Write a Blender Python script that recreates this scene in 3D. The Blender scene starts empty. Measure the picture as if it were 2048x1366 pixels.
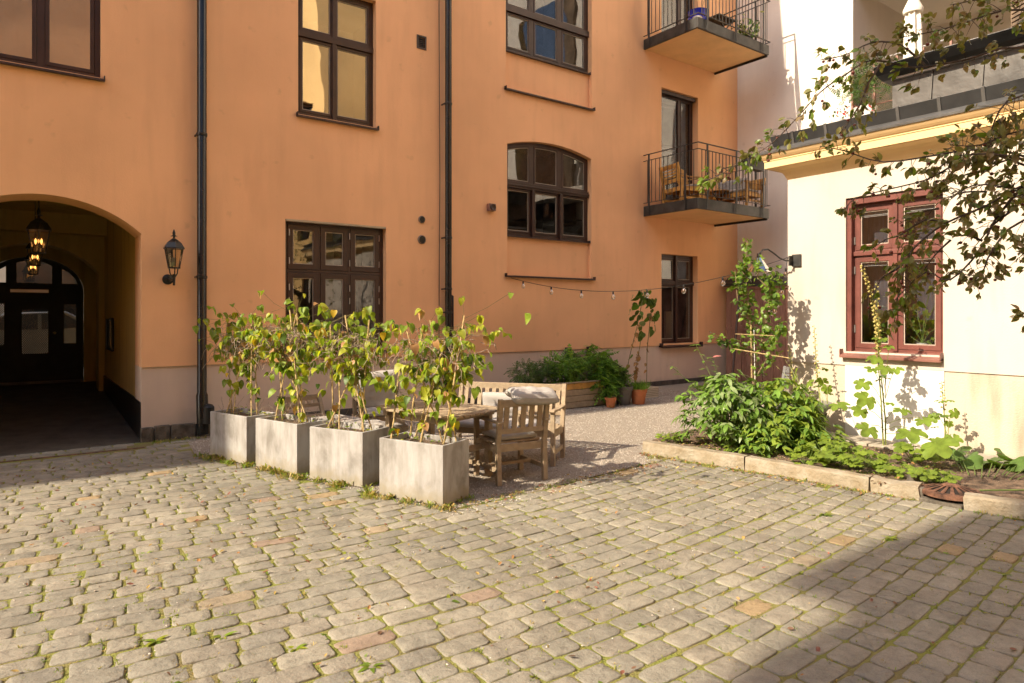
import bpy, bmesh, math, random
from mathutils import Vector, Matrix, Euler, Quaternion, noise
from mathutils.geometry import delaunay_2d_cdt
R = math.radians
random.seed(7)
C = bpy.context.scene.collection
SC = bpy.context.scene

# ------------------------------------------------------------------ camera, sky, sun, exposure
cam_d = bpy.data.cameras.new('camera')
cam = bpy.data.objects.new('camera', cam_d); C.objects.link(cam)
cam.location = (0, 0, 1.7)
cam.rotation_euler = (R(90), 0, R(-36.37))
cam_d.sensor_width = 36; cam_d.lens = 23.59
cam_d.shift_y = -56 / 2048
cam_d.clip_start = 0.05; cam_d.clip_end = 800
SC.camera = cam

SUN_EL, SUN_AZ = 36.4, -3.5           # the sun comes from -X, azimuth of travel measured from +X
w = bpy.data.worlds.new('World'); SC.world = w; w.use_nodes = True
nt = w.node_tree; nt.nodes.clear()
sky = nt.nodes.new('ShaderNodeTexSky'); sky.sky_type = 'NISHITA'; sky.sun_disc = False
sky.sun_elevation = R(SUN_EL)
sun_dir = Vector((math.cos(R(SUN_AZ)) * math.cos(R(SUN_EL)), math.sin(R(SUN_AZ)) * math.cos(R(SUN_EL)), -math.sin(R(SUN_EL))))
sky.sun_rotation = math.atan2(-sun_dir.x, -sun_dir.y)
sky.air_density = 1.0; sky.dust_density = 2.0; sky.ozone_density = 0.6
bg = nt.nodes.new('ShaderNodeBackground'); bg.inputs[1].default_value = 0.15
ow = nt.nodes.new('ShaderNodeOutputWorld')
nt.links.new(sky.outputs[0], bg.inputs[0]); nt.links.new(bg.outputs[0], ow.inputs[0])
sd = bpy.data.lights.new('sun', 'SUN'); sd.energy = 4.2; sd.angle = R(0.53); sd.color = (1, 0.86, 0.66)
so = bpy.data.objects.new('sun', sd); C.objects.link(so)
so.rotation_euler = sun_dir.to_track_quat('-Z', 'Y').to_euler()
SC.view_settings.view_transform = 'Standard'; SC.view_settings.look = 'None'
SC.view_settings.exposure = 1.05; SC.view_settings.gamma = 1; SC.view_settings.use_curve_mapping = False
SC.cycles.max_bounces = 8; SC.cycles.diffuse_bounces = 5; SC.cycles.transparent_max_bounces = 16
SC.cycles.caustics_reflective = False; SC.cycles.caustics_refractive = False
SC.cycles.sample_clamp_indirect = 6

# ------------------------------------------------------------------ materials
MATS = {}
def mat(name, col, rough=0.75, var=0.12, scale=3.0, bump=0.15, bscale=60, metal=0, col2=None, streak=False,
        rnd=0.0, tint=False, spec=0.4, detail=6, dist=0.01, world=False):
    if name in MATS: return MATS[name]
    m = bpy.data.materials.new(name); m.use_nodes = True; MATS[name] = m
    n = m.node_tree.nodes; l = m.node_tree.links; b = n['Principled BSDF']
    b.inputs['Roughness'].default_value = rough; b.inputs['Metallic'].default_value = metal
    b.inputs['Specular IOR Level'].default_value = spec
    tc = n.new('ShaderNodeTexCoord'); mp = n.new('ShaderNodeMapping')
    if world: l.new(n.new('ShaderNodeNewGeometry').outputs['Position'], mp.inputs[0])
    else: l.new(tc.outputs['Object'], mp.inputs[0])
    if streak: mp.inputs['Scale'].default_value = streak
    nz = n.new('ShaderNodeTexNoise'); nz.inputs['Scale'].default_value = scale; nz.inputs['Detail'].default_value = detail
    nz.inputs['Roughness'].default_value = 0.6
    l.new(mp.outputs[0], nz.inputs[0])
    mr = n.new('ShaderNodeMapRange'); mr.inputs[1].default_value = 0.3; mr.inputs[2].default_value = 0.7
    l.new(nz.outputs[0], mr.inputs[0])
    mx = n.new('ShaderNodeMix'); mx.data_type = 'RGBA'
    c2 = col2 if col2 else tuple(max(0, c * (1 - var * 2.2)) for c in col)
    c1 = col if col2 else tuple(min(1, c * (1 + var)) for c in col)
    mx.inputs[6].default_value = (*c1, 1); mx.inputs[7].default_value = (*c2, 1)
    l.new(mr.outputs[0], mx.inputs[0])
    out = mx.outputs[2]
    if rnd or tint:
        mm = n.new('ShaderNodeMix'); mm.data_type = 'RGBA'; mm.blend_type = 'MULTIPLY'; mm.inputs[0].default_value = 1
        l.new(out, mm.inputs[6])
        if tint:
            at = n.new('ShaderNodeAttribute'); at.attribute_name = 'tint'
            l.new(at.outputs['Color'], mm.inputs[7])
        else:
            oi = n.new('ShaderNodeObjectInfo'); r2 = n.new('ShaderNodeMapRange')
            r2.inputs[3].default_value = 1 - rnd; r2.inputs[4].default_value = 1 + rnd * 0.6
            l.new(oi.outputs['Random'], r2.inputs[0]); l.new(r2.outputs[0], mm.inputs[7])
        out = mm.outputs[2]
    l.new(out, b.inputs['Base Color'])
    if bump:
        n2 = n.new('ShaderNodeTexNoise'); n2.inputs['Scale'].default_value = bscale; n2.inputs['Detail'].default_value = 5
        l.new(mp.outputs[0], n2.inputs[0])
        bp = n.new('ShaderNodeBump'); bp.inputs['Strength'].default_value = bump; bp.inputs['Distance'].default_value = dist
        l.new(n2.outputs[0], bp.inputs['Height']); l.new(bp.outputs[0], b.inputs['Normal'])
    return m

def leafmat(name, col, trans=0.35, var=0.3, rough=0.45, vein=0.0):
    if name in MATS: return MATS[name]
    m = bpy.data.materials.new(name); m.use_nodes = True; MATS[name] = m
    n = m.node_tree.nodes; l = m.node_tree.links; b = n['Principled BSDF']; o = n['Material Output']
    b.inputs['Roughness'].default_value = rough; b.inputs['Specular IOR Level'].default_value = 0.35
    geo = n.new('ShaderNodeNewGeometry')
    nz = n.new('ShaderNodeTexNoise'); nz.inputs['Scale'].default_value = 9; nz.inputs['Detail'].default_value = 3
    l.new(geo.outputs['Position'], nz.inputs[0])
    mr = n.new('ShaderNodeMapRange'); mr.inputs[1].default_value = 0.3; mr.inputs[2].default_value = 0.7
    mr.inputs[3].default_value = 1 - var; mr.inputs[4].default_value = 1 + var
    l.new(nz.outputs[0], mr.inputs[0])
    oi = n.new('ShaderNodeNewGeometry')
    r2 = n.new('ShaderNodeMapRange'); r2.inputs[3].default_value = 0.75; r2.inputs[4].default_value = 1.25
    l.new(oi.outputs['Random Per Island'], r2.inputs[0])
    m1 = n.new('ShaderNodeMath'); m1.operation = 'MULTIPLY'; l.new(mr.outputs[0], m1.inputs[0]); l.new(r2.outputs[0], m1.inputs[1])
    mx = n.new('ShaderNodeMix'); mx.data_type = 'RGBA'; mx.blend_type = 'MULTIPLY'; mx.inputs[0].default_value = 1
    mx.inputs[6].default_value = (*col, 1); l.new(m1.outputs[0], mx.inputs[7])
    l.new(mx.outputs[2], b.inputs['Base Color'])
    tr = n.new('ShaderNodeBsdfTranslucent')
    t2 = n.new('ShaderNodeMix'); t2.data_type = 'RGBA'; t2.blend_type = 'MULTIPLY'; t2.inputs[0].default_value = 1
    l.new(mx.outputs[2], t2.inputs[6]); t2.inputs[7].default_value = (1.25, 1.3, 0.45, 1)
    l.new(t2.outputs[2], tr.inputs[0])
    ms = n.new('ShaderNodeMixShader'); ms.inputs[0].default_value = trans
    l.new(b.outputs[0], ms.inputs[1]); l.new(tr.outputs[0], ms.inputs[2]); l.new(ms.outputs[0], o.inputs[0])
    return m

def glassmat(name, base=0.06, tint=(0.9, 0.92, 0.9), wav=0.03, boost=1.0):
    if name in MATS: return MATS[name]
    m = bpy.data.materials.new(name); m.use_nodes = True; MATS[name] = m
    n = m.node_tree.nodes; l = m.node_tree.links; n.remove(n['Principled BSDF']); o = n['Material Output']
    tp = n.new('ShaderNodeBsdfTransparent'); tp.inputs[0].default_value = (*tint, 1)
    gl = n.new('ShaderNodeBsdfGlossy'); gl.inputs['Roughness'].default_value = 0.015
    fr = n.new('ShaderNodeFresnel'); fr.inputs[0].default_value = 1.52
    ma = n.new('ShaderNodeMath'); ma.operation = 'MULTIPLY_ADD'; ma.inputs[1].default_value = boost; ma.inputs[2].default_value = base
    l.new(fr.outputs[0], ma.inputs[0])
    geo = n.new('ShaderNodeNewGeometry')
    nz = n.new('ShaderNodeTexNoise'); nz.inputs['Scale'].default_value = 1.6; nz.inputs['Detail'].default_value = 1
    l.new(geo.outputs['Position'], nz.inputs[0])
    bp = n.new('ShaderNodeBump'); bp.inputs['Strength'].default_value = wav; bp.inputs['Distance'].default_value = 0.4
    l.new(nz.outputs[0], bp.inputs['Height']); l.new(bp.outputs[0], gl.inputs['Normal'])
    mx = n.new('ShaderNodeMixShader'); l.new(ma.outputs[0], mx.inputs[0]); l.new(tp.outputs[0], mx.inputs[1]); l.new(gl.outputs[0], mx.inputs[2])
    l.new(mx.outputs[0], o.inputs[0])
    return m

def plaster(name, col, stain=(0.3, 0.25, 0.2), stain_amt=0.25, low=None, low_h=0.5, bump=0.25):
    """painted render: large soft blotches, fine grain, faint vertical streaks, optional worn and damp foot"""
    if name in MATS: return MATS[name]
    m = bpy.data.materials.new(name); m.use_nodes = True; MATS[name] = m
    n = m.node_tree.nodes; l = m.node_tree.links; b = n['Principled BSDF']
    b.inputs['Roughness'].default_value = 0.88; b.inputs['Specular IOR Level'].default_value = 0.25
    geo = n.new('ShaderNodeNewGeometry')
    def nz(sc, det, mapping=None, lo=0.35, hi=0.65):
        t = n.new('ShaderNodeTexNoise'); t.inputs['Scale'].default_value = sc; t.inputs['Detail'].default_value = det
        if mapping:
            mp = n.new('ShaderNodeMapping'); mp.inputs['Scale'].default_value = mapping
            l.new(geo.outputs['Position'], mp.inputs[0]); l.new(mp.outputs[0], t.inputs[0])
        else: l.new(geo.outputs['Position'], t.inputs[0])
        r = n.new('ShaderNodeMapRange'); r.inputs[1].default_value = lo; r.inputs[2].default_value = hi
        l.new(t.outputs[0], r.inputs[0]); return r.outputs[0], t.outputs[0]
    def mixc(a, bcol, fac, amt):
        mm = n.new('ShaderNodeMath'); mm.operation = 'MULTIPLY'; l.new(fac, mm.inputs[0]); mm.inputs[1].default_value = amt
        x = n.new('ShaderNodeMix'); x.data_type = 'RGBA'; l.new(mm.outputs[0], x.inputs[0])
        if isinstance(a, tuple): x.inputs[6].default_value = (*a, 1)
        else: l.new(a, x.inputs[6])
        if isinstance(bcol, tuple): x.inputs[7].default_value = (*bcol, 1)
        else: l.new(bcol, x.inputs[7])
        return x.outputs[2]
    dark = tuple(c * 0.78 for c in col); lite = tuple(min(1, c * 1.1) for c in col)
    f1, _ = nz(0.55, 5); c = mixc(lite, dark, f1, 0.5)
    f2, _ = nz(2.2, 8, (2.2, 2.2, 0.35), 0.5, 0.75); c = mixc(c, stain, f2, stain_amt)
    f5, _ = nz(3.2, 5, (3.5, 3.5, 0.18), 0.48, 0.72); c = mixc(c, tuple(c_ * 0.72 for c_ in col), f5, 0.05)
    f4, _ = nz(5.0, 6, None, 0.66, 0.74); c = mixc(c, tuple(c_ * 0.6 for c_ in col), f4, 0.25)
    if low:
        sp = n.new('ShaderNodeSeparateXYZ'); l.new(geo.outputs['Position'], sp.inputs[0])
        f3, raw = nz(1.4, 9)
        ad = n.new('ShaderNodeMath'); ad.operation = 'MULTIPLY_ADD'; l.new(raw, ad.inputs[0]); ad.inputs[1].default_value = -low_h * 3; 
        l.new(sp.outputs[2], ad.inputs[2])
        rr = n.new('ShaderNodeMapRange'); rr.inputs[1].default_value = -low_h * 0.6; rr.inputs[2].default_value = -low_h * 1.5
        rr.inputs[3].default_value = 0; rr.inputs[4].default_value = 1
        l.new(ad.outputs[0], rr.inputs[0]); c = mixc(c, low, rr.outputs[0], 0.8)
    l.new(c, b.inputs['Base Color'])
    n2 = n.new('ShaderNodeTexNoise'); n2.inputs['Scale'].default_value = 55; n2.inputs['Detail'].default_value = 6
    l.new(geo.outputs['Position'], n2.inputs[0])
    n3 = n.new('ShaderNodeTexNoise'); n3.inputs['Scale'].default_value = 3; n3.inputs['Detail'].default_value = 3
    l.new(geo.outputs['Position'], n3.inputs[0])
    ms = n.new('ShaderNodeMath'); ms.operation = 'MULTIPLY_ADD'; l.new(n3.outputs[0], ms.inputs[0]); ms.inputs[1].default_value = 2.0; l.new(n2.outputs[0], ms.inputs[2])
    bp = n.new('ShaderNodeBump'); bp.inputs['Strength'].default_value = bump; bp.inputs['Distance'].default_value = 0.008
    l.new(ms.outputs[0], bp.inputs['Height']); l.new(bp.outputs[0], b.inputs['Normal'])
    return m

ORANGE = plaster('orange_plaster', (0.83, 0.475, 0.25), stain=(0.72, 0.40, 0.215), stain_amt=0.4)
PLINTH = plaster('brown_grey_plinth_plaster', (0.64, 0.51, 0.41), stain=(0.48, 0.385, 0.31), stain_amt=0.4, low=(0.42, 0.36, 0.29), low_h=0.35)
CREAM = plaster('cream_plaster', (0.54, 0.475, 0.405), stain=(0.46, 0.385, 0.27), stain_amt=0.4)
CREAMPL = plaster('worn_cream_plinth_plaster', (0.50, 0.43, 0.335), stain=(0.33, 0.27, 0.20), stain_amt=1.0, low=(0.40, 0.33, 0.235), low_h=0.2, bump=0.6)
WHITEPL = plaster('white_plaster', (0.68, 0.65, 0.60), stain=(0.7, 0.65, 0.55), stain_amt=0.15)
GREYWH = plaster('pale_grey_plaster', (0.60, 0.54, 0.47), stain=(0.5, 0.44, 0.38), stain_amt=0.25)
NEIGH = plaster('pale_neighbour_plaster', (0.78, 0.72, 0.64), stain=(0.66, 0.55, 0.45), stain_amt=0.2)
OCHRE = plaster('ochre_plaster', (0.78, 0.52, 0.22), stain=(0.6, 0.4, 0.2), stain_amt=0.2)
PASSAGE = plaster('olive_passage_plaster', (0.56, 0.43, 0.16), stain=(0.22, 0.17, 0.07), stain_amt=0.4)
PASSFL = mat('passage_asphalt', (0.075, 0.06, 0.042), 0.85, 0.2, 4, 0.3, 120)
BROWN = mat('dark_brown_window_paint', (0.052, 0.026, 0.019), 0.38, 0.15, 4, 0.08, 30)
BROWN2 = mat('dark_brown_sill_sheet', (0.05, 0.027, 0.022), 0.42, 0.2, 4, 0.1, 20)
PALEB = mat('pale_glazing_bead', (0.42, 0.36, 0.28), 0.6, 0.1)
REDW = mat('red_brown_window_paint', (0.16, 0.054, 0.042), 0.4, 0.15, 4, 0.1, 25)
REDS = mat('red_brown_sill_sheet', (0.22, 0.098, 0.075), 0.4, 0.2, 4, 0.1, 15)
BLACKM = mat('black_painted_metal', (0.018, 0.017, 0.016), 0.35, 0.3, 6, 0.1, 30)
DKGREY = mat('dark_grey_steel', (0.045, 0.042, 0.038), 0.45, 0.3, 5, 0.15, 25)
ZINC = mat('grey_roof_sheet', (0.13, 0.125, 0.12), 0.42, 0.25, 2, 0.5, 3, metal=0.35, dist=0.05)
ZINCD = mat('dark_roof_edge_sheet', (0.045, 0.045, 0.046), 0.4, 0.25, 2, 0.3, 4, metal=0.3)
STEEL = mat('bright_steel', (0.6, 0.58, 0.55), 0.3, 0.1, metal=0.8)
WHITEP = mat('white_paint', (0.8, 0.78, 0.73), 0.4, 0.05)
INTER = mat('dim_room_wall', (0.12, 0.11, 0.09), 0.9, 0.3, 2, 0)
CURT = mat('pale_curtain_cloth', (0.45, 0.40, 0.32), 0.9, 0.15, 12, 0.1, 20, streak=(14, 1, 0.3))
GLASS = glassmat('window_glass', 0.10, (0.80, 0.81, 0.78), 0.012)
GLASSR = glassmat('old_reflecting_glass', 0.42, (0.5, 0.5, 0.5), 0.02)
GLASSC = glassmat('clear_glass', 0.03, (0.95, 0.95, 0.93), 0.0)
SOFFIT = mat('ochre_balcony_underside', (0.82, 0.54, 0.26), 0.6, 0.06, 2, 0.05)
CONC = None

# ------------------------------------------------------------------ mesh helpers
def props(o, label=None, cat=None, group=None, kind=None):
    if label: o['label'] = label
    if cat: o['category'] = cat
    if group: o['group'] = group
    if kind: o['kind'] = kind
    return o

def thing(name, label, cat, loc=(0, 0, 0), rz=0, group=None):
    o = bpy.data.objects.new(name, None); C.objects.link(o); o.location = loc; o.rotation_euler = (0, 0, rz)
    o.empty_display_size = 0.2
    return props(o, label, cat, group)

class MB:
    def __init__(s): s.v = []; s.f = []
    def add(s, vs, fs):
        b = len(s.v); s.v += [tuple(v) for v in vs]; s.f += [tuple(b + i for i in f) for f in fs]; return s
    def box(s, x0, x1, y0, y1, z0, z1):
        return s.add([(x0, y0, z0), (x1, y0, z0), (x1, y1, z0), (x0, y1, z0), (x0, y0, z1), (x1, y0, z1), (x1, y1, z1), (x0, y1, z1)],
                     [(0, 3, 2, 1), (4, 5, 6, 7), (0, 1, 5, 4), (1, 2, 6, 5), (2, 3, 7, 6), (3, 0, 4, 7)])
    def bar(s, p, q, w, h, up=(0, 0, 1)):
        p = Vector(p); q = Vector(q); d = (q - p).normalized(); up = Vector(up)
        if abs(d.dot(up)) > 0.98: up = Vector((0, 1, 0)) if abs(d.y) < 0.9 else Vector((1, 0, 0))
        a = d.cross(up).normalized() * (w / 2); b = a.cross(d).normalized() * (h / 2)
        vs = [p - a - b, p + a - b, p + a + b, p - a + b, q - a - b, q + a - b, q + a + b, q - a + b]
        return s.add(vs, [(0, 1, 2, 3), (7, 6, 5, 4), (1, 0, 4, 5), (2, 1, 5, 6), (3, 2, 6, 7), (0, 3, 7, 4)])
    def tube(s, pts, r, n=6, cap=True):
        pts = [Vector(p) for p in pts]; m = len(pts); rs = r if isinstance(r, (list, tuple)) else [r] * m
        vs = []; prev = None
        for i, p in enumerate(pts):
            d = (pts[min(i + 1, m - 1)] - pts[max(i - 1, 0)])
            d = d.normalized() if d.length > 1e-9 else Vector((0, 0, 1))
            if prev is None:
                a = d.cross(Vector((0, 0, 1)) if abs(d.z) < 0.9 else Vector((1, 0, 0))).normalized()
            else:
                a = (prev - d * prev.dot(d)); a = a.normalized() if a.length > 1e-6 else d.orthogonal().normalized()
            prev = a; b = d.cross(a)
            for k in range(n):
                t = 2 * math.pi * k / n; vs.append(p + (a * math.cos(t) + b * math.sin(t)) * rs[i])
        fs = []
        for i in range(m - 1):
            for k in range(n):
                k2 = (k + 1) % n; fs.append((i * n + k, i * n + k2, (i + 1) * n + k2, (i + 1) * n + k))
        if cap: fs.append(tuple(range(n - 1, -1, -1))); fs.append(tuple((m - 1) * n + k for k in range(n)))
        return s.add(vs, fs)
    def lathe(s, prof, n=16, c=(0, 0, 0), rot=0, flute=0):
        vs = []; c = Vector(c)
        for (r, z) in prof:
            for k in range(n):
                t = 2 * math.pi * k / n + rot; rr = r * (1 - (flute if k % 2 else 0))
                vs.append(c + Vector((rr * math.cos(t), rr * math.sin(t), z)))
        fs = []
        for i in range(len(prof) - 1):
            for k in range(n):
                k2 = (k + 1) % n; fs.append((i * n + k, i * n + k2, (i + 1) * n + k2, (i + 1) * n + k))
        fs.append(tuple(range(n - 1, -1, -1))); fs.append(tuple((len(prof) - 1) * n + k for k in range(n)))
        return s.add(vs, fs)
    def prism(s, poly, f0, f1):
        """poly: list of 2d points; f0,f1: functions point->3d for both ends"""
        n = len(poly); vs = [f0(p) for p in poly] + [f1(p) for p in poly]
        fs = [tuple(range(n - 1, -1, -1)), tuple(range(n, 2 * n))] + [(i, (i + 1) % n, n + (i + 1) % n, n + i) for i in range(n)]
        return s.add(vs, fs)
    def ring(s, outer, inner, y0, y1):
        """frame between two loops of (x,z) points of equal count, from y0 to y1"""
        n = len(outer)
        vs = [(x, y0, z) for x, z in outer] + [(x, y0, z) for x, z in inner] + [(x, y1, z) for x, z in outer] + [(x, y1, z) for x, z in inner]
        fs = []
        for i in range(n):
            j = (i + 1) % n
            fs += [(i, j, n + j, n + i), (2 * n + j, 2 * n + i, 3 * n + i, 3 * n + j), (j, i, 2 * n + i, 2 * n + j), (n + i, n + j, 3 * n + j, 3 * n + i)]
        return s.add(vs, fs)
    def mesh(s, name, m, smooth=False):
        me = bpy.data.meshes.new(name); me.from_pydata(s.v, [], s.f); me.validate()
        if m: me.materials.append(m)
        if smooth: me.shade_smooth()
        return me
    def build(s, name, m, parent=None, smooth=False, bevel=0, label=None, cat=None, group=None, kind=None, fix=True, angle=40):
        me = s.mesh(name, m)
        if fix:
            bm = bmesh.new(); bm.from_mesh(me); bmesh.ops.recalc_face_normals(bm, faces=bm.faces); bm.to_mesh(me); bm.free()
        if smooth:
            me.shade_smooth()
            try: me.set_sharp_from_angle(angle=R(angle))
            except Exception: pass
        o = bpy.data.objects.new(name, me); C.objects.link(o)
        if parent: o.parent = parent
        if bevel:
            bv = o.modifiers.new('bevel', 'BEVEL'); bv.width = bevel; bv.segments = 2; bv.limit_method = 'ANGLE'
        return props(o, label, cat, group, kind)

def copy_tree(o, parent=None):
    c = o.copy(); C.objects.link(c); c.parent = parent
    for ch in list(o.children): copy_tree(ch, c)
    return c

def inst(me, parent, M, name=None):
    o = bpy.data.objects.new(name or me.name, me); C.objects.link(o)
    if parent: o.parent = parent
    o.matrix_local = M
    return o

def frame(pos, tip, nrm, s):
    """matrix for a leaf: local +Y to tip, +Z to normal"""
    y = tip.normalized(); z = (nrm - y * nrm.dot(y))
    z = z.normalized() if z.length > 1e-5 else y.orthogonal().normalized()
    x = y.cross(z)
    M = Matrix(((x.x * s, y.x * s, z.x * s, pos.x), (x.y * s, y.y * s, z.y * s, pos.y), (x.z * s, y.z * s, z.z * s, pos.z), (0, 0, 0, 1)))
    return M

def scatter(parent, name, places, nmax=300, near=None, stuffname=None):
    """places: list of (mesh, matrix). The first nmax (the largest) are parts, the rest are joined as stuff, one mesh per material."""
    if near is not None:
        places = sorted(places, key=lambda p: (p[1].translation - near).length / max(1e-3, p[1].to_scale().x))
    for me, M in places[:nmax]:
        inst(me, parent, M, name)
    rest = places[nmax:]
    by = {}
    for me, M in rest: by.setdefault(me.materials[0].name, []).append((me, M))
    if rest:
        vs = []; fs = []; mi = []; mats = list(by)
        for k, mn in enumerate(mats):
            for me, M in by[mn]:
                b = len(vs)
                vs += [tuple(M @ v.co) for v in me.vertices]
                for p in me.polygons: fs.append(tuple(b + i for i in p.vertices)); mi.append(k)
        nm = bpy.data.meshes.new(stuffname or name + '_mass'); nm.from_pydata(vs, [], fs)
        for mn in mats: nm.materials.append(MATS[mn])
        nm.polygons.foreach_set('material_index', mi)
        nm.shade_smooth()
        o = bpy.data.objects.new(stuffname or name + '_mass', nm); C.objects.link(o); o.parent = parent
        o['kind'] = 'stuff'

# leaf prototypes (unit length 1 along +Y, starting at the origin)
def leaf_mesh(name, m, outline, fold=0.25, curl=0.15, stem=0):
    """outline: list of (half width, y) from base to tip"""
    vs = []; fs = []
    n = len(outline)
    for i, (hw, y) in enumerate(outline):
        z = -curl * y * y
        vs += [(-hw, y, z + hw * fold), (0, y, z), (hw, y, z + hw * fold)]
    for i in range(n - 1):
        a = i * 3; b = a + 3
        fs += [(a, a + 1, b + 1, b), (a + 1, a + 2, b + 2, b + 1)]
    me = bpy.data.meshes.new(name); me.from_pydata(vs, [], fs); me.validate(); me.materials.append(m); me.shade_smooth()
    return me
HEART = [(0.02, 0.0), (0.27, -0.03), (0.41, 0.13), (0.43, 0.36), (0.36, 0.58), (0.2, 0.8), (0.07, 0.93), (0.0, 1.0)]
OVAL = [(0.01, 0.0), (0.17, 0.15), (0.27, 0.38), (0.26, 0.6), (0.15, 0.83), (0.0, 1.0)]
LANCE = [(0.01, 0.0), (0.1, 0.15), (0.17, 0.4), (0.15, 0.65), (0.07, 0.87), (0.0, 1.0)]
def lobed_mesh(name, m, lobes=5, depth=0.35, fold=0.12, curl=0.2):
    vs = [(0, 0.12, 0)]; n = lobes * 6
    a0 = R(-165); a1 = R(165)
    for i in range(n + 1):
        t = i / n; a = a0 + (a1 - a0) * t
        k = abs(math.sin(math.pi * t * lobes)); r = (0.6 * (1 - depth) + 0.6 * depth * k ** 0.6) * (1 + 0.1 * math.cos(a))
        x = math.sin(a) * r; y = 0.4 + math.cos(a) * r
        x *= 1.0
        vs.append((x, y, -curl * (x * x + (y - 0.3) ** 2) + 0.09 * math.cos(math.pi * 2 * t * lobes) * r + 0.03 * math.sin(i * 2.3)))
    vs[0] = (0, 0.38, 0)
    fs = [(0, i, i + 1) for i in range(1, n + 1)]
    me = bpy.data.meshes.new(name); me.from_pydata(vs, [], fs); me.validate(); me.materials.append(m); me.shade_smooth()
    return me
def rv(a=1.0):
    return Vector((random.uniform(-a, a), random.uniform(-a, a), random.uniform(-a, a)))

# ------------------------------------------------------------------ walls with openings
def inside(p, loop):
    x, y = p; c = False; n = len(loop); j = n - 1
    for i in range(n):
        xi, yi = loop[i]; xj, yj = loop[j]
        if (yi > y) != (yj > y) and x < (xj - xi) * (y - yi) / (yj - yi) + xi: c = not c
        j = i
    return c
def rect(x0, x1, z0, z1): return [(x0, z0), (x1, z0), (x1, z1), (x0, z1)]
def arcrect(x0, x1, z0, zs, rise, n=14):
    """rectangle with a segmental arch on top"""
    h = (x1 - x0) / 2; rad = (h * h + rise * rise) / (2 * rise); cx = (x0 + x1) / 2; cz = zs + rise - rad
    a = math.asin(min(1, h / rad)); pts = [(x0, z0), (x1, z0)]
    for i in range(n + 1):
        t = a - 2 * a * i / n; pts.append((cx + rad * math.sin(t), cz + rad * math.cos(t)))
    return pts
def wall_sheet(outline, holes, y=0.0, border=0.0):
    """holes: list of (loop, reveal depth). Wall in the local xz plane at y; reveals go to +y."""
    vs = []; es = []
    for lp in [outline] + [h[0] for h in holes]:
        b = len(vs); vs += [Vector(p) for p in lp]; es += [(b + i, b + (i + 1) % len(lp)) for i in range(len(lp))]
    r = delaunay_2d_cdt(vs, es, [], 0, 1e-5)
    mb = MB(); pv = [(v.x, y, v.y) for v in r[0]]; fs = []
    for f in r[2]:
        c = sum((r[0][i] for i in f), Vector((0, 0))) / len(f)
        if inside(c, outline) and not any(inside(c, h[0]) for h in holes): fs.append(tuple(f))
    mb.add(pv, fs)
    for lp, d in holes:
        if d <= 0: continue
        n = len(lp)
        mb.add([(x, y, z) for x, z in lp] + [(x, y + d, z) for x, z in lp], [(i, (i + 1) % n, n + (i + 1) % n, n + i) for i in range(n)])
    if border:
        n = len(outline)
        mb.add([(x, y, z) for x, z in outline] + [(x, y + border, z) for x, z in outline], [((i + 1) % n, i, n + i, n + (i + 1) % n) for i in range(n)])
    return mb

def cell_loop(x0, x1, z0, top, n=6, w=0.0):
    """loop of a pane cell whose top follows top(x); w shrinks it"""
    x0 += w; x1 -= w; z0 += w
    return [(x0, z0), (x1, z0)] + [(x1 + (x0 - x1) * i / n, top(x1 + (x0 - x1) * i / n) - w) for i in range(n + 1)]

def window(parent, name, outer, y, cells, fmat, fw=0.055, fd=0.07, sw=0.045, glass=None, room=2.2, back=None, hinges=(), bead=None, label=None, ground=None):
    """outer: loop of the opening (x,z). cells: (x0,x1,z0,top) of each casement opening. The frame plate has a hole per cell."""
    glass = glass or GLASS
    holes = []
    for (x0, x1, z0, top) in cells:
        tf = top if callable(top) else (lambda x, t=top: t)
        holes.append((cell_loop(x0, x1, z0, tf), fd))
    mb = wall_sheet(outer, holes, y)
    fr = mb.build(name, fmat, parent, label=label, fix=False)
    for (x0, x1, z0, top) in cells:
        tf = top if callable(top) else (lambda x, t=top: t)
        s = MB(); s.ring(cell_loop(x0, x1, z0, tf, w=0.004), cell_loop(x0, x1, z0, tf, w=sw), y - 0.006, y + 0.04)
        s.build('casement', fmat, fr, bevel=0.004)
        if bead:
            s = MB(); s.ring(cell_loop(x0, x1, z0, tf, w=sw - 0.001), cell_loop(x0, x1, z0, tf, w=sw + 0.012), y + 0.008, y + 0.018)
            s.build('glazing_bead', bead, fr)
        lp = cell_loop(x0, x1, z0, tf, w=sw - 0.003)
        s = MB(); s.add([(x, y + 0.022, z) for x, z in lp], [tuple(range(len(lp)))]); s.build('pane', glass, fr, fix=False)
    for (hx, hz) in hinges:
        s = MB(); s.tube([(hx, y - 0.014, hz - 0.05), (hx, y - 0.014, hz + 0.05)], 0.008, 6); s.build('hinge', STEEL, fr, smooth=True)
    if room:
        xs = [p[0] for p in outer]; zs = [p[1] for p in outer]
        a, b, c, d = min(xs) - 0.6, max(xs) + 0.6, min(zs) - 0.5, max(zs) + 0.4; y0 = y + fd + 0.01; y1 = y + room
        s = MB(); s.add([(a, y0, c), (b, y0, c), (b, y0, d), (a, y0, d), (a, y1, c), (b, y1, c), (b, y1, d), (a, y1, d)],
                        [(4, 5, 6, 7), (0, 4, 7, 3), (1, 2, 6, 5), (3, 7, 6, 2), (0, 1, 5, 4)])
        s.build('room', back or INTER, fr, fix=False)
    return fr

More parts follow.
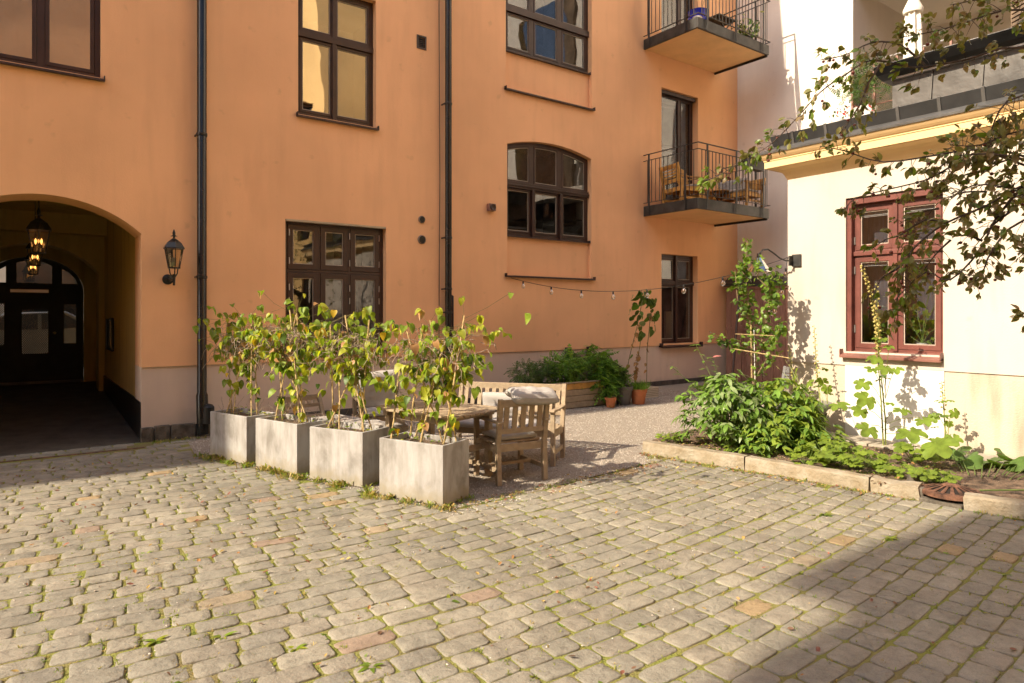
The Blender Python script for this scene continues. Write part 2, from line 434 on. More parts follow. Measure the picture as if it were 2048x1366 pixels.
# ------------------------------------------------------------------ the orange building (facade in the plane y = 10.05)
FY = 10.05
ob = thing('apartment_building', 'long orange plastered house with an arched gateway, brown windows and two steel balconies', 'building', (0, FY, 0))
P0 = 0.985
A_lo = arcrect(7.29, 9.41, 2.42, 4.845, 0.155); A_up = rect(7.26, 9.42, 5.87, 9.2)
gate_arc = arcrect(-0.787, 1.317, 0, 2.755, 0.412, 20)
holes = [(rect(-1.15, 0.86, 4.72, 7.0), 0.12), (rect(3.40, 4.67, 4.71, 6.76), 0.12),
         (rect(3.21, 4.848, 1.12, 3.113), 0.12), (A_lo, 0.12), (A_up, 0.12),
         (rect(11.533, 12.8, 1.02, 3.033), 0.16), (rect(11.533, 12.8, 4.02, 6.74), 0.16), (rect(11.533, 12.8, 7.65, 10.4), 0.16),
         (rect(5.44, 5.56, 6.2, 6.37), 0.06), (rect(3.40, 4.67, 8.4, 10.4), 0.12)]
notch = [(-0.787, P0)] + gate_arc[2:][::-1] + [(1.317, P0)]
wb = wall_sheet([(-22, P0)] + notch + [(14.32, P0), (14.32, 14.0), (-22, 14.0)], holes, 0)
for i in range(len(notch) - 1):
    (xa, za), (xb, zb) = notch[i], notch[i + 1]
    wb.add([(xa, 0, za), (xb, 0, zb), (xb, 0.6, zb), (xa, 0.6, za)], [(0, 1, 2, 3)])
for (xa, xb) in ((-22, -0.787), (1.317, 14.32)): wb.add([(xa, 0, P0), (xb, 0, P0), (xb, 0.025, P0), (xa, 0.025, P0)], [(0, 1, 2, 3)])
wb.build('wall', ORANGE, ob, fix=False)
pb = MB()
for (xa, xb) in ((-22, -0.787), (1.317, 14.32)): pb.add([(xa, 0.022, -0.3), (xb, 0.022, -0.3), (xb, 0.022, P0 + 0.01), (xa, 0.022, P0 + 0.01)], [(0, 1, 2, 3)])
for X in (-0.787, 1.317): pb.add([(X, 0.022, -0.2), (X, 0.6, -0.2), (X, 0.6, P0), (X, 0.022, P0)], [(0, 1, 2, 3)])
pb.build('plinth', PLINTH, ob, fix=False)
# rough granite footing blocks left of the gate and the grey footing on the right
GRAN = mat('footing_granite', (0.13, 0.11, 0.085), 0.9, 0.35, 9, 0.9, 18, dist=0.03)
xs = [1.30, 1.46, 1.66, 1.98, 2.25, 2.6, 2.95]
for i in range(len(xs) - 1):
    m = MB(); h = 0.19 + random.uniform(-0.015, 0.02)
    m.box(xs[i] + 0.006, xs[i + 1] - 0.006, -0.025 - random.uniform(0, 0.015), 0.05, -0.1, h); m.build('footing_stone', GRAN, ob, bevel=0.012)
m = MB(); m.box(3.0, 14.3, -0.02, 0.05, -0.1, 0.20)
m.build('footing', mat('grey_footing_render', (0.10, 0.09, 0.078), 0.9, 0.3, 3, 0.4, 30), ob)
# roof with eaves, back wall
m = MB(); m.box(-22, 14.32, -0.72, 7.3, 14.0, 14.3); m.build('roof', ZINCD, ob)
m = MB(); m.box(-22, -0.79, 6.9, 7.2, 0, 14); m.box(1.32, 14.3, 6.9, 7.2, 0, 14); m.box(-0.79, 1.32, 6.9, 7.2, 3.6, 14)
m.build('back_wall', OCHRE, ob)

# gateway passage
DY = 6.45
fl = lambda y: 0.045 * max(0, y)
m = MB()
m.add([(-0.787, 0.0, 0.0), (1.317, 0.0, 0.0), (1.33, DY + 1, fl(DY + 1)), (-0.8, DY + 1, fl(DY + 1))], [(0, 1, 2, 3)])
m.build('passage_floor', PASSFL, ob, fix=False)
for sx, X in ((1, 1.335), (-1, -0.805)):
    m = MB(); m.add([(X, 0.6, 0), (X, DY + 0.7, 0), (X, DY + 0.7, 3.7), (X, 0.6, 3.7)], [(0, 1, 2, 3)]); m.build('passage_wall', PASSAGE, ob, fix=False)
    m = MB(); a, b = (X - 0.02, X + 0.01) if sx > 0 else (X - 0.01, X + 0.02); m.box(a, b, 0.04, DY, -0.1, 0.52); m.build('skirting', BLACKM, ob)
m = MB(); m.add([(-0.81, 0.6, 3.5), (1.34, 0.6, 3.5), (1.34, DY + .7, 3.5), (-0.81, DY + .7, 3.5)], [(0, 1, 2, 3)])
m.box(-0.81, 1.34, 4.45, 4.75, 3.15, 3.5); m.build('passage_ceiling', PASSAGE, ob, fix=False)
wall_sheet([(-0.81, 0), (1.34, 0), (1.34, 3.7), (-0.81, 3.7)], [(gate_arc, 0.01)], 0.602).build('arch_backing', PASSAGE, ob, fix=False)
inner = arcrect(-0.78, 1.24, 0, 2.48, 0.50, 16)
wall_sheet([(-0.81, 0), (1.34, 0), (1.34, 3.5), (-0.81, 3.5)], [(inner, 0.5)], 4.9).build('inner_arch', PASSAGE, ob, fix=False)
# the gate leaf towards the street
GDK = mat('black_green_gate_paint', (0.012, 0.013, 0.010), 0.5, 0.3, 5, 0.1, 30)
go = [(-0.62, 0.0), (1.10, 0.0), (1.10, 2.15)] + [(0.24 + 0.86 * math.cos(R(a)), 2.15 + 0.68 * math.sin(R(a))) for a in range(10, 180, 10)] + [(-0.62, 2.15)]
wall_sheet([(-0.81, 0), (1.34, 0), (1.34, 3.5), (-0.81, 3.5)], [([(x, z) for x, z in go], 0.02)], DY - 0.05).build('gate_surround', PASSAGE, ob, fix=False)
ghol = [rect(0.067, 0.491, 0.90, 1.78), rect(0.761, 0.967, 1.09, 1.89), rect(-0.47, -0.22, 1.09, 1.89),
        [(-0.02, 2.31), (0.558, 2.31), (0.558, 2.66), (0.43, 2.73), (0.27, 2.76), (0.1, 2.745), (-0.02, 2.71)],
        [(0.727, 2.31), (0.99, 2.31), (0.95, 2.42), (0.84, 2.54), (0.727, 2.61)],
        [(-0.46, 2.31), (-0.19, 2.31), (-0.19, 2.63), (-0.31, 2.55), (-0.43, 2.43)]]
gt = wall_sheet(go, [(h, 0.05) for h in ghol], DY).build('entrance_gate', GDK, ob, fix=False, label='dark panelled street gate with an arched fanlight and meshed panes')
for i, h in enumerate(ghol):
    m = MB(); m.add([(x, DY + 0.03, z) for x, z in h], [tuple(range(len(h)))]); m.build('pane', GLASSC, gt, fix=False)
    if i < 3:
        (x0, z0), (x1, z1) = h[0], h[2]; m = MB(); s = 0.034
        m2 = 0.0055
        k = -int((z1 - z0) / s) - 1
        while k * s < (x1 - x0):
            for sg in (1, -1):
                # diagonal wires clipped to the pane
                pts = []
                c = k * s
                ta = max(0, -c); tb = min(z1 - z0, (x1 - x0) - c)
                if tb > ta:
                    xa, xb = c + ta, c + tb
                    if sg < 0: xa, xb = (x1 - x0) - xa, (x1 - x0) - xb
                    m.bar((x0 + xa, DY + 0.012 + (0.003 if sg > 0 else 0), z0 + ta), (x0 + xb, DY + 0.012 + (0.003 if sg > 0 else 0), z0 + tb), m2 * 2.2, 0.002, (0, 1, 0))
            k += 1
        m.build('wire_mesh', GDK, gt, fix=False)
m = MB(); m.box(-0.12, 0.5, DY - 0.03, DY - 0.001, 2.12, 2.18); m.build('door_closer', STEEL, gt)
m = MB(); m.lathe([(0.012, 0), (0.028, 0.02), (0.028, 0.04), (0.0, 0.05)], 10, (0.6, DY - 0.04, 1.28)); m.build('knob', mat('brass', (0.7, 0.5, 0.2), 0.3, metal=0.9), gt, smooth=True)
m = MB(); m.box(-0.6, 1.08, DY - 0.05, DY - 0.002, fl(DY), fl(DY) + 0.05); m.build('threshold', ZINC, gt)
# name plate / intercom on the passage wall
m = MB(); m.box(1.29, 1.333, 13.35 - FY, 13.72 - FY, 1.05, 1.62); m.box(1.285, 1.333, 13.95 - FY, 14.2 - FY, 1.05, 1.6)
m.build('name_board', BLACKM, ob, bevel=0.01)
m = MB(); m.box(1.283, 1.289, 13.40 - FY, 13.66 - FY, 1.1, 1.57); m.build('name_board_glass', mat('brass_frame', (0.5, 0.38, 0.22), 0.25, metal=0.9), ob)

# windows of the orange building
def sill(parent, x0, x1, z, y0=-0.06, y1=0.12, m=None, t=0.03, drop=0.025):
    b = MB(); b.prism([(y0, z - drop - t), (y0, z - drop), (y1, z + 0.0), (y1, z - t)], lambda p: (x0, p[0], p[1]), lambda p: (x1, p[0], p[1]))
    for xx in (x0, x1 - 0.012): b.box(xx, xx + 0.012, y0, y1, z - drop - t * 0.5, z + 0.02)
    return b.build('sill', m or BROWN2, parent, bevel=0.003)
W = lambda *a, **k: window(ob, 'window', *a, **k)
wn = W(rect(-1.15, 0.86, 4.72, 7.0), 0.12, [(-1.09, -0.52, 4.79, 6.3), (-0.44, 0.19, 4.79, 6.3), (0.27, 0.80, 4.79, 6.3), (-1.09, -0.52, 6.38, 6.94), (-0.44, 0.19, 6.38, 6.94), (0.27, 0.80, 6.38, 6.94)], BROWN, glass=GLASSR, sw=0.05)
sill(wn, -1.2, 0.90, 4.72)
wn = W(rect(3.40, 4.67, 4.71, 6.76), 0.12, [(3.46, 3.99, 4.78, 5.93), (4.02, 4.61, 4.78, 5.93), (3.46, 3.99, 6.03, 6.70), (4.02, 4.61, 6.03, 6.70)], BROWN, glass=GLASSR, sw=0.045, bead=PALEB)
sill(wn, 3.37, 4.70, 4.71)
m = MB(); m.box(3.41, 4.66, 0.085, 0.12, 5.93, 6.03); m.build('transom', BROWN, wn, bevel=0.006)
m = MB(); m.box(3.97, 4.04, 0.09, 0.12, 4.72, 6.75); m.build('mullion', BROWN, wn, bevel=0.006)
wn = W(rect(3.40, 4.67, 8.4, 10.4), 0.12, [(3.46, 4.0, 8.46, 10.34), (4.06, 4.61, 8.46, 10.34)], BROWN)
cols = [(3.275, 3.765), (3.785, 4.245), (4.275, 4.785)]
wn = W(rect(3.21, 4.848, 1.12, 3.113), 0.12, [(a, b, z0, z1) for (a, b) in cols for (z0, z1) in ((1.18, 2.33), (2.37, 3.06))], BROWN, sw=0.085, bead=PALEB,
       hinges=[(3.30, z) for z in (2.93, 2.5, 2.1, 1.9, 1.35)] + [(4.262, z) for z in (2.93, 2.5, 2.1, 1.9, 1.35)] + [(4.77, z) for z in (2.93, 2.5, 2.1, 1.9, 1.35)])
sill(wn, 3.18, 4.88, 1.12)
m = MB(); m.box(3.42, 3.6, 1.7, 1.75, 1.1, 3.0); m.box(4.3, 4.55, 1.5, 1.6, 1.1, 3.0); m.build('curtain', CURT, wn)
m = MB(); m.box(3.22, 4.84, -0.002, 0.10, 3.085, 3.112); m.build('lintel', mat('pale_lintel', (0.5, 0.4, 0.27), 0.8), wn)
def arctop(x0, x1, zs, rise, off):
    h = (x1 - x0) / 2; rad = (h * h + rise * rise) / (2 * rise); cx = (x0 + x1) / 2; cz = zs + rise - rad
    return lambda x: cz + math.sqrt(max(0, rad * rad - (x - cx) ** 2)) - off
at = arctop(7.29, 9.41, 4.845, 0.155, 0.055)
A_fr = arcrect(7.29, 9.41, 3.16, 4.845, 0.155)
c3 = [(7.345, 7.92), (8.0, 8.62), (8.71, 9.35)]
wn = W(A_fr, 0.115, [(a, b, 3.225, 4.06) for a, b in c3] + [(a, b, 4.18, at) for a, b in c3], BROWN, sw=0.04, bead=PALEB)
m = MB(); m.box(7.30, 9.40, 0.07, 0.114, 4.06, 4.18); m.box(7.30, 9.40, 0.05, 0.07, 4.10, 4.13); m.build('transom', BROWN, wn, bevel=0.006)
m = MB(); m.box(7.93, 7.995, 0.06, 0.114, 3.17, 4.06); m.build('mullion', BROWN, wn, bevel=0.006)
m = MB(); m.box(8.63, 8.70, 0.06, 0.114, 3.17, 4.06); m.build('mullion', BROWN, wn, bevel=0.006)
m = MB(); m.box(7.29, 9.41, 0.085, 0.125, 2.42, 3.16); m.build('breast_panel', ORANGE, ob)
sill(wn, 7.292, 9.408, 3.165, 0.02, 0.12, t=0.02, drop=0.015)
sill(ob, 7.235, 9.47, 2.425, -0.07, 0.10, t=0.03)
wn = W(rect(7.26, 9.42, 6.60, 9.2), 0.115, [(a, b, 6.665, 7.35) for a, b in c3] + [(a, b, 7.47, 8.9) for a, b in c3], BROWN, sw=0.04, bead=PALEB)
m = MB(); m.box(7.27, 9.41, 0.07, 0.114, 7.35, 7.47); m.build('transom', BROWN, wn, bevel=0.006)
m = MB(); m.box(7.26, 9.42, 0.085, 0.125, 5.87, 6.60); m.build('breast_panel', ORANGE, ob)
sill(wn, 7.262, 9.418, 6.605, 0.02, 0.12, t=0.02, drop=0.015)
sill(ob, 7.225, 9.46, 5.875, -0.07, 0.10, t=0.03)
# ground floor window on the right
c2 = [(11.60, 12.12), (12.22, 12.73)]
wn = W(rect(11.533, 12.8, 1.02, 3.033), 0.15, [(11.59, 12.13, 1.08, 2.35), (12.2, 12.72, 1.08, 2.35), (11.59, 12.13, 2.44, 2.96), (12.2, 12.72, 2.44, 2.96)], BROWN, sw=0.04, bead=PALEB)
sill(wn, 11.47, 12.86, 1.02, -0.10, 0.15, t=0.04, drop=0.05)
m = MB(); m.box(12.13, 12.2, 0.1, 0.149, 1.03, 3.03); m.build('mullion', BROWN, wn, bevel=0.006)
m = MB(); m.box(11.54, 12.79, 0.11, 0.149, 2.35, 2.44); m.build('transom', BROWN, wn, bevel=0.006)
m = MB(); m.box(11.65, 12.05, 0.5, 0.55, 1.1, 1.75); m.box(12.25, 12.6, 0.5, 0.55, 1.1, 1.75); m.build('curtain', CURT, wn)
# balcony doors: frame, one leaf standing open into the room
def balcony_door(z0, z1):
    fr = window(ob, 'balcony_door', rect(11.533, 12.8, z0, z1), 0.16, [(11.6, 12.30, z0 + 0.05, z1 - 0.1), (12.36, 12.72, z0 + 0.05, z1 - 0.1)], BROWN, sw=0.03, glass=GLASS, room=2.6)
    m = MB()
    for a in (0, 1):
        zz0 = z0 + 0.06 + a * 1.5; zz1 = zz0 + 1.42 if a == 0 else z1 - 0.12
        m.ring([(12.0, zz0), (12.58, zz0), (12.58, zz1), (12.0, zz1)], [(12.07, zz0 + .08), (12.51, zz0 + .08), (12.51, zz1 - .08), (12.07, zz1 - .08)], 0.5, 0.55)
    m.build('inner_leaf', BROWN, fr)
    m = MB(); m.box(11.54, 12.79, 0.06, 0.158, z1 - 0.09, z1 - 0.01); m.build('door_head', BROWN2, fr, bevel=0.008)
balcony_door(4.02, 6.74); balcony_door(7.65, 10.4)
# vents and their rims
def round_vent(x, z, r):
    m = MB(); m.lathe([(r * 1.25, 0), (r * 1.25, 0.02), (r, 0.03), (r, 0.012), (r * 0.01, 0.011)], 20)
    o = m.build('vent', mat('vent_rim', (0.22, 0.17, 0.13), 0.6), ob, smooth=True); o.location = (x, 0.0, z); o.rotation_euler = (R(90), 0, 0)
    m = MB()
    for k in range(-3, 4):
        h = math.sqrt(max(0, r * r - (k * r / 3.6) ** 2)); m.box(-h, h, k * r / 3.6 - 0.006, k * r / 3.6 + 0.006, 0.014, 0.024)
    m.build('slat', BLACKM, o)
round_vent(5.5, 3.29, 0.05); round_vent(5.5, 2.95, 0.06)
m = MB(); m.ring(rect(5.41, 5.59, 6.17, 6.4), rect(5.44, 5.56, 6.2, 6.37), -0.012, 0.01); m.box(5.44, 5.56, 0.05, 0.06, 6.2, 6.37)
for k in range(5): m.box(5.44, 5.56, 0.0, 0.03, 6.215 + k * 0.032, 6.225 + k * 0.032)
m.build('vent', BROWN2, ob)
# downpipes
def downpipe(x, r, foot, zf, label, off=0.13):
    m = MB()
    if foot: m.tube([(x, -off, 13.9), (x, -off, 0.62), (x, -off - 0.005, 0.58), (x + 0.01, -off - 0.01, 0.05)], [r, r, r * 1.22, r * 1.2], 14)
    else: m.tube([(x, -off, 13.9), (x, -off, zf)], r, 14)
    o = m.build('downpipe', mat('black_gloss_pipe', (0.012, 0.012, 0.011), 0.22, 0.2, 3, 0.05), ob, smooth=True, label=label)
    for z in (2.2, 4.15, 6.1, 8.0) if foot else (1.72, 2.12, 3.0, 5.3, 7.6):
        m = MB(); m.lathe([(r * 1.12, -0.02), (r * 1.16, 0), (r * 1.12, 0.02)], 14, (x, -off, z)); m.bar((x - r, -off, z), (x - r - 0.0, 0.02, z), 0.02, 0.02)
        m.build('clamp', BLACKM, o, smooth=True)
    return o
dp = downpipe(2.03, 0.062, True, 0, 'glossy black downpipe beside the wall lantern', 0.13)
m = MB(); m.tube([(2.10, -0.2, 0.42), (2.10, -0.2, 0.20)], [0.075, 0.08], 12); m.lathe([(0.002, 0.05), (0.05, 0.035), (0.075, 0)], 12, (2.10, -0.2, 0.42)); m.build('rodding_cap', BLACKM, dp, smooth=True)
dp2 = downpipe(5.95, 0.058, False, 0.1, 'matt black downpipe behind the garden table')
m = MB(); m.tube([(6.0, -0.05, 2.05), (6.04, -0.12, 2.0), (6.04, -0.12, 1.1)], 0.02, 6); m.build('conductor_guard', BLACKM, dp2, smooth=True)
m = MB(); m.tube([(5.83, -0.015, 13), (5.83, -0.02, 6.9), (5.84, -0.03, 4.0), (5.83, -0.015, 1.2)], 0.006, 5); m.build('cable', BROWN2, ob)

# balconies (steel channel frame, plastered underside, rail with bars)
def balcony(z, label):
    b = bpy.data.objects.new('balcony', None); C.objects.link(b); b.parent = ob; b.location = (0, 0, z); b['label'] = label
    X0, X1, Y1 = 10.95, 13.43, -1.44
    m = MB(); m.box(X0 + 0.05, X1 - 0.05, Y1 + 0.05, -0.005, 0.0, 0.05); m.build('slab', SOFFIT, b)
    for k in range(9):
        ya = Y1 + 0.06 + k * 0.152; m = MB(); m.box(X0 + 0.06, X1 - 0.06, ya, ya + 0.143, 0.17, 0.195); m.build('deck_board', mat('balcony_deck_wood', (0.45, 0.25, 0.1), 0.6), b)
    for (a, c, d, e) in ((X0, X1, Y1, Y1 + 0.05), (X0, X0 + 0.05, Y1 + 0.052, -0.004), (X1 - 0.05, X1, Y1 + 0.052, -0.004)):
        m = MB(); m.box(a, c, d, e, -0.012, 0.205); m.build('fascia', DKGREY, b, bevel=0.006)
    m = MB(); m.tube([(X1 - 0.03, -0.02, -0.03), (X1 - 0.03, Y1 + 0.03, -0.03)], 0.022, 6); m.build('edge_gutter', BLACKM, b)
    m = MB()
    zt = 1.31; pts = [(X0 + 0.0, -0.01), (X0, Y1 - 0.02), (X1, Y1 - 0.02), (X1, -0.01)]
    for i in range(3):
        (xa, ya), (xb, yb) = pts[i], pts[i + 1]
        e = 0.02 if i == 1 else 0
        m.bar((xa - e, ya, zt), (xb + e, yb, zt), 0.04, 0.014)
    m.build('handrail', DKGREY, b, bevel=0.003)
    for zz in (zt - 0.13, 0.27):
        m = MB()
        for i in range(3): m.bar((*pts[i], zz), (*pts[i + 1], zz), 0.028, 0.010)
        m.build('rail', DKGREY, b)
    for (x, y) in ((X0, -0.17), (X0 - 0.0, Y1 + 0.3), (X0 + 0.27, Y1 - 0.02), (X0 + 1.24, Y1 - 0.02), (X1 - 0.27, Y1 - 0.02), (X1, Y1 + 0.35), (X1, -0.17)):
        m = MB()
        if y < Y1: m.box(x - 0.022, x + 0.022, y - 0.022, y - 0.008, -0.005, zt)
        else:
            s = -1 if x == X0 else 1; m.box(min(x + s * 0.008, x + s * 0.022), max(x + s * 0.008, x + s * 0.022), y - 0.022, y + 0.022, -0.005, zt)
        m.build('post', DKGREY, b)
    bar = MB().box(-0.006, 0.006, -0.006, 0.006, 0.27, zt - 0.13).mesh('baluster', DKGREY)
    for i in range(3):
        a = Vector(pts[i]); c = Vector(pts[i + 1]); n = int((c - a).length / 0.108)
        for k in range(1, n):
            p = a + (c - a) * k / n; inst(bar, b, Matrix.Translation((p.x, p.y, 0)))
    return b
b1 = balcony(3.82, 'lower balcony, furnished with wooden seats'); b2 = balcony(7.445, 'upper balcony with the blue pot')

# ------------------------------------------------------------------ the low cream annex (wall plane x = 8.82, runs towards the camera)
AX, AY = 8.82, 5.36
an = thing('annex', 'low cream rendered outbuilding with a moulded cornice, sheet metal roof and one red window', 'building', (AX, AY, 0), R(-90))
# local x = distance south of the corner, local y = into the building, z up
WX0, WX1, WZ0, WZ1 = 0.83, 1.99, 1.20, 3.22
PZ = 1.02
wall_sheet([(0, PZ), (10, PZ), (10, 3.62), (0, 3.62)], [(rect(WX0, WX1, WZ0, WZ1), 0.13)], 0).build('wall', CREAM, an, fix=False)
m = MB(); m.add([(0, 0, PZ), (0, 5, PZ), (0, 5, 3.62), (0, 0, 3.62)], [(0, 1, 2, 3)]); m.build('gable_wall', CREAM, an, fix=False)
m = MB(); m.add([(0, 0.0, PZ), (WX0 - 0.02, 0.0, PZ), (WX0 - 0.02, 0.02, PZ), (0, 0.02, PZ)], [(0, 1, 2, 3)]); m.add([(WX1 + 0.02, 0.0, PZ), (10, 0.0, PZ), (10, 0.02, PZ), (WX1 + 0.02, 0.02, PZ)], [(0, 1, 2, 3)])
m.build('wall_foot', CREAM, an, fix=False)
m = MB(); m.box(0.012, WX0 - 0.01, 0.018, 5, -0.3, PZ + 0.01); m.box(WX1 + 0.01, 10, 0.018, 3, -0.3, PZ + 0.01); m.build('plinth', CREAMPL, an)
m = MB(); m.box(WX0 - 0.01, WX1 + 0.01, 0.004, 0.3, -0.3, WZ0 - 0.02); m.build('breast_panel', WHITEPL, an)
# mitred cornice: profile (projection, height) swept round the north corner
def sweep(prof, name, m, x_end=10, y_end=4.5, smooth=False):
    b = MB(); n = len(prof); vs = []
    for (p, z) in prof: vs.append((x_end, -p, z))
    for (p, z) in prof: vs.append((-p, -p, z))
    for (p, z) in prof: vs.append((-p, y_end, z))
    fs = [(k * n + i, k * n + i + 1, (k + 1) * n + i + 1, (k + 1) * n + i) for k in (0, 1) for i in range(n - 1)]
    b.add(vs, fs); return b.build(name, m, an, fix=True)
CORN = plaster('cornice_limewash', (0.74, 0.52, 0.27), stain=(0.7, 0.45, 0.18), stain_amt=0.15, bump=0.1)
sweep([(0, 3.60), (0.015, 3.62), (0.03, 3.66), (0.055, 3.70), (0.10, 3.735), (0.15, 3.75), (0.205, 3.755), (0.205, 3.765), (0.225, 3.765),
       (0.225, 3.855), (0.235, 3.86), (0.235, 3.875), (0.25, 3.885), (0.275, 3.91), (0.295, 3.935), (0.30, 3.955), (0.285, 3.957)], 'cornice', CORN)
sweep([(0.285, 3.955), (0.315, 3.95), (0.32, 3.975), (0.14, 4.065), (0.10, 4.07)], 'eaves_flashing', ZINC)
sweep([(0.135, 4.06), (0.175, 4.215), (0.165, 4.222), (0.12, 4.06)], 'snow_board', ZINCD)
for yy in (5.187, 4.716, 4.277, 3.807, 3.349, 2.903, 2.45, 2.0, 1.55, 1.1, 0.65, 0.2):
    m = MB(); x = AY - yy; m.prism([(-0.15, 4.055), (-0.192, 4.22), (-0.18, 4.228), (-0.135, 4.06)], lambda p: (x - 0.018, p[0], p[1]), lambda p: (x + 0.018, p[0], p[1])); m.build('board_clip', ZINC, an)
m = MB(); m.add([(-0.12, -0.12, 4.06), (10, -0.12, 4.06), (10, 5.2, 4.55), (-0.12, 5.2, 4.55)], [(0, 1, 2, 3)]); m.build('roof', ZINC, an, fix=False)
for k in range(14):
    m = MB(); x = 0.3 + k * 0.6; m.prism([(-0.1, 4.065), (-0.1, 4.09), (0.95, 4.19), (0.95, 4.165)], lambda p: (x, p[0], p[1]), lambda p: (x + 0.012, p[0], p[1])); m.build('roof_seam', ZINC, an)
# metal clad dormer
DX = AY - 4.38
DZ = mat('dented_dormer_sheet', (0.115, 0.105, 0.095), 0.5, 0.25, 1.6, 0.55, 1.6, metal=0.2, dist=0.08)
dm = MB(); dm.box(DX, 10, 0.98, 3.5, 4.12, 4.97); do = dm.build('dormer', DZ, an, label='sheet metal dormer with a dark projecting eave')
for x in (DX + 0.46, DX + 1.05, DX + 1.7, DX + 2.4, DX + 3.1):
    m = MB(); m.prism([(0.978, 4.14), (0.950, 4.15), (0.955, 4.94), (0.978, 4.95)], lambda p: (x + (p[1] - 4.1) * 0.06, p[0], p[1]), lambda p: (x + 0.014 + (p[1] - 4.1) * 0.06, p[0], p[1])); m.build('dormer_seam', DZ, do)
m = MB(); m.prism([(0.80, 4.995), (0.70, 5.075), (0.72, 5.095), (3.4, 5.33), (3.4, 4.96), (0.98, 4.96)], lambda p: (DX - 0.13, p[0], p[1]), lambda p: (10, p[0], p[1])); m.build('dormer_roof', ZINCD, do)
m = MB(); m.prism([(0.74, 5.11), (0.69, 5.09), (0.69, 5.10), (3.4, 5.37), (3.4, 5.345)], lambda p: (DX - 0.15, p[0], p[1]), lambda p: (10, p[0], p[1])); m.build('dormer_roof_sheet', ZINC, do)
m = MB(); m.prism([(0.97, 4.93), (0.94, 4.94), (0.94, 4.965), (0.97, 4.965)], lambda p: (DX, p[0], p[1]), lambda p: (10, p[0], p[1])); m.build('dormer_bead', STEEL, do)
# the red window
cx = [(WX0 + 0.075, WX0 + 0.555), (WX0 + 0.605, WX1 - 0.06)]
wa = window(an, 'window', rect(WX0, WX1, WZ0, WZ1), 0.115,
            [(a, b, z0, z1) for a, b in cx for z0, z1 in ((1.245, 2.44), (2.53, 3.10))], REDW, sw=0.065, bead=mat('putty_bead', (0.42, 0.33, 0.26), 0.7), back=mat('reflection_grey_room_wall', (0.17, 0.17, 0.18), 0.9, bump=0), glass=glassmat('courtyard_window_glass', 0.13, (0.8, 0.82, 0.85), 0.006),  # room wall tinted blue-grey to imitate the reflection in these panes
            hinges=[(WX0 + 0.07, z) for z in (2.66, 2.27, 1.5)], room=1.8)
m = MB(); m.box(WX0, WX0 + 0.06, 0.03, 0.112, WZ0, WZ1); m.box(WX0 + 0.062, WX1, 0.03, 0.10, 3.13, 3.219); m.build('casing', REDW, wa, bevel=0.006)
m = MB(); m.box(WX0 + 0.552, WX0 + 0.608, 0.085, 0.114, 1.22, 3.12); m.build('mullion', REDW, wa, bevel=0.006)
m = MB(); m.box(WX0 + 0.062, WX1, 0.075, 0.112, 2.455, 2.515); m.build('transom', REDW, wa, bevel=0.008)
sill(wa, WX0 - 0.045, WX1 + 0.005, 1.215, -0.085, 0.115, REDS, t=0.035, drop=0.06)
m = MB(); m.box(WX0 + 0.09, WX1 - 0.09, 0.42, 0.44, 1.62, 3.1); m.build('pane_reflection_panel', mat('pane_reflection_grey', (0.085, 0.085, 0.10), 0.9, 0.3, 5, 0, streak=(10, 1, 1)), wa)  # grey panel added behind the glass, stands in for the reflected sky
for (a, b) in cx:
    for (zt, n) in ((3.03, 5), (2.37, 4)):
        m = MB()
        for k in range(n): m.box(a + 0.07, b - 0.07, 0.17, 0.195, zt - k * 0.016, zt - k * 0.016 + 0.004)
        m.box(a + 0.07, b - 0.07, 0.165, 0.20, zt + 0.008, zt + 0.03)
        m.build('venetian_blind', WHITEP, wa)
m = MB(); m.box(WX1 - 0.11, WX1 - 0.07, 0.25, 0.3, 1.32, 1.42); m.box(WX0 + 0.2, WX1 - 0.1, 0.16, 0.3, 1.2, 1.225); m.build('inner_sill', WHITEP, wa)

# ------------------------------------------------------------------ pale neighbour with a recessed terrace (plane x = 14.32)
nb = thing('neighbour_building', 'tall white rendered house behind the annex with a recessed roof terrace', 'building', (14.32, 10.05, 0), R(-90))
NX0, NX1, NZ0, NZ1 = 2.85, 5.70, 5.2, 8.66
wall_sheet([(0, -0.2), (20, -0.2), (20, 18), (0, 18)], [(rect(NX0, NX1, NZ0, NZ1), 0.0)], 0).build('wall', NEIGH, nb, fix=False)
m = MB(); Dn = 3.6
m.add([(NX0, 0, NZ0), (NX0, Dn, NZ0), (NX0, Dn, NZ1), (NX0, 0, NZ1)], [(0, 1, 2, 3)])
m.add([(NX1, 0, NZ0), (NX1, Dn, NZ0), (NX1, Dn, NZ1), (NX1, 0, NZ1)], [(0, 1, 2, 3)])
m.add([(NX0, Dn, NZ0), (NX1, Dn, NZ0), (NX1, Dn, NZ1), (NX0, Dn, NZ1)], [(0, 1, 2, 3)])
m.build('recess_wall', GREYWH, nb, fix=False)
m = MB(); m.add([(NX0, 0, NZ1), (NX1, 0, NZ1), (NX1, Dn, NZ1), (NX0, Dn, NZ1)], [(0, 1, 2, 3)]); m.build('recess_ceiling', GREYWH, nb, fix=False)
m = MB(); m.box(2.75, NX1 + 0.6, -1.3, Dn, 5.2, 5.4); m.build('terrace_slab', GREYWH, nb)
m = MB(); m.ring(rect(4.15, 5.1, 5.41, 7.55), rect(4.23, 5.02, 5.5, 7.45), Dn - 0.06, Dn - 0.005); fr = m.build('terrace_door', DKGREY, nb)
m = MB(); m.add([(4.23, Dn - 0.03, 5.5), (5.02, Dn - 0.03, 5.5), (5.02, Dn - 0.03, 7.45), (4.23, Dn - 0.03, 7.45)], [(0, 1, 2, 3)]); m.build('pane', GLASSR, fr, fix=False)
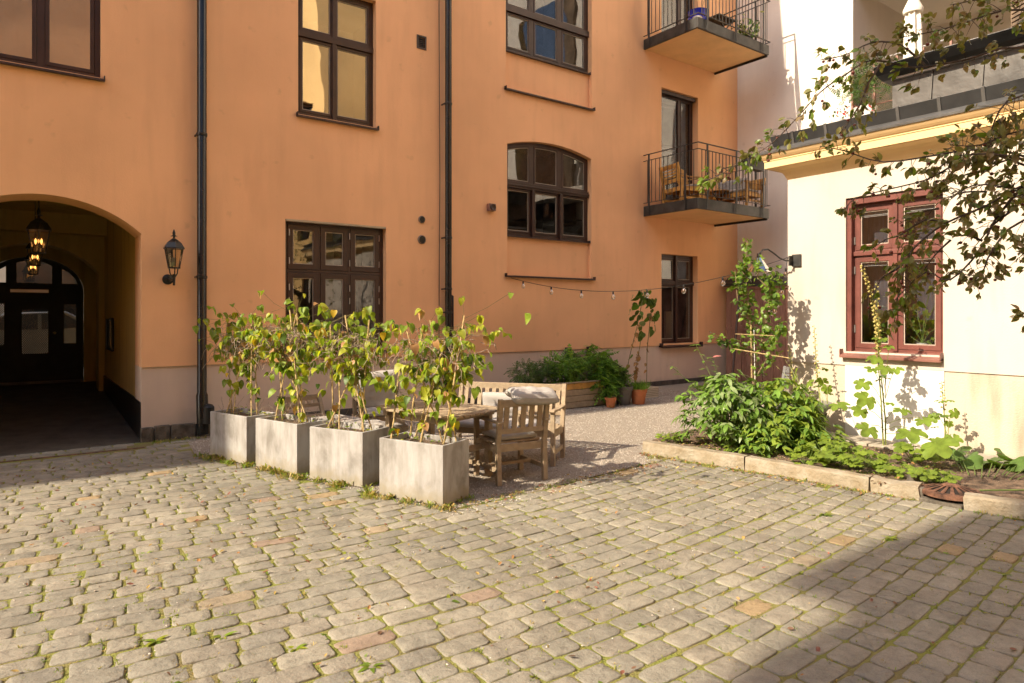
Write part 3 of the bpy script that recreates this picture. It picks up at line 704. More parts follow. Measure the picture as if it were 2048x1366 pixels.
# ribbed timber column right of the recess
m = MB(); m.box(NX1 + 0.0, NX1 + 0.42, -0.10, -0.003, 4.5, 12)
co = m.build('ribbed_panel', mat('weathered_rib_wood', (0.20, 0.14, 0.09), 0.8, 0.3, 5, 0.2), nb)
for k in range(60):
    m = MB(); z = 5.0 + k * 0.075; m.bar((NX1 + 0.02, -0.125, z), (NX1 + 0.40, -0.125, z + 0.12), 0.05, 0.045); m.build('slat', MATS['weathered_rib_wood'], co)
m = MB(); m.box(NX1 + 0.43, NX1 + 3, -0.06, -0.003, 4.5, 12); m.build('dark_glazing', GLASSR, nb)
# terrace railing: bright tube on brown posts with frosted panels
m = MB(); m.tube([(2.86, -0.12, 6.9), (4.77, -0.12, 6.9), (4.77, 1.0, 6.9)], 0.022, 8); rl = m.build('railing', STEEL, nb, smooth=True, label='bright steel handrail of the recessed terrace')
RPB = mat('rose_brown_rail_paint', (0.30, 0.16, 0.12), 0.5)
m = MB(); m.tube([(2.86, -0.12, 6.66), (4.77, -0.12, 6.66), (4.77, 1.0, 6.66)], 0.014, 6); m.tube([(2.86, -0.12, 6.0), (4.77, -0.12, 6.0)], 0.014, 6)
m.build('lower_rail', RPB, rl)
for x in (2.9, 3.35, 3.8, 4.28, 4.76):
    m = MB(); m.box(x - 0.02, x + 0.02, -0.14, -0.10, 5.4, 6.88); m.build('post', RPB, rl)
FROST = glassmat('frosted_panel_glass', 0.12, (0.8, 0.82, 0.8), 0.0)
for x in (2.93, 3.38, 3.83, 4.31):
    m = MB(); m.box(x, x + 0.38, -0.122, -0.114, 5.5, 6.62); m.build('pane', FROST, rl)

# ------------------------------------------------------------------ the other sides of the yard (behind the camera; they shade the yard and show in the panes)
def yard_house(label, loc, rz, L, H, wallm, depth=8, winm=BROWN, rows=(1.3, 4.7, 8.1), step=3.0, sizes=(1.3, 2.0)):
    t = thing('courtyard_house', label, 'building', loc, rz)
    hs = []; k = 1.2
    while k < L - 2:
        for zz in rows:
            if zz + sizes[1] < H - 0.5: hs.append(rect(k, k + sizes[0], zz, zz + sizes[1]))
        k += step
    wall_sheet([(0, -0.2), (L, -0.2), (L, H), (0, H)], [(h, 0.12) for h in hs], 0).build('wall', wallm, t, fix=False)
    m = MB(); m.add([(0, 0, -.2), (0, depth, -.2), (0, depth, H), (0, 0, H)], [(0, 1, 2, 3)]); m.add([(L, 0, -.2), (L, depth, -.2), (L, depth, H), (L, 0, H)], [(0, 1, 2, 3)])
    m.add([(0, depth, -.2), (L, depth, -.2), (L, depth, H), (0, depth, H)], [(0, 1, 2, 3)]); m.build('side_wall', wallm, t, fix=False)
    m = MB(); m.box(-0.05, L + 0.05, -0.35, depth, H, H + 0.25); m.build('roof', ZINCD, t)
    fm = MB()
    for h in hs:
        (x0, z0), (x1, z1) = h[0], h[2]
        b = MB(); b.ring(h, rect(x0 + 0.07, x1 - 0.07, z0 + 0.07, z1 - 0.07), 0.08, 0.13); b.box((x0 + x1) / 2 - 0.04, (x0 + x1) / 2 + 0.04, 0.085, 0.125, z0 + 0.07, z1 - 0.07); b.box(x0 + 0.07, x1 - 0.07, 0.09, 0.12, z0 + 1.25, z0 + 1.33)
        f = b.build('window', winm, t)
        b = MB(); b.add([(x0, 0.14, z0), (x1, 0.14, z0), (x1, 0.14, z1), (x0, 0.14, z1)], [(0, 1, 2, 3)]); b.build('pane', mat('dark_far_glass', (0.03, 0.035, 0.04), 0.1, 0.1, bump=0), f, fix=False)
    return t
yard_house('tall ochre house behind the photographer on the east side of the yard', (9.3, -4.7, 0), R(-90), 16, 17, OCHRE)
yard_house('orange house closing the south side of the yard', (9.3, -16.5, 0), R(180), 26, 19, ORANGE)
wh = yard_house('high orange house on the west side of the yard', (-15.5, -16.5, 0), R(90), 19.55, 14.0, ORANGE)
m = MB(); m.box(-0.1, 20.12, -0.6, 0.0, 14.26, 15.9); m.box(0, 19.9, -0.3, 0.0, 15.91, 19.5); m.box(0, 19.3, 0.01, 8.0, 14.26, 19.4); m.build('shadow_edge_boxes', ORANGE, wh)  # unseen boxes added and shaped to step the edge of the yard shadow

# ------------------------------------------------------------------ street seen through the gate
st = MB(); st.add([(-60, 17.3, 0.3), (60, 17.3, 0.3), (60, 40, 0.3), (-60, 40, 0.3)], [(0, 1, 2, 3)])
st.build('street', mat('street_asphalt', (0.08, 0.08, 0.08), 0.9), None, kind='structure', fix=False)
tb = thing('street_house', 'sunlit pale house across the street, seen through the gate panes', 'building', (0, 27, 0))
wall_sheet([(-12, 0.3), (12, 0.3), (12, 12), (-12, 12)], [(rect(-3.2, -1.2, 1.3, 3.4), 0.2), (arcrect(-0.3, 1.7, 0.3, 4.0, 0.9), 0.25), (rect(3.2, 5, 1.3, 3.4), 0.2)], 0).build('wall', NEIGH, tb, fix=False)
m = MB(); m.add([(-12, 0.26, 0.3), (12, 0.26, 0.3), (12, 0.26, 12), (-12, 0.26, 12)], [(0, 1, 2, 3)]); m.build('window', MATS['dark_far_glass'], tb, fix=False)
m = MB(); m.box(2.0, 2.9, -0.15, -0.01, 0.3, 9); m.build('pilaster', ORANGE, tb)
car = thing('parked_car', 'silver car parked in the street, glimpsed through the meshed gate pane', 'car', (0.1, 21.5, 0.3))
body = [(-2.1, 0.35), (-2.15, 0.62), (-1.95, 0.86), (-1.1, 0.98), (-0.35, 1.42), (0.9, 1.46), (1.65, 1.05), (2.1, 0.98), (2.15, 0.5), (2.05, 0.3)]
m = MB(); m.prism(body, lambda p: (p[0], -0.85 + max(0, p[1] - 0.9) * 0.3, p[1]), lambda p: (p[0], 0.85 - max(0, p[1] - 0.9) * 0.3, p[1]))
m.build('body', mat('silver_car_paint', (0.6, 0.6, 0.6), 0.25, 0.02, metal=0.6, bump=0), car, smooth=True, bevel=0.03)
m = MB(); m.prism([(-0.9, 1.0), (-0.33, 1.36), (0.3, 1.39), (0.3, 1.0)], lambda p: (p[0], -0.86 + max(0, p[1] - 0.9) * 0.3, p[1]), lambda p: (p[0], -0.84 + max(0, p[1] - 0.9) * 0.3, p[1]))
m.prism([(0.38, 1.0), (0.38, 1.39), (0.85, 1.4), (1.4, 1.04)], lambda p: (p[0], -0.86 + max(0, p[1] - 0.9) * 0.3, p[1]), lambda p: (p[0], -0.84 + max(0, p[1] - 0.9) * 0.3, p[1]))
m.build('window', MATS['dark_far_glass'], car)
for x in (-1.35, 1.35):
    for y in (-0.78, 0.78):
        m = MB(); m.lathe([(0.2, -0.1), (0.32, -0.1), (0.33, 0), (0.32, 0.1), (0.2, 0.1)], 18); o = m.build('wheel', BLACKM, car, smooth=True); o.location = (x, y, 0.33); o.rotation_euler = (R(90), 0, 0)

# ------------------------------------------------------------------ ground: cobbles, gravel, planting bed, kerb
GRAVEL = [(2.98, 5.02), (3.9, 5.03), (4.9, 5.13), (5.8, 5.22), (6.2, 5.68), (7.2, 6.0), (9.6, 6.0), (14.3, 6.0), (14.3, 10.05), (1.85, 10.05), (1.72, 8.75)]
BED = [(6.2, 5.75), (6.28, 5.1), (6.62, 2.9), (8.84, 2.9), (8.84, 5.36), (14.3, 5.4), (14.3, 6.05), (7.2, 6.05)]
BED2 = [(6.75, 2.35), (7.35, -1.0), (8.84, -1.0), (8.84, 2.9), (6.62, 2.9)]
def gz(x, y):   # the gravel rises a little towards the wall on the right
    t = max(0, min(1, (y - 5.6) / 4)) * max(0, min(1, (x - 3.5) / 4)); return 0.10 * t
def visible(x, y, mx=0.06):
    dx = x * 0.593 + y * 0.8052; lx = x * 0.8052 - y * 0.593
    if dx < 2.3: return False
    u = lx / dx * 1342 / 1024; return abs(u) < 1 + mx and 1342 * 1.7 / dx < 739 * (1 + mx)
m = MB(); m.add([(-60, -60, -0.06), (60, -60, -0.06), (60, 9.99, -0.06), (-60, 9.99, -0.06)], [(0, 1, 2, 3)])
m.build('ground', mat('yard_earth', (0.16, 0.13, 0.09), 0.95, 0.2, 2, 0.3, world=True), None, kind='structure', fix=False)

# joint bed with moss between the cobbles
def mossmat():
    m = bpy.data.materials.new('mossy_joint_sand'); m.use_nodes = True; n = m.node_tree.nodes; l = m.node_tree.links; b = n['Principled BSDF']
    b.inputs['Roughness'].default_value = 0.95
    g = n.new('ShaderNodeNewGeometry')
    a = n.new('ShaderNodeTexNoise'); a.inputs['Scale'].default_value = 2.2; a.inputs['Detail'].default_value = 8; l.new(g.outputs['Position'], a.inputs[0])
    cr = n.new('ShaderNodeValToRGB'); e = cr.color_ramp.elements
    e[0].position = 0.36; e[0].color = (0.19, 0.155, 0.06, 1); e[1].position = 0.62; e[1].color = (0.20, 0.215, 0.035, 1)
    x = e.new(0.5); x.color = (0.21, 0.20, 0.05, 1)
    l.new(a.outputs[0], cr.inputs[0])
    c = n.new('ShaderNodeTexNoise'); c.inputs['Scale'].default_value = 90; c.inputs['Detail'].default_value = 4; l.new(g.outputs['Position'], c.inputs[0])
    mx = n.new('ShaderNodeMix'); mx.data_type = 'RGBA'; mx.blend_type = 'MULTIPLY'; mx.inputs[0].default_value = 0.6
    l.new(cr.outputs[0], mx.inputs[6]); l.new(c.outputs[0], mx.inputs[7]); 
    gm = n.new('ShaderNodeMix'); gm.data_type = 'RGBA'; gm.blend_type = 'ADD'; gm.inputs[0].default_value = 0.35
    l.new(mx.outputs[2], gm.inputs[6]); l.new(cr.outputs[0], gm.inputs[7]); l.new(gm.outputs[2], b.inputs['Base Color'])
    bp = n.new('ShaderNodeBump'); bp.inputs['Strength'].default_value = 0.9; bp.inputs['Distance'].default_value = 0.02
    l.new(c.outputs[0], bp.inputs['Height']); l.new(bp.outputs[0], b.inputs['Normal'])
    MATS[m.name] = m; return m
def sheet(poly, z, step, zf, name, m, kind='structure', y=0):
    xs = [p[0] for p in poly]; ys = [p[1] for p in poly]
    vs = [Vector(p) for p in poly]; nb_ = len(vs); es = [(i, (i + 1) % nb_) for i in range(nb_)]
    x = min(xs) + step
    while x < max(xs):
        yy = min(ys) + step
        while yy < max(ys):
            p = (x + random.uniform(-.3, .3) * step, yy + random.uniform(-.3, .3) * step)
            if inside(p, poly) : vs.append(Vector(p))
            yy += step
        x += step
    r = delaunay_2d_cdt(vs, es, [], 0, 1e-5)
    mb = MB(); fs = [tuple(f) for f in r[2] if inside(sum((r[0][i] for i in f), Vector((0, 0))) / len(f), poly)]
    mb.add([(v.x, v.y, z + zf(v.x, v.y)) for v in r[0]], fs)
    o = mb.build(name, m, None, fix=False, kind=kind); o.data.shade_smooth(); return o
yard = [(-7, -0.5), (7.35, -0.5), (6.75, 2.0), (6.62, 2.75), (6.45, 3.9), (6.2, 5.3), (6.15, 5.6), (5.8, 5.22), (4.9, 5.13), (3.9, 5.03), (2.98, 5.02), (1.72, 8.75), (1.85, 10.04), (1.3, 10.04), (1.3, 10.045), (-0.78, 10.045), (-7, 10.04)]
UND = lambda x, y: 0.012 * noise.noise(Vector((x * 0.7, y * 0.7, 0)))
cob = sheet(yard, -0.0062, 0.3, UND, 'cobbled_yard', mossmat())

# the stones
def stonemat():
    m = bpy.data.materials.new('worn_granite_sett'); m.use_nodes = True; n = m.node_tree.nodes; l = m.node_tree.links; b = n['Principled BSDF']
    b.inputs['Roughness'].default_value = 0.72; b.inputs['Specular IOR Level'].default_value = 0.35
    g = n.new('ShaderNodeNewGeometry'); at = n.new('ShaderNodeAttribute'); at.attribute_name = 'tint'
    def N(sc, det, rough=0.6):
        t = n.new('ShaderNodeTexNoise'); t.inputs['Scale'].default_value = sc; t.inputs['Detail'].default_value = det; t.inputs['Roughness'].default_value = rough
        l.new(g.outputs['Position'], t.inputs[0]); return t.outputs[0]
    a = N(7, 8, 0.7); r = n.new('ShaderNodeMapRange'); r.inputs[1].default_value = 0.3; r.inputs[2].default_value = 0.7; r.inputs[3].default_value = 0.72; r.inputs[4].default_value = 1.16; l.new(a, r.inputs[0])
    c = N(160, 3); r2 = n.new('ShaderNodeMapRange'); r2.inputs[1].default_value = 0.35; r2.inputs[2].default_value = 0.65; r2.inputs[3].default_value = 0.86; r2.inputs[4].default_value = 1.1; l.new(c, r2.inputs[0])
    mu = n.new('ShaderNodeMath'); mu.operation = 'MULTIPLY'; l.new(r.outputs[0], mu.inputs[0]); l.new(r2.outputs[0], mu.inputs[1])
    mx = n.new('ShaderNodeMix'); mx.data_type = 'RGBA'; mx.blend_type = 'MULTIPLY'; mx.inputs[0].default_value = 1; l.new(at.outputs['Color'], mx.inputs[6]); l.new(mu.outputs[0], mx.inputs[7])
    lg = N(0.9, 4); r9 = n.new('ShaderNodeMapRange'); r9.inputs[1].default_value = 0.35; r9.inputs[2].default_value = 0.65; r9.inputs[3].default_value = 0.84; r9.inputs[4].default_value = 1.1; l.new(lg, r9.inputs[0])
    m9 = n.new('ShaderNodeMix'); m9.data_type = 'RGBA'; m9.blend_type = 'MULTIPLY'; m9.inputs[0].default_value = 1; l.new(mx.outputs[2], m9.inputs[6]); l.new(r9.outputs[0], m9.inputs[7]); mx = m9
    # dark pits and mossy rims where the surface dips
    d = N(24, 6, 0.65); r3 = n.new('ShaderNodeMapRange'); r3.inputs[1].default_value = 0.62; r3.inputs[2].default_value = 0.74; r3.inputs[3].default_value = 0; r3.inputs[4].default_value = 0.45; l.new(d, r3.inputs[0])
    m2 = n.new('ShaderNodeMix'); m2.data_type = 'RGBA'; l.new(r3.outputs[0], m2.inputs[0]); l.new(mx.outputs[2], m2.inputs[6]); m2.inputs[7].default_value = (0.10, 0.085, 0.06, 1)
    l.new(m2.outputs[2], b.inputs['Base Color'])
    e = N(38, 7, 0.7); f = N(11, 4)
    ad = n.new('ShaderNodeMath'); ad.operation = 'MULTIPLY_ADD'; l.new(f, ad.inputs[0]); ad.inputs[1].default_value = 2.2; l.new(e, ad.inputs[2])
    bp = n.new('ShaderNodeBump'); bp.inputs['Strength'].default_value = 0.75; bp.inputs['Distance'].default_value = 0.010
    l.new(ad.outputs[0], bp.inputs['Height']); l.new(bp.outputs[0], b.inputs['Normal'])
    MATS[m.name] = m; return m
SETT = stonemat()
def sett_mesh(name, col, a=0.125, b=0.072, n=16, rim=1.0, e=3.4):
    vs = []; ph = random.uniform(0, 7); wob = [random.uniform(-1, 1) for _ in range(6)]
    rings = [(1.0, 1.0, -0.05), (1.0, 1.0, -0.007), (0.99, 0.984, -0.0012), (0.95, 0.915, 0.001), (0.55, 0.5, 0.0016)]
    kx, ky = random.uniform(-.07, .07), random.uniform(-.07, .07)
    for (sx, sy, z) in rings:
        for k in range(n):
            t = 2 * math.pi * (k + 0.5) / n; c, s = math.cos(t), math.sin(t)
            x = a * math.copysign(abs(c) ** (2 / e), c); y = b * math.copysign(abs(s) ** (2 / e), s)
            wv = 1 + 0.028 * (wob[0] * math.sin(2 * t + ph) + wob[1] * math.cos(3 * t) + wob[2] * math.sin(5 * t + 1))
            x, y = x * wv * sx, y * wv * sy
            x += kx * y; y += ky * x * 0.4
            vs.append((x, y, z + (0.002 * math.sin(7 * t + ph) if z > -0.04 else 0) + 0.0022 * random.uniform(-1, 1)))
    vs.append((0, 0, 0.0025)); fs = []
    for i in range(len(rings) - 1):
        for k in range(n):
            k2 = (k + 1) % n; fs.append((i * n + k, i * n + k2, (i + 1) * n + k2, (i + 1) * n + k))
    o = (len(rings) - 1) * n
    for k in range(n): fs.append((o + k, o + (k + 1) % n, len(vs) - 1))
    me = bpy.data.meshes.new(name); me.from_pydata(vs, [], fs); me.validate(); me.materials.append(SETT); me.shade_smooth()
    ca = me.color_attributes.new('tint', 'FLOAT_COLOR', 'POINT')
    ca.data.foreach_set('color', [v for _ in range(len(vs)) for v in (*col, 1)])
    return me
GREYS = [(0.275, 0.25, 0.195), (0.29, 0.263, 0.205), (0.26, 0.24, 0.19), (0.275, 0.253, 0.20), (0.265, 0.237, 0.18), (0.305, 0.277, 0.215), (0.25, 0.23, 0.185), (0.28, 0.25, 0.195)]
setts = [sett_mesh('cobblestone', random.choice(GREYS), e=random.uniform(4.0, 8.5)) for _ in range(34)]
tans = [sett_mesh('cobblestone', c, e=5) for c in ((0.34, 0.25, 0.14), (0.33, 0.26, 0.17), (0.30, 0.225, 0.165), (0.33, 0.27, 0.185))]
PITCH = 0.153
def fcurve(x):
    d = x - 2.7; k = 0.0262; q = 2.0
    return k * d * d if abs(d) < q else k * q * q + 2 * k * q * (abs(d) - q)
def fslope(x): return 2 * 0.0262 * max(-2.0, min(2.0, x - 2.7))
def famp(v): t = max(0, min(1, (v - 5.5) / 4)); return 1 - t * t * (3 - 2 * t)
stones = []; joints = []
for j in range(-10, 75):
    off = random.uniform(0, 0.3); u = -8.0 + off; wrow = PITCH * random.uniform(0.96, 1.04)
    while u < 9.5:
        L = random.choice((0.155, 0.18, 0.2, 0.22, 0.24, 0.27, 0.31)) * random.uniform(0.95, 1.05)
        x = u + L / 2; v = j * PITCH; y = v + fcurve(x) * famp(v) + 0.02 * noise.noise(Vector((x * 0.6, j * 0.4, 3))); ROWA = math.atan(fslope(x) * famp(v)); cA, sA = math.cos(ROWA), math.sin(ROWA)
        u += L + random.uniform(0.004, 0.013)
        if y > 9.62 and -0.78 < x < 1.33: continue
        if y > 9.9 or not visible(x, y, 0.1): continue
        if inside((x, y), GRAVEL) or inside((x, y), BED) or x > 6.9: continue
        if not inside((x, y), yard) or any(inside((x + dx, y + dy), BED) for dx, dy in ((.12, 0), (-.12, 0))) : continue
        me = random.choice(tans) if random.random() < 0.03 else random.choice(setts)
        sx = (L + 0.0) / 0.25 * 0.982; sy = wrow / 0.144 * random.uniform(0.895, 0.955)
        ang = ROWA + R(random.gauss(0, 1.3)); fl_ = random.choice((0, math.pi))
        M = Matrix.Translation((x, y, UND(x, y) + random.gauss(0, 0.0018))) @ Euler((R(random.gauss(0, 0.8)), R(random.gauss(0, 0.7)), ang + fl_)).to_matrix().to_4x4() @ Matrix.Diagonal((sx, sy, 1, 1))
        stones.append((me, M)); joints.append((x + cA * L / 2, y + sA * L / 2, j)); joints.append((x - sA * 0.08 + random.uniform(-.1, .1), y + cA * 0.08, j))
# setts in front of the gate threshold, laid square to the house
for k in range(9):
    L = 0.235; x = -0.75 + k * 0.25
    for q, yy in enumerate((9.79, 9.94)):
        if x + q * 0.1 < 1.25:
            stones.append((random.choice(setts), Matrix.Translation((x + q * 0.1, yy, 0.004)) @ Matrix.Rotation(R(random.gauss(0, 1)), 4, 'Z') @ Matrix.Diagonal((0.93, 0.9, 1, 1))))
def scatter_setts(parent, places, nmax=300):
    places = sorted(places, key=lambda p: p[1].translation.length)
    for me, M in places[:nmax]: inst(me, parent, M, 'cobblestone')
    vs = []; fs = []; cols = []
    for me, M in places[nmax:]:
        b = len(vs); vs += [tuple(M @ v.co) for v in me.vertices]; c = me.color_attributes['tint'].data[0].color
        f_ = random.uniform(0.93, 1.07)
        for _ in range(len(me.vertices)): cols += [c[0] * f_, c[1] * f_, c[2] * f_, 1]
        fs += [tuple(b + i for i in p.vertices) for p in me.polygons]
    nm = bpy.data.meshes.new('cobblestones'); nm.from_pydata(vs, [], fs); nm.materials.append(SETT); nm.shade_smooth()
    ca = nm.color_attributes.new('tint', 'FLOAT_COLOR', 'POINT'); ca.data.foreach_set('color', cols)
    o = bpy.data.objects.new('cobblestones', nm); C.objects.link(o); o.parent = parent; o['kind'] = 'stuff'
scatter_setts(cob, stones)
m = MB(); m.box(-0.785, 1.3, 9.655, 9.70, -0.05, -0.004); m.build('slot_drain', mat('rusty_iron', (0.16, 0.075, 0.045), 0.8, 0.4, 12, 0.5, 40), cob)

# gravel
GRV = mat('fine_warm_gravel', (0.46, 0.40, 0.33), 0.95, 0.25, 70, 1.0, 130, world=True, detail=4, dist=0.02, col2=(0.24, 0.20, 0.155))
gr = sheet(GRAVEL, -0.002, 0.22, lambda x, y: gz(x, y) + 0.012 * noise.noise(Vector((x * 1.3, y * 1.3, 5))), 'gravel_ground', GRV)
def pebbles(n, poly, name, r0, r1, cols, zf, parent, edge=0):
    vs = []; fs = []; ca = []
    xs = [p[0] for p in poly]; ys = [p[1] for p in poly]; k = 0
    while k < n:
        x = random.uniform(min(xs), max(xs)); y = random.uniform(min(ys), max(ys))
        if not inside((x, y), poly) or x > 11: continue
        k += 1; r = random.uniform(r0, r1); b = len(vs); a = random.uniform(0, 6.3); z = zf(x, y)
        q = random.uniform(0.6, 1.0); p = [(1, 0, 0), (0, q, 0), (-1, 0, 0.1), (0, -q, 0), (0.1, 0.1, 0.7), (0, 0, -0.5)]
        for (px, py, pz) in p:
            vs.append((x + r * (px * math.cos(a) - py * math.sin(a)), y + r * (px * math.sin(a) + py * math.cos(a)), z + r * pz))
        fs += [(b + i, b + (i + 1) % 4, b + 4) for i in range(4)] + [(b + (i + 1) % 4, b + i, b + 5) for i in range(4)]
        c = random.choice(cols); ca += [v for _ in range(6) for v in (*c, 1)]
    me = bpy.data.meshes.new(name); me.from_pydata(vs, [], fs); me.materials.append(mat('pebble_stone', (1, 1, 1), 0.85, 0.05, 30, 0, tint=True))
    c_ = me.color_attributes.new('tint', 'FLOAT_COLOR', 'POINT'); c_.data.foreach_set('color', ca)
    o = bpy.data.objects.new(name, me); C.objects.link(o); o.parent = parent; o['kind'] = 'stuff'
PC = [(0.5, 0.44, 0.37), (0.44, 0.38, 0.31), (0.36, 0.31, 0.26), (0.60, 0.54, 0.46), (0.28, 0.23, 0.19), (0.50, 0.43, 0.35)]
pebbles(30000, GRAVEL, 'pebbles', 0.005, 0.012, PC, lambda x, y: gz(x, y) + 0.012 * noise.noise(Vector((x * 1.3, y * 1.3, 5))) + 0.001, gr)

for nm_, poly_, n_ in (('loose_pebbles', [(2.9, 4.72), (5.9, 4.95), (6.2, 5.6), (2.9, 5.04)], 700), ('loose_pebbles', [(0.5, 2.6), (5.5, 2.2), (6.4, 4.8), (-1.5, 8.4)], 500)):
    pebbles(n_, poly_, nm_, 0.003, 0.009, PC[:4] + [(0.7, 0.66, 0.6)], lambda x, y: 0.003, cob)
# planting bed
SOIL = mat('dry_garden_soil', (0.20, 0.135, 0.09), 0.95, 0.4, 9, 1.0, 45, world=True, dist=0.04)
BZ = lambda x, y: 0.025 * noise.noise(Vector((x * 2.1, y * 2.1, 8)))
bed = sheet(BED, 0.085, 0.12, BZ, 'planting_bed', SOIL)
bed2 = sheet(BED2, 0.085, 0.2, BZ, 'planting_bed', SOIL)
pebbles(2200, BED, 'soil_crumbs', 0.004, 0.014, [(0.22, 0.15, 0.1), (0.3, 0.2, 0.13), (0.12, 0.08, 0.05), (0.45, 0.3, 0.18)], lambda x, y: 0.087 + BZ(x, y), bed)
# flat slabs along the annex wall
SLAB = mat('flat_path_slab', (0.40, 0.35, 0.28), 0.85, 0.2, 5, 0.4, 40)
yy = 5.2
while yy > -0.5:
    L = random.uniform(0.32, 0.5); m = MB(); m.box(8.33 + random.uniform(-.03, .02), 8.80, yy - L, yy - 0.012, 0.02, 0.112 + random.uniform(-.004, .006)); m.build('paving_slab', SLAB, bed, bevel=0.008); yy -= L
# kerb of long sandstone lengths
KERB = mat('pale_kerb_sandstone', (0.37, 0.325, 0.25), 0.85, 0.22, 5, 0.9, 26, col2=(0.24, 0.185, 0.11), dist=0.02)
kb = thing('garden_kerb', 'long low kerb of pale sandstone lengths edging the planting bed', 'kerb', (6.15, 5.66, 0))
def kerbstone(p, q, w, h, parent, name='kerb_stone', mt=None, seg=10, rough=0.006, drop=0.0):
    p = Vector((*p, 0)); q = Vector((*q, 0)); d = q - p; n_ = Vector((-d.y, d.x, 0)).normalized(); vs = []; fs = []
    prof = [(0, -0.06), (0, h * 0.86), (w * 0.1, h), (w * 0.9, h), (w, h * 0.86), (w, -0.06)]
    for i in range(seg + 1):
        for k, (a, z) in enumerate(prof):
            c = p + d * i / seg + n_ * a; r = rough
            vs.append((c.x + random.uniform(-r, r), c.y + random.uniform(-r, r), z + random.uniform(-r, r) * 0.7 - drop * i / seg))
    m_ = len(prof)
    for i in range(seg):
        for k in range(m_ - 1): fs.append((i * m_ + k, i * m_ + k + 1, (i + 1) * m_ + k + 1, (i + 1) * m_ + k))
    fs.append(tuple(range(m_))); fs.append(tuple(seg * m_ + k for k in range(m_ - 1, -1, -1)))
    mb = MB(); mb.add(vs, fs); o = mb.build(name, mt or KERB, parent, smooth=True, angle=35)
    if parent: o.matrix_local = Matrix.Translation(-parent.location) if parent.rotation_euler.z == 0 else o.matrix_local
    return o
kerbstone((6.15, 5.66), (6.385, 4.40), 0.14, 0.135, kb)
kerbstone((6.388, 4.385), (6.53, 3.14), 0.14, 0.135, kb)
kerbstone((6.535, 3.12), (6.60, 2.72), 0.16, 0.13, kb, rough=0.018, seg=5)
kb2 = thing('garden_kerb', 'shaded kerb stone right of the iron drain cover', 'kerb', (6.62, 2.36, 0))
kerbstone((6.60, 2.36), (6.95, 1.10), 0.17, 0.125, kb2)
kerbstone((6.955, 1.085), (7.3, -0.3), 0.17, 0.125, kb2)
m = MB(); m.box(6.575, 6.66, 2.37, 2.715, -0.05, .035); m.box(6.63, 6.70, 2.70, 2.78, 0, .11); m.box(7.02, 7.10, 2.86, 2.93, 0.0, 0.15); m.box(6.86, 7.0, 2.86, 2.94, 0, 0.155); m.box(7.12, 7.32, 2.84, 2.93, 0, 0.15)
o = m.build('kerb_rubble', GRAN, kb, bevel=0.012); o.matrix_local = Matrix.Translation(-kb.location)
# domed rusty drain cover
dr = thing('drain_cover', 'rusty domed iron drain cover sunk between the two kerbs', 'drain cover', (6.80, 2.53, 0.045))
RUST = MATS['rusty_iron']
m = MB(); m.lathe([(0.245, 0.02), (0.245, 0.055), (0.225, 0.062), (0.21, 0.06)], 28); m.build('rim', RUST, dr, smooth=True)
m = MB(); m.lathe([(0.205, 0.045), (0.13, 0.078), (0.05, 0.095), (0.001, 0.098)], 28); m.build('dome', mat('slot_shade_black', (0.02, 0.015, 0.012), 0.9, bump=0), dr, smooth=True)  # near-black colour under the ribs stands in for shade in the slots
m = MB()
for k in range(16):
    t = 2 * math.pi * k / 16; a, b = 0.06, 0.215
    m.add([(a * math.cos(t - .13), a * math.sin(t - .13), 0.108), (b * math.cos(t - .09), b * math.sin(t - .09), 0.058), (b * math.cos(t + .09), b * math.sin(t + .09), 0.058), (a * math.cos(t + .13), a * math.sin(t + .13), 0.108)], [(0, 1, 2, 3)])
m.build('rib', RUST, dr)
m = MB(); m.lathe([(0.075, 0.100), (0.06, 0.112), (0.001, 0.114)], 18); m.build('boss', RUST, dr, smooth=True)

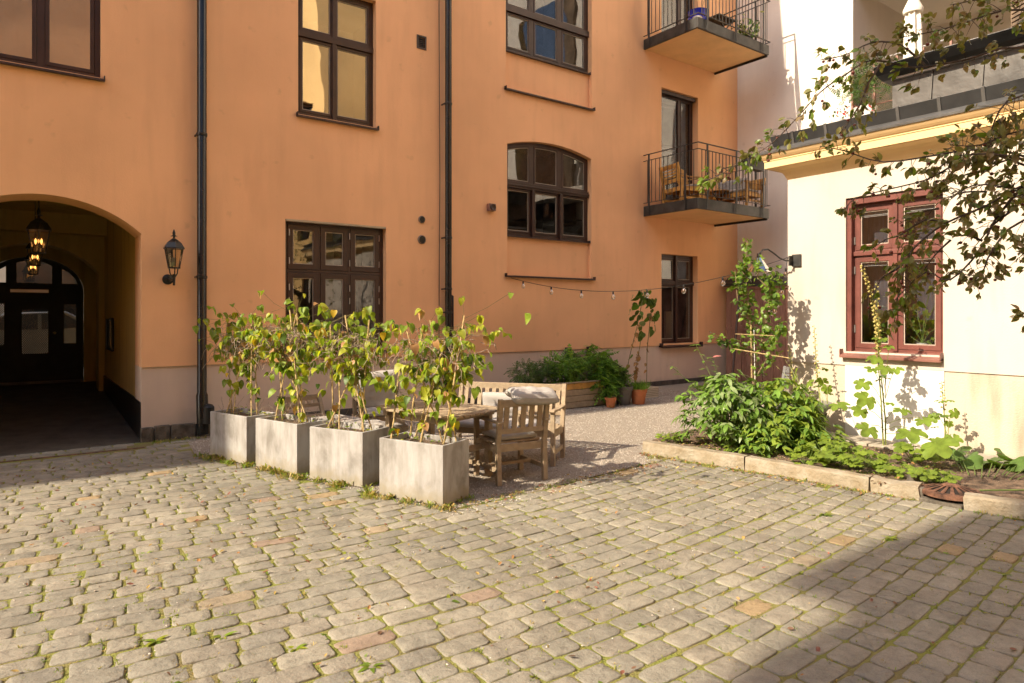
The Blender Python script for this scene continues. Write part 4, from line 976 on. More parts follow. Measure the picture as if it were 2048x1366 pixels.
# ------------------------------------------------------------------ garden furniture
TEAK = mat('weathered_teak', (0.40, 0.31, 0.20), 0.75, 0.25, 5, 0.35, 30, streak=(3, 3, 3), col2=(0.27, 0.20, 0.13))
TEAKW = mat('warm_oiled_wood', (0.58, 0.31, 0.08), 0.5, 0.2, 6, 0.15, 30)
CUSH = mat('pale_grey_cushion_cloth', (0.42, 0.39, 0.36), 0.9, 0.08, 5, 0.25, 180)
def cushion(name, label, loc, rot, sx, sy, sz, group=None, tuft=3, m=None, fold=0.0):
    """soft pad with rounded edge, button dimples and creases"""
    bm = bmesh.new(); bmesh.ops.create_cube(bm, size=1); bmesh.ops.subdivide_edges(bm, edges=bm.edges, cuts=13, use_grid_fill=True)
    s0 = random.uniform(0, 9)
    for v in bm.verts:
        x, y, z = v.co * 2
        ex = (1 - abs(x) ** 5) ** 0.35 if abs(x) < 1 else 0; ey = (1 - abs(y) ** 5) ** 0.35 if abs(y) < 1 else 0
        t = 0.25 + 0.75 * min(1, ex * ey)
        d = 0
        for i in range(tuft):
            for j in range(tuft):
                cx = -0.7 + 1.4 * (i + .5) / tuft * 1.0; cy = -0.7 + 1.4 * (j + .5) / tuft
                d = max(d, math.exp(-((x - cx) ** 2 + (y - cy) ** 2) * 30))
        nz = noise.noise(Vector((x * 2.4 + s0, y * 2.4, z))) * 0.14 + noise.noise(Vector((x * 6 + s0, y * 6, z))) * 0.08
        wr = math.sin((x * 7 + y * 3 + 3 * noise.noise(Vector((x + s0, y, 0))))) * 0.05
        zz = z * t * (1 - 0.45 * d) + nz * (1 if z > 0 else 0.3) + wr
        xx = x * (1 - 0.03 * abs(y) ** 3 + 0.02 * noise.noise(Vector((y * 3, z, s0)))); yy = y * (1 - 0.03 * abs(x) ** 3)
        v.co = Vector((xx * sx / 2, yy * sy / 2, zz * sz / 2 - fold * abs(yy) ** 2))
    me = bpy.data.meshes.new(name); bm.to_mesh(me); bm.free(); me.materials.append(m or CUSH); me.shade_smooth()
    o = bpy.data.objects.new(name, me); C.objects.link(o); o.location = loc; o.rotation_euler = rot
    props(o, label, 'cushion', group)
    p = MB(); pts = []
    for k in range(33):
        t = 2 * math.pi * k / 32; c, s = math.cos(t), math.sin(t)
        pts.append((math.copysign(abs(c) ** 0.35, c) * sx * 0.487, math.copysign(abs(s) ** 0.35, s) * sy * 0.487, 0.0))
    p.tube(pts, 0.005, 5, cap=False); p.build('piping', m or CUSH, o, smooth=True)
    return o
def seat_frame(name, label, cat, loc, rz, w, d=0.5, hs=0.42, hb=0.86, ns=5, sw=0.06, mt=None, arms=True, group=None, rake=0.10, horiz=False, legw=0.05):
    """slatted wooden armchair or bench; local +y is the front, origin under the back edge centre"""
    mt = mt or TEAK; t = thing(name, label, cat, loc, rz, group); a = w / 2 - legw / 2
    for sx in (-1, 1):
        m = MB(); m.bar((sx * a, 0, 0), (sx * a, 0.015, hs), legw, legw, (0, 1, 0)); m.bar((sx * a, 0.015, hs - 0.01), (sx * a, -rake, hb), legw, legw * 0.9, (0, 1, 0)); m.build('leg', mt, t, bevel=0.005)
        m = MB(); m.bar((sx * a, d - 0.03, 0), (sx * a, d - 0.03, hs + (0.2 if arms else 0)), legw, legw, (0, 1, 0)); m.build('leg', mt, t, bevel=0.005)
        m = MB(); m.bar((sx * a, 0.025, hs - 0.06), (sx * a, d - 0.055, hs - 0.05), 0.03, 0.07); m.build('side_rail', mt, t, bevel=0.003)
        m = MB(); m.bar((sx * a, 0.025, 0.14), (sx * a, d - 0.055, 0.14), 0.028, 0.045); m.build('stretcher', mt, t, bevel=0.003)
        if arms:
            m = MB(); m.prism([(-0.055, hs + 0.2), (-0.05, hs + 0.225), (0.25, hs + 0.215), (d + 0.01, hs + 0.23), (d + 0.03, hs + 0.215), (d + 0.02, hs + 0.195)],
                              lambda p: (sx * a - 0.032, p[0], p[1]), lambda p: (sx * a + 0.032, p[0], p[1])); m.build('armrest', mt, t, bevel=0.006)
    if w < 0.8:
        m = MB(); m.bar((-a + 0.014, d / 2, 0.15), (a - 0.014, d / 2, 0.15), 0.045, 0.03); m.build('stretcher', mt, t, bevel=0.003)
    for y in (0.03, d - 0.035):
        m = MB(); m.bar((-a + legw / 2, y, hs - 0.05), (a - legw / 2, y, hs - 0.05), 0.026, 0.075); m.build('apron', mt, t, bevel=0.003)
    n = 6
    for k in range(n):
        y = 0.05 + (d - 0.06) * (k + 0.5) / n; z = hs + 0.002 - 0.008 * math.sin(math.pi * (k + .5) / n)
        m = MB(); m.bar((-w / 2 + (legw if k == 0 or k == n - 1 else 0.005), y, z), (w / 2 - (legw if k == 0 or k == n - 1 else 0.005), y, z), (d - 0.06) / n - 0.012, 0.018); m.build('seat_slat', mt, t, bevel=0.003)
    zt, zb = hb - 0.045, hs + 0.12
    bp = lambda z: 0.015 - (rake + 0.015) * (z - hs) / (hb - hs)
    m = MB(); m.bar((-a + legw / 2, bp(zt), zt), (a - legw / 2, bp(zt), zt), 0.026, 0.075); m.build('top_rail', mt, t, bevel=0.005)
    m = MB(); m.bar((-a + legw / 2, bp(zb), zb), (a - legw / 2, bp(zb), zb), 0.024, 0.05); m.build('lower_rail', mt, t, bevel=0.004)
    if horiz:
        for k in range(ns):
            z = zb + (zt - zb) * (k + 0.6) / (ns + .3); m = MB(); m.bar((-a, bp(z) + 0.006, z), (a, bp(z) + 0.006, z), 0.016, 0.038); m.build('back_slat', mt, t)
    else:
        span = w - 2 * legw
        for k in range(ns):
            x = -span / 2 + span * (k + 0.5) / ns; m = MB(); m.bar((x, bp(zb + 0.02), zb + 0.02), (x, bp(zt - 0.03), zt - 0.03), 0.014, sw, (0, 1, 0)) if False else m.add(*slat(x, sw, bp(zb + 0.02), zb + 0.02, bp(zt - 0.03), zt - 0.03, 0.014)); m.build('back_slat', mt, t, bevel=0.002)
    return t
def slat(x, w, y0, z0, y1, z1, th):
    h = w / 2
    return ([(x - h, y0 - th / 2, z0), (x + h, y0 - th / 2, z0), (x + h, y0 + th / 2, z0), (x - h, y0 + th / 2, z0), (x - h, y1 - th / 2, z1), (x + h, y1 - th / 2, z1), (x + h, y1 + th / 2, z1), (x - h, y1 + th / 2, z1)],
            [(0, 3, 2, 1), (4, 5, 6, 7), (0, 1, 5, 4), (1, 2, 6, 5), (2, 3, 7, 6), (3, 0, 4, 7)])
# armchair with its back to the camera
ch = seat_frame('garden_armchair', 'weathered wooden armchair with its slatted back to the camera, on the gravel edge', 'chair', (4.085, 5.375, 0.0), R(-8), 0.58, 0.54, ns=5, sw=0.058, hb=0.855, hs=0.41, rake=0.05)
cs = cushion('seat_cushion', 'grey cushion lying on the seat of the armchair seen from behind', (4.085 + 0.04, 5.375 + 0.27, 0.45), (0, 0, R(-8)), 0.44, 0.42, 0.08)
cushion('back_cushion', 'grey tufted cushion slung over the top of the armchair seen from behind', (4.085 + 0.12, 5.36, 0.885), (R(14), R(3), R(-12)), 0.52, 0.26, 0.12, tuft=2, fold=0.03)
# bench behind, its back towards the house
be = seat_frame('garden_bench', 'long weathered wooden bench with a slatted back behind the table', 'bench', (4.79, 6.55, 0.0), R(126), 1.36, 0.50, ns=14, sw=0.052, hb=0.86, hs=0.40)
cushion('seat_cushion', 'grey cushion on the long bench, half hidden by the table', (4.42, 6.28, 0.445), (0, 0, R(126)), 1.0, 0.42, 0.09)
cushion('back_cushion', 'small pale cushion leaning on the slatted bench back', (4.60, 6.38, 0.60), (R(78), 0, R(126)), 0.55, 0.36, 0.10, tuft=2)
# table with slatted rounded top
tb_ = thing('garden_table', 'weathered slatted wooden garden table with rounded corners', 'table', (3.56, 6.13, 0), R(-74))
Lx, Ly = 1.22, 0.86; hh = 0.715
def rlim(x):      # half width of the rounded top at x
    e = Lx / 2 - abs(x); rr = 0.16
    return Ly / 2 - (rr - math.sqrt(max(0, rr * rr - (rr - e) ** 2)) if e < rr else 0)
n = 11
for k in range(n):
    y0 = -Ly / 2 + Ly * k / n + 0.004; y1 = y0 + Ly / n - 0.008; ym = max(abs(y0), abs(y1)); rr = 0.16
    ex = Lx / 2 - (rr - math.sqrt(max(0, rr * rr - (rr - (Ly / 2 - ym)) ** 2)) if Ly / 2 - ym < rr else 0)
    m = MB(); m.box(-ex, ex, y0, y1, hh - 0.022, hh + random.uniform(-0.001, 0.001)); m.build('top_slat', TEAK, tb_, bevel=0.004)
for x in (-0.42, 0.42):
    m = MB(); m.box(x - 0.03, x + 0.03, -Ly / 2 + 0.06, Ly / 2 - 0.06, hh - 0.075, hh - 0.0225); m.build('apron', TEAK, tb_)
for y in (-0.3, 0.3):
    m = MB(); m.box(-0.385, 0.385, y - 0.015, y + 0.015, hh - 0.11, hh - 0.03); m.build('apron', TEAK, tb_)
    m = MB(); m.box(-0.42, 0.42, y * 0.3 - 0.02, y * 0.3 + 0.02, 0.16, 0.20); m.build('stretcher', TEAK, tb_)
for x in (-0.42, 0.42):
    for y in (-0.31, 0.31):
        m = MB(); m.box(x - 0.032, x + 0.032, y - 0.032, y + 0.032, 0, hh - 0.0755); m.build('leg', TEAK, tb_, bevel=0.005)
    m = MB(); m.box(x - 0.02, x + 0.02, -0.275, 0.275, 0.30, 0.36); m.build('stretcher', TEAK, tb_)
# chair at the far end, bench with pads on the planter side
ch2 = seat_frame('garden_armchair', 'wooden armchair at the far end of the table, seen through the bean plants', 'chair', (3.72, 8.05, 0.02), R(166), 0.56, 0.52, ns=5, hs=0.40)
cushion('seat_cushion', 'grey pad on the seat of the armchair at the far table end', (3.66, 7.78, 0.47), (0, 0, R(166)), 0.5, 0.48, 0.10)
cushion('back_cushion', 'crumpled grey tufted cushion standing against the far armchair back', (3.70, 7.90, 0.73), (R(74), R(4), R(166)), 0.52, 0.5, 0.14)
be2 = thing('garden_bench', 'low backless wooden bench between the planters and the table', 'bench', (3.03, 7.0, 0), R(108))
for k in range(5):
    m = MB(); m.box(-0.62, 0.62, -0.22 + k * 0.09, -0.22 + k * 0.09 + 0.08, 0.38, 0.40); m.build('seat_slat', TEAK, be2, bevel=0.003)
for x in (-0.54, 0.54):
    for y in (-0.17, 0.17): m = MB(); m.box(x - 0.03, x + 0.03, y - 0.03, y + 0.03, 0, 0.379); m.build('leg', TEAK, be2, bevel=0.004)
    m = MB(); m.box(x - 0.02, x + 0.02, -0.14, 0.14, 0.3, 0.36); m.build('apron', TEAK, be2)
cushion('seat_cushion', 'long pale tufted pad on the near half of the backless bench', (3.10, 6.74, 0.455), (0, 0, R(108)), 0.62, 0.5, 0.12)
cushion('seat_cushion', 'pale tufted pad on the far half of the backless bench', (2.92, 7.33, 0.455), (0, 0, R(106)), 0.58, 0.5, 0.12)
ch3 = seat_frame('garden_armchair', 'dark weathered armchair left of the crumpled cushion, deep behind the planters', 'chair', (3.05, 8.75, 0.0), R(190), 0.56, 0.52, ns=5, hb=0.62, hs=0.36, arms=False)

# ------------------------------------------------------------------ concrete planters in a row
def concmat():
    m = bpy.data.materials.new('pale_fibre_concrete'); m.use_nodes = True; MATS[m.name] = m; n = m.node_tree.nodes; l = m.node_tree.links; b = n['Principled BSDF']; b.inputs['Roughness'].default_value = 0.8
    g = n.new('ShaderNodeNewGeometry')
    def N(sc, det, mp=None, ro=0.6):
        t = n.new('ShaderNodeTexNoise'); t.inputs['Scale'].default_value = sc; t.inputs['Detail'].default_value = det; t.inputs['Roughness'].default_value = ro; t.inputs['Distortion'].default_value = 0.3
        if mp: q = n.new('ShaderNodeMapping'); q.inputs['Scale'].default_value = mp; l.new(g.outputs['Position'], q.inputs[0]); l.new(q.outputs[0], t.inputs[0])
        else: l.new(g.outputs['Position'], t.inputs[0])
        return t.outputs[0]
    cr = n.new('ShaderNodeValToRGB'); e = cr.color_ramp.elements; e[0].position = 0.33; e[0].color = (0.225, 0.21, 0.19, 1); e[1].position = 0.62; e[1].color = (0.395, 0.385, 0.37, 1); x = e.new(0.47); x.color = (0.335, 0.32, 0.302, 1)
    l.new(N(4.5, 7, (1, 1, 0.55)), cr.inputs[0])
    c2 = n.new('ShaderNodeValToRGB'); e = c2.color_ramp.elements; e[0].position = 0.42; e[0].color = (0.72, 0.69, 0.64, 1); e[1].position = 0.56; e[1].color = (1, 1, 1, 1); l.new(N(16, 6, (1, 1, 0.12)), c2.inputs[0])
    mx = n.new('ShaderNodeMix'); mx.data_type = 'RGBA'; mx.blend_type = 'MULTIPLY'; mx.inputs[0].default_value = 0.75; l.new(cr.outputs[0], mx.inputs[6]); l.new(c2.outputs[0], mx.inputs[7]); mx.inputs[0].default_value = 0.45
    c3 = n.new('ShaderNodeSeparateXYZ'); l.new(g.outputs['Position'], c3.inputs[0]); ad = n.new('ShaderNodeMath'); ad.operation = 'MULTIPLY_ADD'; l.new(N(9, 5), ad.inputs[0]); ad.inputs[1].default_value = -0.28; l.new(c3.outputs[2], ad.inputs[2])
    mr = n.new('ShaderNodeMapRange'); mr.inputs[1].default_value = -0.10; mr.inputs[2].default_value = 0.02; mr.inputs[3].default_value = 0.7; mr.inputs[4].default_value = 0; l.new(ad.outputs[0], mr.inputs[0])
    m3 = n.new('ShaderNodeMix'); m3.data_type = 'RGBA'; l.new(mr.outputs[0], m3.inputs[0]); l.new(mx.outputs[2], m3.inputs[6]); m3.inputs[7].default_value = (0.27, 0.23, 0.15, 1); l.new(m3.outputs[2], b.inputs['Base Color'])
    bp = n.new('ShaderNodeBump'); bp.inputs['Strength'].default_value = 0.35; bp.inputs['Distance'].default_value = 0.004; l.new(N(60, 6), bp.inputs['Height']); l.new(bp.outputs[0], b.inputs['Normal'])
    return m
CONC = concmat()
LP, WP, HP = 0.745, 0.40, 0.535
pdirs = []
PL = [((3.003, 5.099), (2.713, 5.808), 'concrete planter nearest the camera, at the right end of the row'), ((2.704, 6.127), (2.412, 6.783), 'concrete planter second from the right end of the row'),
      ((2.351, 6.986), (2.115, 7.732), 'concrete planter third from the right end of the row'), ((2.066, 7.829), (1.817, 8.603), 'half shaded concrete planter at the far left end of the row, by the downpipe')]
pframes = []
for (a, b, lab) in PL:
    a = Vector(a); b = Vector(b); d = (b - a).normalized(); ang = math.atan2(d.y, d.x)
    t = thing('planter', lab, 'planter', (a.x, a.y, 0.004), ang, 'square concrete planters in a row')
    L = min(LP, (b - a).length)
    # local x along the row away from the camera, local -y is the yard side => body lies at local y in [-WP, 0]
    th = 0.028; m = MB()
    o_ = [(0, 0), (L, 0), (L, -WP), (0, -WP)]; i_ = [(th, -th), (L - th, -th), (L - th, -WP + th), (th, -WP + th)]
    vs = [(x, y, 0) for x, y in o_] + [(x, y, HP) for x, y in o_] + [(x, y, HP) for x, y in i_] + [(x, y, HP - 0.12) for x, y in i_]
    fs = []
    for k in range(4):
        j = (k + 1) % 4; fs += [(k, j, 4 + j, 4 + k), (4 + k, 4 + j, 8 + j, 8 + k), (8 + k, 8 + j, 12 + j, 12 + k)]
    fs.append((0, 3, 2, 1)); m.add(vs, fs); m.build('box', CONC, t, bevel=0.006)
    m = MB(); m.add([(x, y, HP - 0.055) for x, y in i_], [(0, 1, 2, 3)]); m.build('soil', SOIL, t, fix=False)
    pframes.append((t, L, a, ang))

# ------------------------------------------------------------------ runner beans on canes
CANE = mat('bamboo_cane', (0.62, 0.45, 0.21), 0.55, 0.25, 30, 0.2, 60)
TWIG = mat('dry_grey_twig', (0.38, 0.29, 0.215), 0.9, 0.3, 10, 0)
VINE = mat('green_brown_vine', (0.20, 0.17, 0.06), 0.8, 0.3, 10, 0)
LG = leafmat('bean_leaf_green', (0.20, 0.28, 0.03), 0.45); LY = leafmat('bean_leaf_lime', (0.38, 0.40, 0.04), 0.45)
LD = leafmat('bean_leaf_deep_green', (0.085, 0.15, 0.025), 0.38)
LO = leafmat('bean_leaf_yellow', (0.55, 0.38, 0.03), 0.42); LB = leafmat('bean_leaf_withered', (0.36, 0.20, 0.08), 0.2)
bean = [leaf_mesh('leaf', mm, HEART, f, c) for mm in (LG, LG, LY, LY, LD, LO, LB) for f, c in ((0.42, 0.32), (0.2, 0.6))]
bw = [6, 6, 6, 6, 4, 4, 4, 4, 1.5, 1.5, .7, .7, .7, .7]
def bean_plant(t0, L, a, ang, label, canes, top, bias=0.0, nleaf=150, seed=1, dens=1.0):
    random.seed(seed)
    t = thing('bean_plant', label, 'climbing bean', (a.x, a.y, HP - 0.05), ang, 'climbing beans in the concrete planters')
    places = []; tw = MB(); vn = MB()
    for (x0, y0, x1, y1, h) in canes:
        m = MB(); p = Vector((x0, y0, -0.05)); q = Vector((x1, y1, h)); n = 6
        pts = [p + (q - p) * i / n + rv(0.006) for i in range(n + 1)]; m.tube(pts, [0.0065 + 0.001 * (i % 2) for i in range(n + 1)], 6); m.build('cane', CANE, t, smooth=True)
        # the vine winds up the cane
        vp = []
        for i in range(30):
            s = i / 29; c = p + (q - p) * s; vp.append(c + Vector((math.cos(i * 1.1), math.sin(i * 1.1), 0)) * 0.012 + rv(0.004))
        vn.tube(vp, 0.003, 4)
        for s in [random.random() ** 0.5 for _ in range(int(nleaf * 1.05 / len(canes)))]:
            if s < 0.15 or (s < 0.55 and random.random() < 0.62): continue
            c = p + (q - p) * s; spread = 0.04 + 0.34 * max(0, s - 0.35)
            side = Vector((max(-1.9, min(1.9, random.gauss(0, 1.25))), max(-1.3, min(1.3, random.gauss(0, 0.7))), max(-1, min(.9, random.gauss(0, 0.5))))) * spread
            e = c + side + Vector((bias * s, 0, 0)); 
            if random.random() < 0.7: vn.tube([c, (c + e) / 2 + rv(0.02), e], 0.0016, 3, cap=False)
            az = random.uniform(0, 6.28)
            for q_ in range(random.choice((1, 2, 3, 3))):
                d = Vector((math.cos(az + (q_ - 1) * 1.1) * .7, math.sin(az + (q_ - 1) * 1.1) * .7, random.uniform(-1.5, 0.0))); nr = Vector((d.x * .9 + random.gauss(0, .35) - .1, d.y * .9 + random.gauss(0, .35) + 0.25, 0.75)) 
                sz = random.uniform(0.045, 0.098)
                places.append((random.choices(bean, bw)[0], frame(e + d * 0.012, d, nr, sz)))
    # tangle of dry stems near the top
    cx = sum(c[2] for c in canes) / len(canes); cy = sum(c[3] for c in canes) / len(canes)
    for i in range(int(210 * dens)):
        p = Vector((cx + random.gauss(0, 0.24) + bias * 0.5, cy + random.gauss(0, 0.10), top - 0.12 - abs(random.gauss(0, 0.16))))
        d = Vector((random.gauss(0, 1), random.gauss(0, .7), random.gauss(-0.5, 1))).normalized(); pts = [p]
        for k in range(5): d = (d + rv(0.55) + Vector((0, 0, -0.12))).normalized(); pts.append(pts[-1] + d * random.uniform(0.02, 0.055))
        tw.tube(pts, 0.0025, 3, cap=False)
    for i in range(26):
        p = Vector((random.uniform(0.05, L), random.uniform(-0.35, -0.05), 0)); pts = [p]; d = Vector((random.gauss(0, .4), random.gauss(0, .4), 1))
        for k in range(random.randint(2, 5)): d = (d + rv(0.5)).normalized(); pts.append(pts[-1] + d * 0.05)
        tw.tube(pts, 0.0018, 3, cap=False)
    for i in range(int(34 * dens)):    # withered hanging leaves and pods
        p = Vector((cx + random.gauss(0, 0.18), cy + random.gauss(0, 0.1), top - 0.2 - random.random() * 0.3))
        places.append((bean[12 + i % 2], frame(p, Vector((random.gauss(0, .3), random.gauss(0, .3), -1)), rv(), random.uniform(0.03, 0.065))))
    for i in range(26):                 # young growth on the soil
        p = Vector((random.uniform(0.05, L), random.uniform(-0.35, -0.05), random.uniform(0.01, 0.09)))
        places.append((bean[random.choice((0, 1, 4, 5, 8))], frame(p, Vector((random.gauss(0, 1), random.gauss(0, 1), .2)), Vector((0, 0, 1)), random.uniform(0.025, 0.05))))
    ts = tw.build('dry_stems', TWIG, t, kind='stuff', fix=False); vn.build('vine', VINE, t, fix=False)
    random.shuffle(places); scatter(t, 'leaf', places, 280)
specs = [
  ('runner beans on canes in the nearest planter, trailing out to the right', [(0.10, -0.12, -0.09, -0.20, 1.20), (0.20, -0.3, 0.50, -0.1, 1.05), (0.34, -0.08, 0.22, -0.3, 0.98), (0.64, -0.3, 0.40, -0.22, 1.12), (0.70, -0.1, 0.70, -0.25, 0.72), (0.05, -0.3, 0.3, -0.2, 1.15), (0.62, -0.34, 0.05, -0.12, 1.0)], 1.12, -0.10, 260, 11, 0.9),
  ('runner beans with a yellowing crown in the second planter from the right', [(0.06, -0.1, 0.42, -0.2, 1.20), (0.30, -0.32, 0.1, -0.2, 1.15), (0.40, -0.1, 0.52, -0.22, 1.05), (0.68, -0.3, 0.62, -0.2, 1.12), (0.12, -0.3, 0.3, -0.1, 0.9), (0.70, -0.2, 0.10, -0.25, 1.05)], 1.12, 0.0, 225, 12, 1.1),
  ('runner beans with a thick tangle of dry stems in the third planter', [(0.08, -0.1, 0.40, -0.2, 1.25), (0.30, -0.3, 0.28, -0.2, 1.22), (0.03, -0.2, 0.66, -0.2, 1.0), (0.55, -0.1, 0.32, -0.22, 1.2), (0.68, -0.3, 0.60, -0.2, 1.1)], 1.18, 0.0, 215, 13, 1.6),
  ('runner beans in the far left planter, their tips shaded by the house', [(0.06, -0.1, 0.22, -0.2, 1.22), (0.25, -0.3, 0.15, -0.2, 1.2), (0.62, -0.1, 0.12, -0.22, 1.15), (0.45, -0.1, 0.38, -0.22, 1.15), (0.70, -0.25, 0.74, -0.2, 1.2)], 1.12, 0.08, 190, 14, 1.2)]
for (pf, sp) in zip(pframes, specs): bean_plant(*pf, sp[0], sp[1], sp[2], sp[3], sp[4], sp[5], sp[6])
random.seed(99)

# ------------------------------------------------------------------ plants along the house wall
def frond_mesh(name, m, pairs=7, lw=0.055, ll=0.2, droop=0.35):
    """a pinnate spray, unit length"""
    vs = []; fs = []
    pt = lambda s: Vector((0, s, -droop * s * s))
    for i in range(pairs):
        s = 0.18 + 0.75 * i / (pairs - 1); c = pt(s); l_ = ll * (1 - 0.55 * abs(s - 0.45)); 
        for sg in (-1, 1):
            d = Vector((sg * 0.85, 0.5, -0.15)).normalized(); b = len(vs); nrm = Vector((0, 0, 1)); w_ = d.cross(nrm).normalized() * lw * 0.9
            vs += [c, c + d * l_ * 0.5 + w_, c + d * l_ + Vector((0, 0, -0.04)), c + d * l_ * 0.5 - w_ * 0.9]; fs.append((b, b + 1, b + 2, b + 3))
    b = len(vs); c = pt(0.95); vs += [c, c + Vector((lw, ll * .4, -.03)), c + Vector((0, ll * .9, -.08)), c + Vector((-lw, ll * .4, -.03))]; fs.append((b, b + 1, b + 2, b + 3))
    for i in range(5):
        a, c2 = pt(i / 5), pt((i + 1) / 5); b = len(vs); e = Vector((0.006, 0, 0)); vs += [a - e, a + e, c2 + e, c2 - e]; fs.append((b, b + 1, b + 2, b + 3))
    me = bpy.data.meshes.new(name); me.from_pydata([tuple(v) for v in vs], [], fs); me.validate(); me.materials.append(m); me.shade_smooth(); return me
FG1 = leafmat('fern_green', (0.11, 0.22, 0.03), 0.4); FG2 = leafmat('fern_bright_green', (0.18, 0.32, 0.04), 0.42); FG3 = leafmat('shrub_dark_green', (0.065, 0.12, 0.025), 0.3)
fr1 = [frond_mesh('frond', FG1, 5, 0.085, 0.27), frond_mesh('frond', FG2, 5, 0.09, 0.25), frond_mesh('frond', FG1, 6, 0.07, 0.3)]
fr2 = [frond_mesh('frond', FG3, 7, 0.05, 0.22, 0.1), frond_mesh('frond', FG3, 6, 0.06, 0.2, 0.2)]
STEMG = mat('green_stem', (0.13, 0.19, 0.04), 0.6, 0.2, 10, 0)
wbx = thing('wooden_planter_box', 'long low wooden plank box of shrubs against the house plinth', 'planter', (7.4, 8.87, gz(7.4, 8.8)))
for q in range(4):
    m = MB(); m.box(-0.95, 0.95, -0.27, -0.245, 0.01 + q * 0.105, 0.108 + q * 0.105); m.build('plank', MATS['weathered_teak'] if q < 3 else TEAKW, wbx, bevel=0.004)
    for s in (-1, 1): m = MB(); m.box(*sorted((s * 0.951, s * 0.975)), -0.27, 0.27, 0.01 + q * 0.105, 0.108 + q * 0.105); m.build('plank', TEAK, wbx, bevel=0.004)
    m = MB(); m.box(-0.95, 0.95, 0.245, 0.27, 0.01 + q * 0.105, 0.108 + q * 0.105); m.build('plank', TEAK, wbx)
m = MB(); m.box(-0.99, 0.99, -0.30, -0.235, 0.432, 0.452); m.build('top_rim', TEAK, wbx, bevel=0.004)
m = MB(); m.add([(-0.94, -0.24, 0.39), (0.94, -0.24, 0.39), (0.94, 0.24, 0.39), (-0.94, 0.24, 0.39)], [(0, 1, 2, 3)]); m.build('soil', SOIL, wbx, fix=False)
def shrub(name, label, cat, base, blobs, protos, size, seed, n, group=None, stem=True, nmax=300):
    """blobs: (x, y, z, rx, ry, rz) relative to base; sprays hang outwards from the blob surface"""
    random.seed(seed); t = thing(name, label, cat, base, 0, group); pl = []; sm = MB()
    for i in range(n):
        bx = random.choices(blobs, [b[3] * b[4] * b[5] for b in blobs])[0]
        d = rv(); 
        while d.length > 1 or d.length < 0.3: d = rv()
        p = Vector((bx[0] + d.x * bx[3], bx[1] + d.y * bx[4], bx[2] + d.z * bx[5]))
        tip = Vector((d.x + random.gauss(0, .4), d.y + random.gauss(0, .4), d.z * 0.6 - 0.15 + random.gauss(0, .35)))
        s = size * random.uniform(0.6, 1.25); pl.append((random.choice(protos), frame(p - tip.normalized() * s * 0.4, tip, Vector((random.gauss(0, .35), random.gauss(0, .35) - 0.2, 1)), s)))
        if stem and i % 6 == 0: sm.tube([Vector((bx[0] * .7, bx[1] * .7, 0)), Vector((p.x * 0.8, p.y * 0.8, p.z * 0.6)), p], [0.005, 0.004, 0.002], 4, cap=False)
    if stem: sm.build('stem', STEMG, t, fix=False)
    scatter(t, protos[0].name, pl, nmax); return t
zb_ = gz(7.4, 8.8)
shrub('shrub', 'dark feathery shrub at the left of the wooden planter box', 'shrub', (6.85, 8.87, zb_ + 0.39), [(0, 0, 0.22, 0.38, 0.24, 0.20), (0.35, 0.05, 0.26, 0.25, 0.2, 0.2)], fr2, 0.15, 21, 420)
shrub('fern', 'tall ferny plant arching over the middle of the wooden planter box', 'fern', (7.65, 8.82, zb_ + 0.39), [(0, 0, 0.28, 0.36, 0.25, 0.25), (0.18, 0, 0.48, 0.2, 0.2, 0.16), (-0.25, 0.05, 0.42, 0.12, .12, .14)], fr1, 0.22, 22, 240)
shrub('fern', 'bright fern cascading over the right end of the planter box to the gravel', 'fern', (8.38, 8.72, gz(8.4, 8.7)), [(0.0, 0, 0.72, 0.34, 0.24, 0.26), (0.0, -0.12, 0.35, 0.34, 0.2, 0.30), (0.25, -0.05, 0.5, 0.28, 0.2, 0.22), (-.1, 0.1, 0.98, 0.12, 0.1, 0.14)], fr1, 0.23, 23, 460)
# sloping sheet metal cellar hood
hd = thing('cellar_hood', 'dark sloping sheet metal hood against the plinth behind the ferns', 'hood', (8.85, 10.06, gz(9, 10)))
HOODM = mat('brown_grey_hood_sheet', (0.11, 0.085, 0.065), 0.5, 0.2, 3, 0.2, metal=0.2)
m = MB(); m.prism([(0, 0), (0, 0.80), (0.42, 0.80), (1.0, 0.46), (1.0, 0)], lambda p: (p[0], -0.55, p[1] * 0.92), lambda p: (p[0], -0.01, p[1])); m.build('hood_body', HOODM, hd, bevel=0.006)
m = MB(); m.bar((0.40, -0.3, 0.80), (1.03, -0.3, 0.455), 0.6, 0.02, (0, 1, 0)) if False else m.prism([(0.40, 0.80), (0.42, 0.825), (1.03, 0.475), (1.01, 0.45)], lambda p: (p[0], -0.58, p[1] * .93), lambda p: (p[0], -0.01, p[1])); m.build('lid', BLACKM, hd)
m = MB(); m.box(-0.15, -0.02, -0.06, -0.012, 0.55, 0.93); m.box(0.42, 0.50, -0.06, -0.012, 0.78, 0.93); m.build('hood_post', BLACKM, hd)
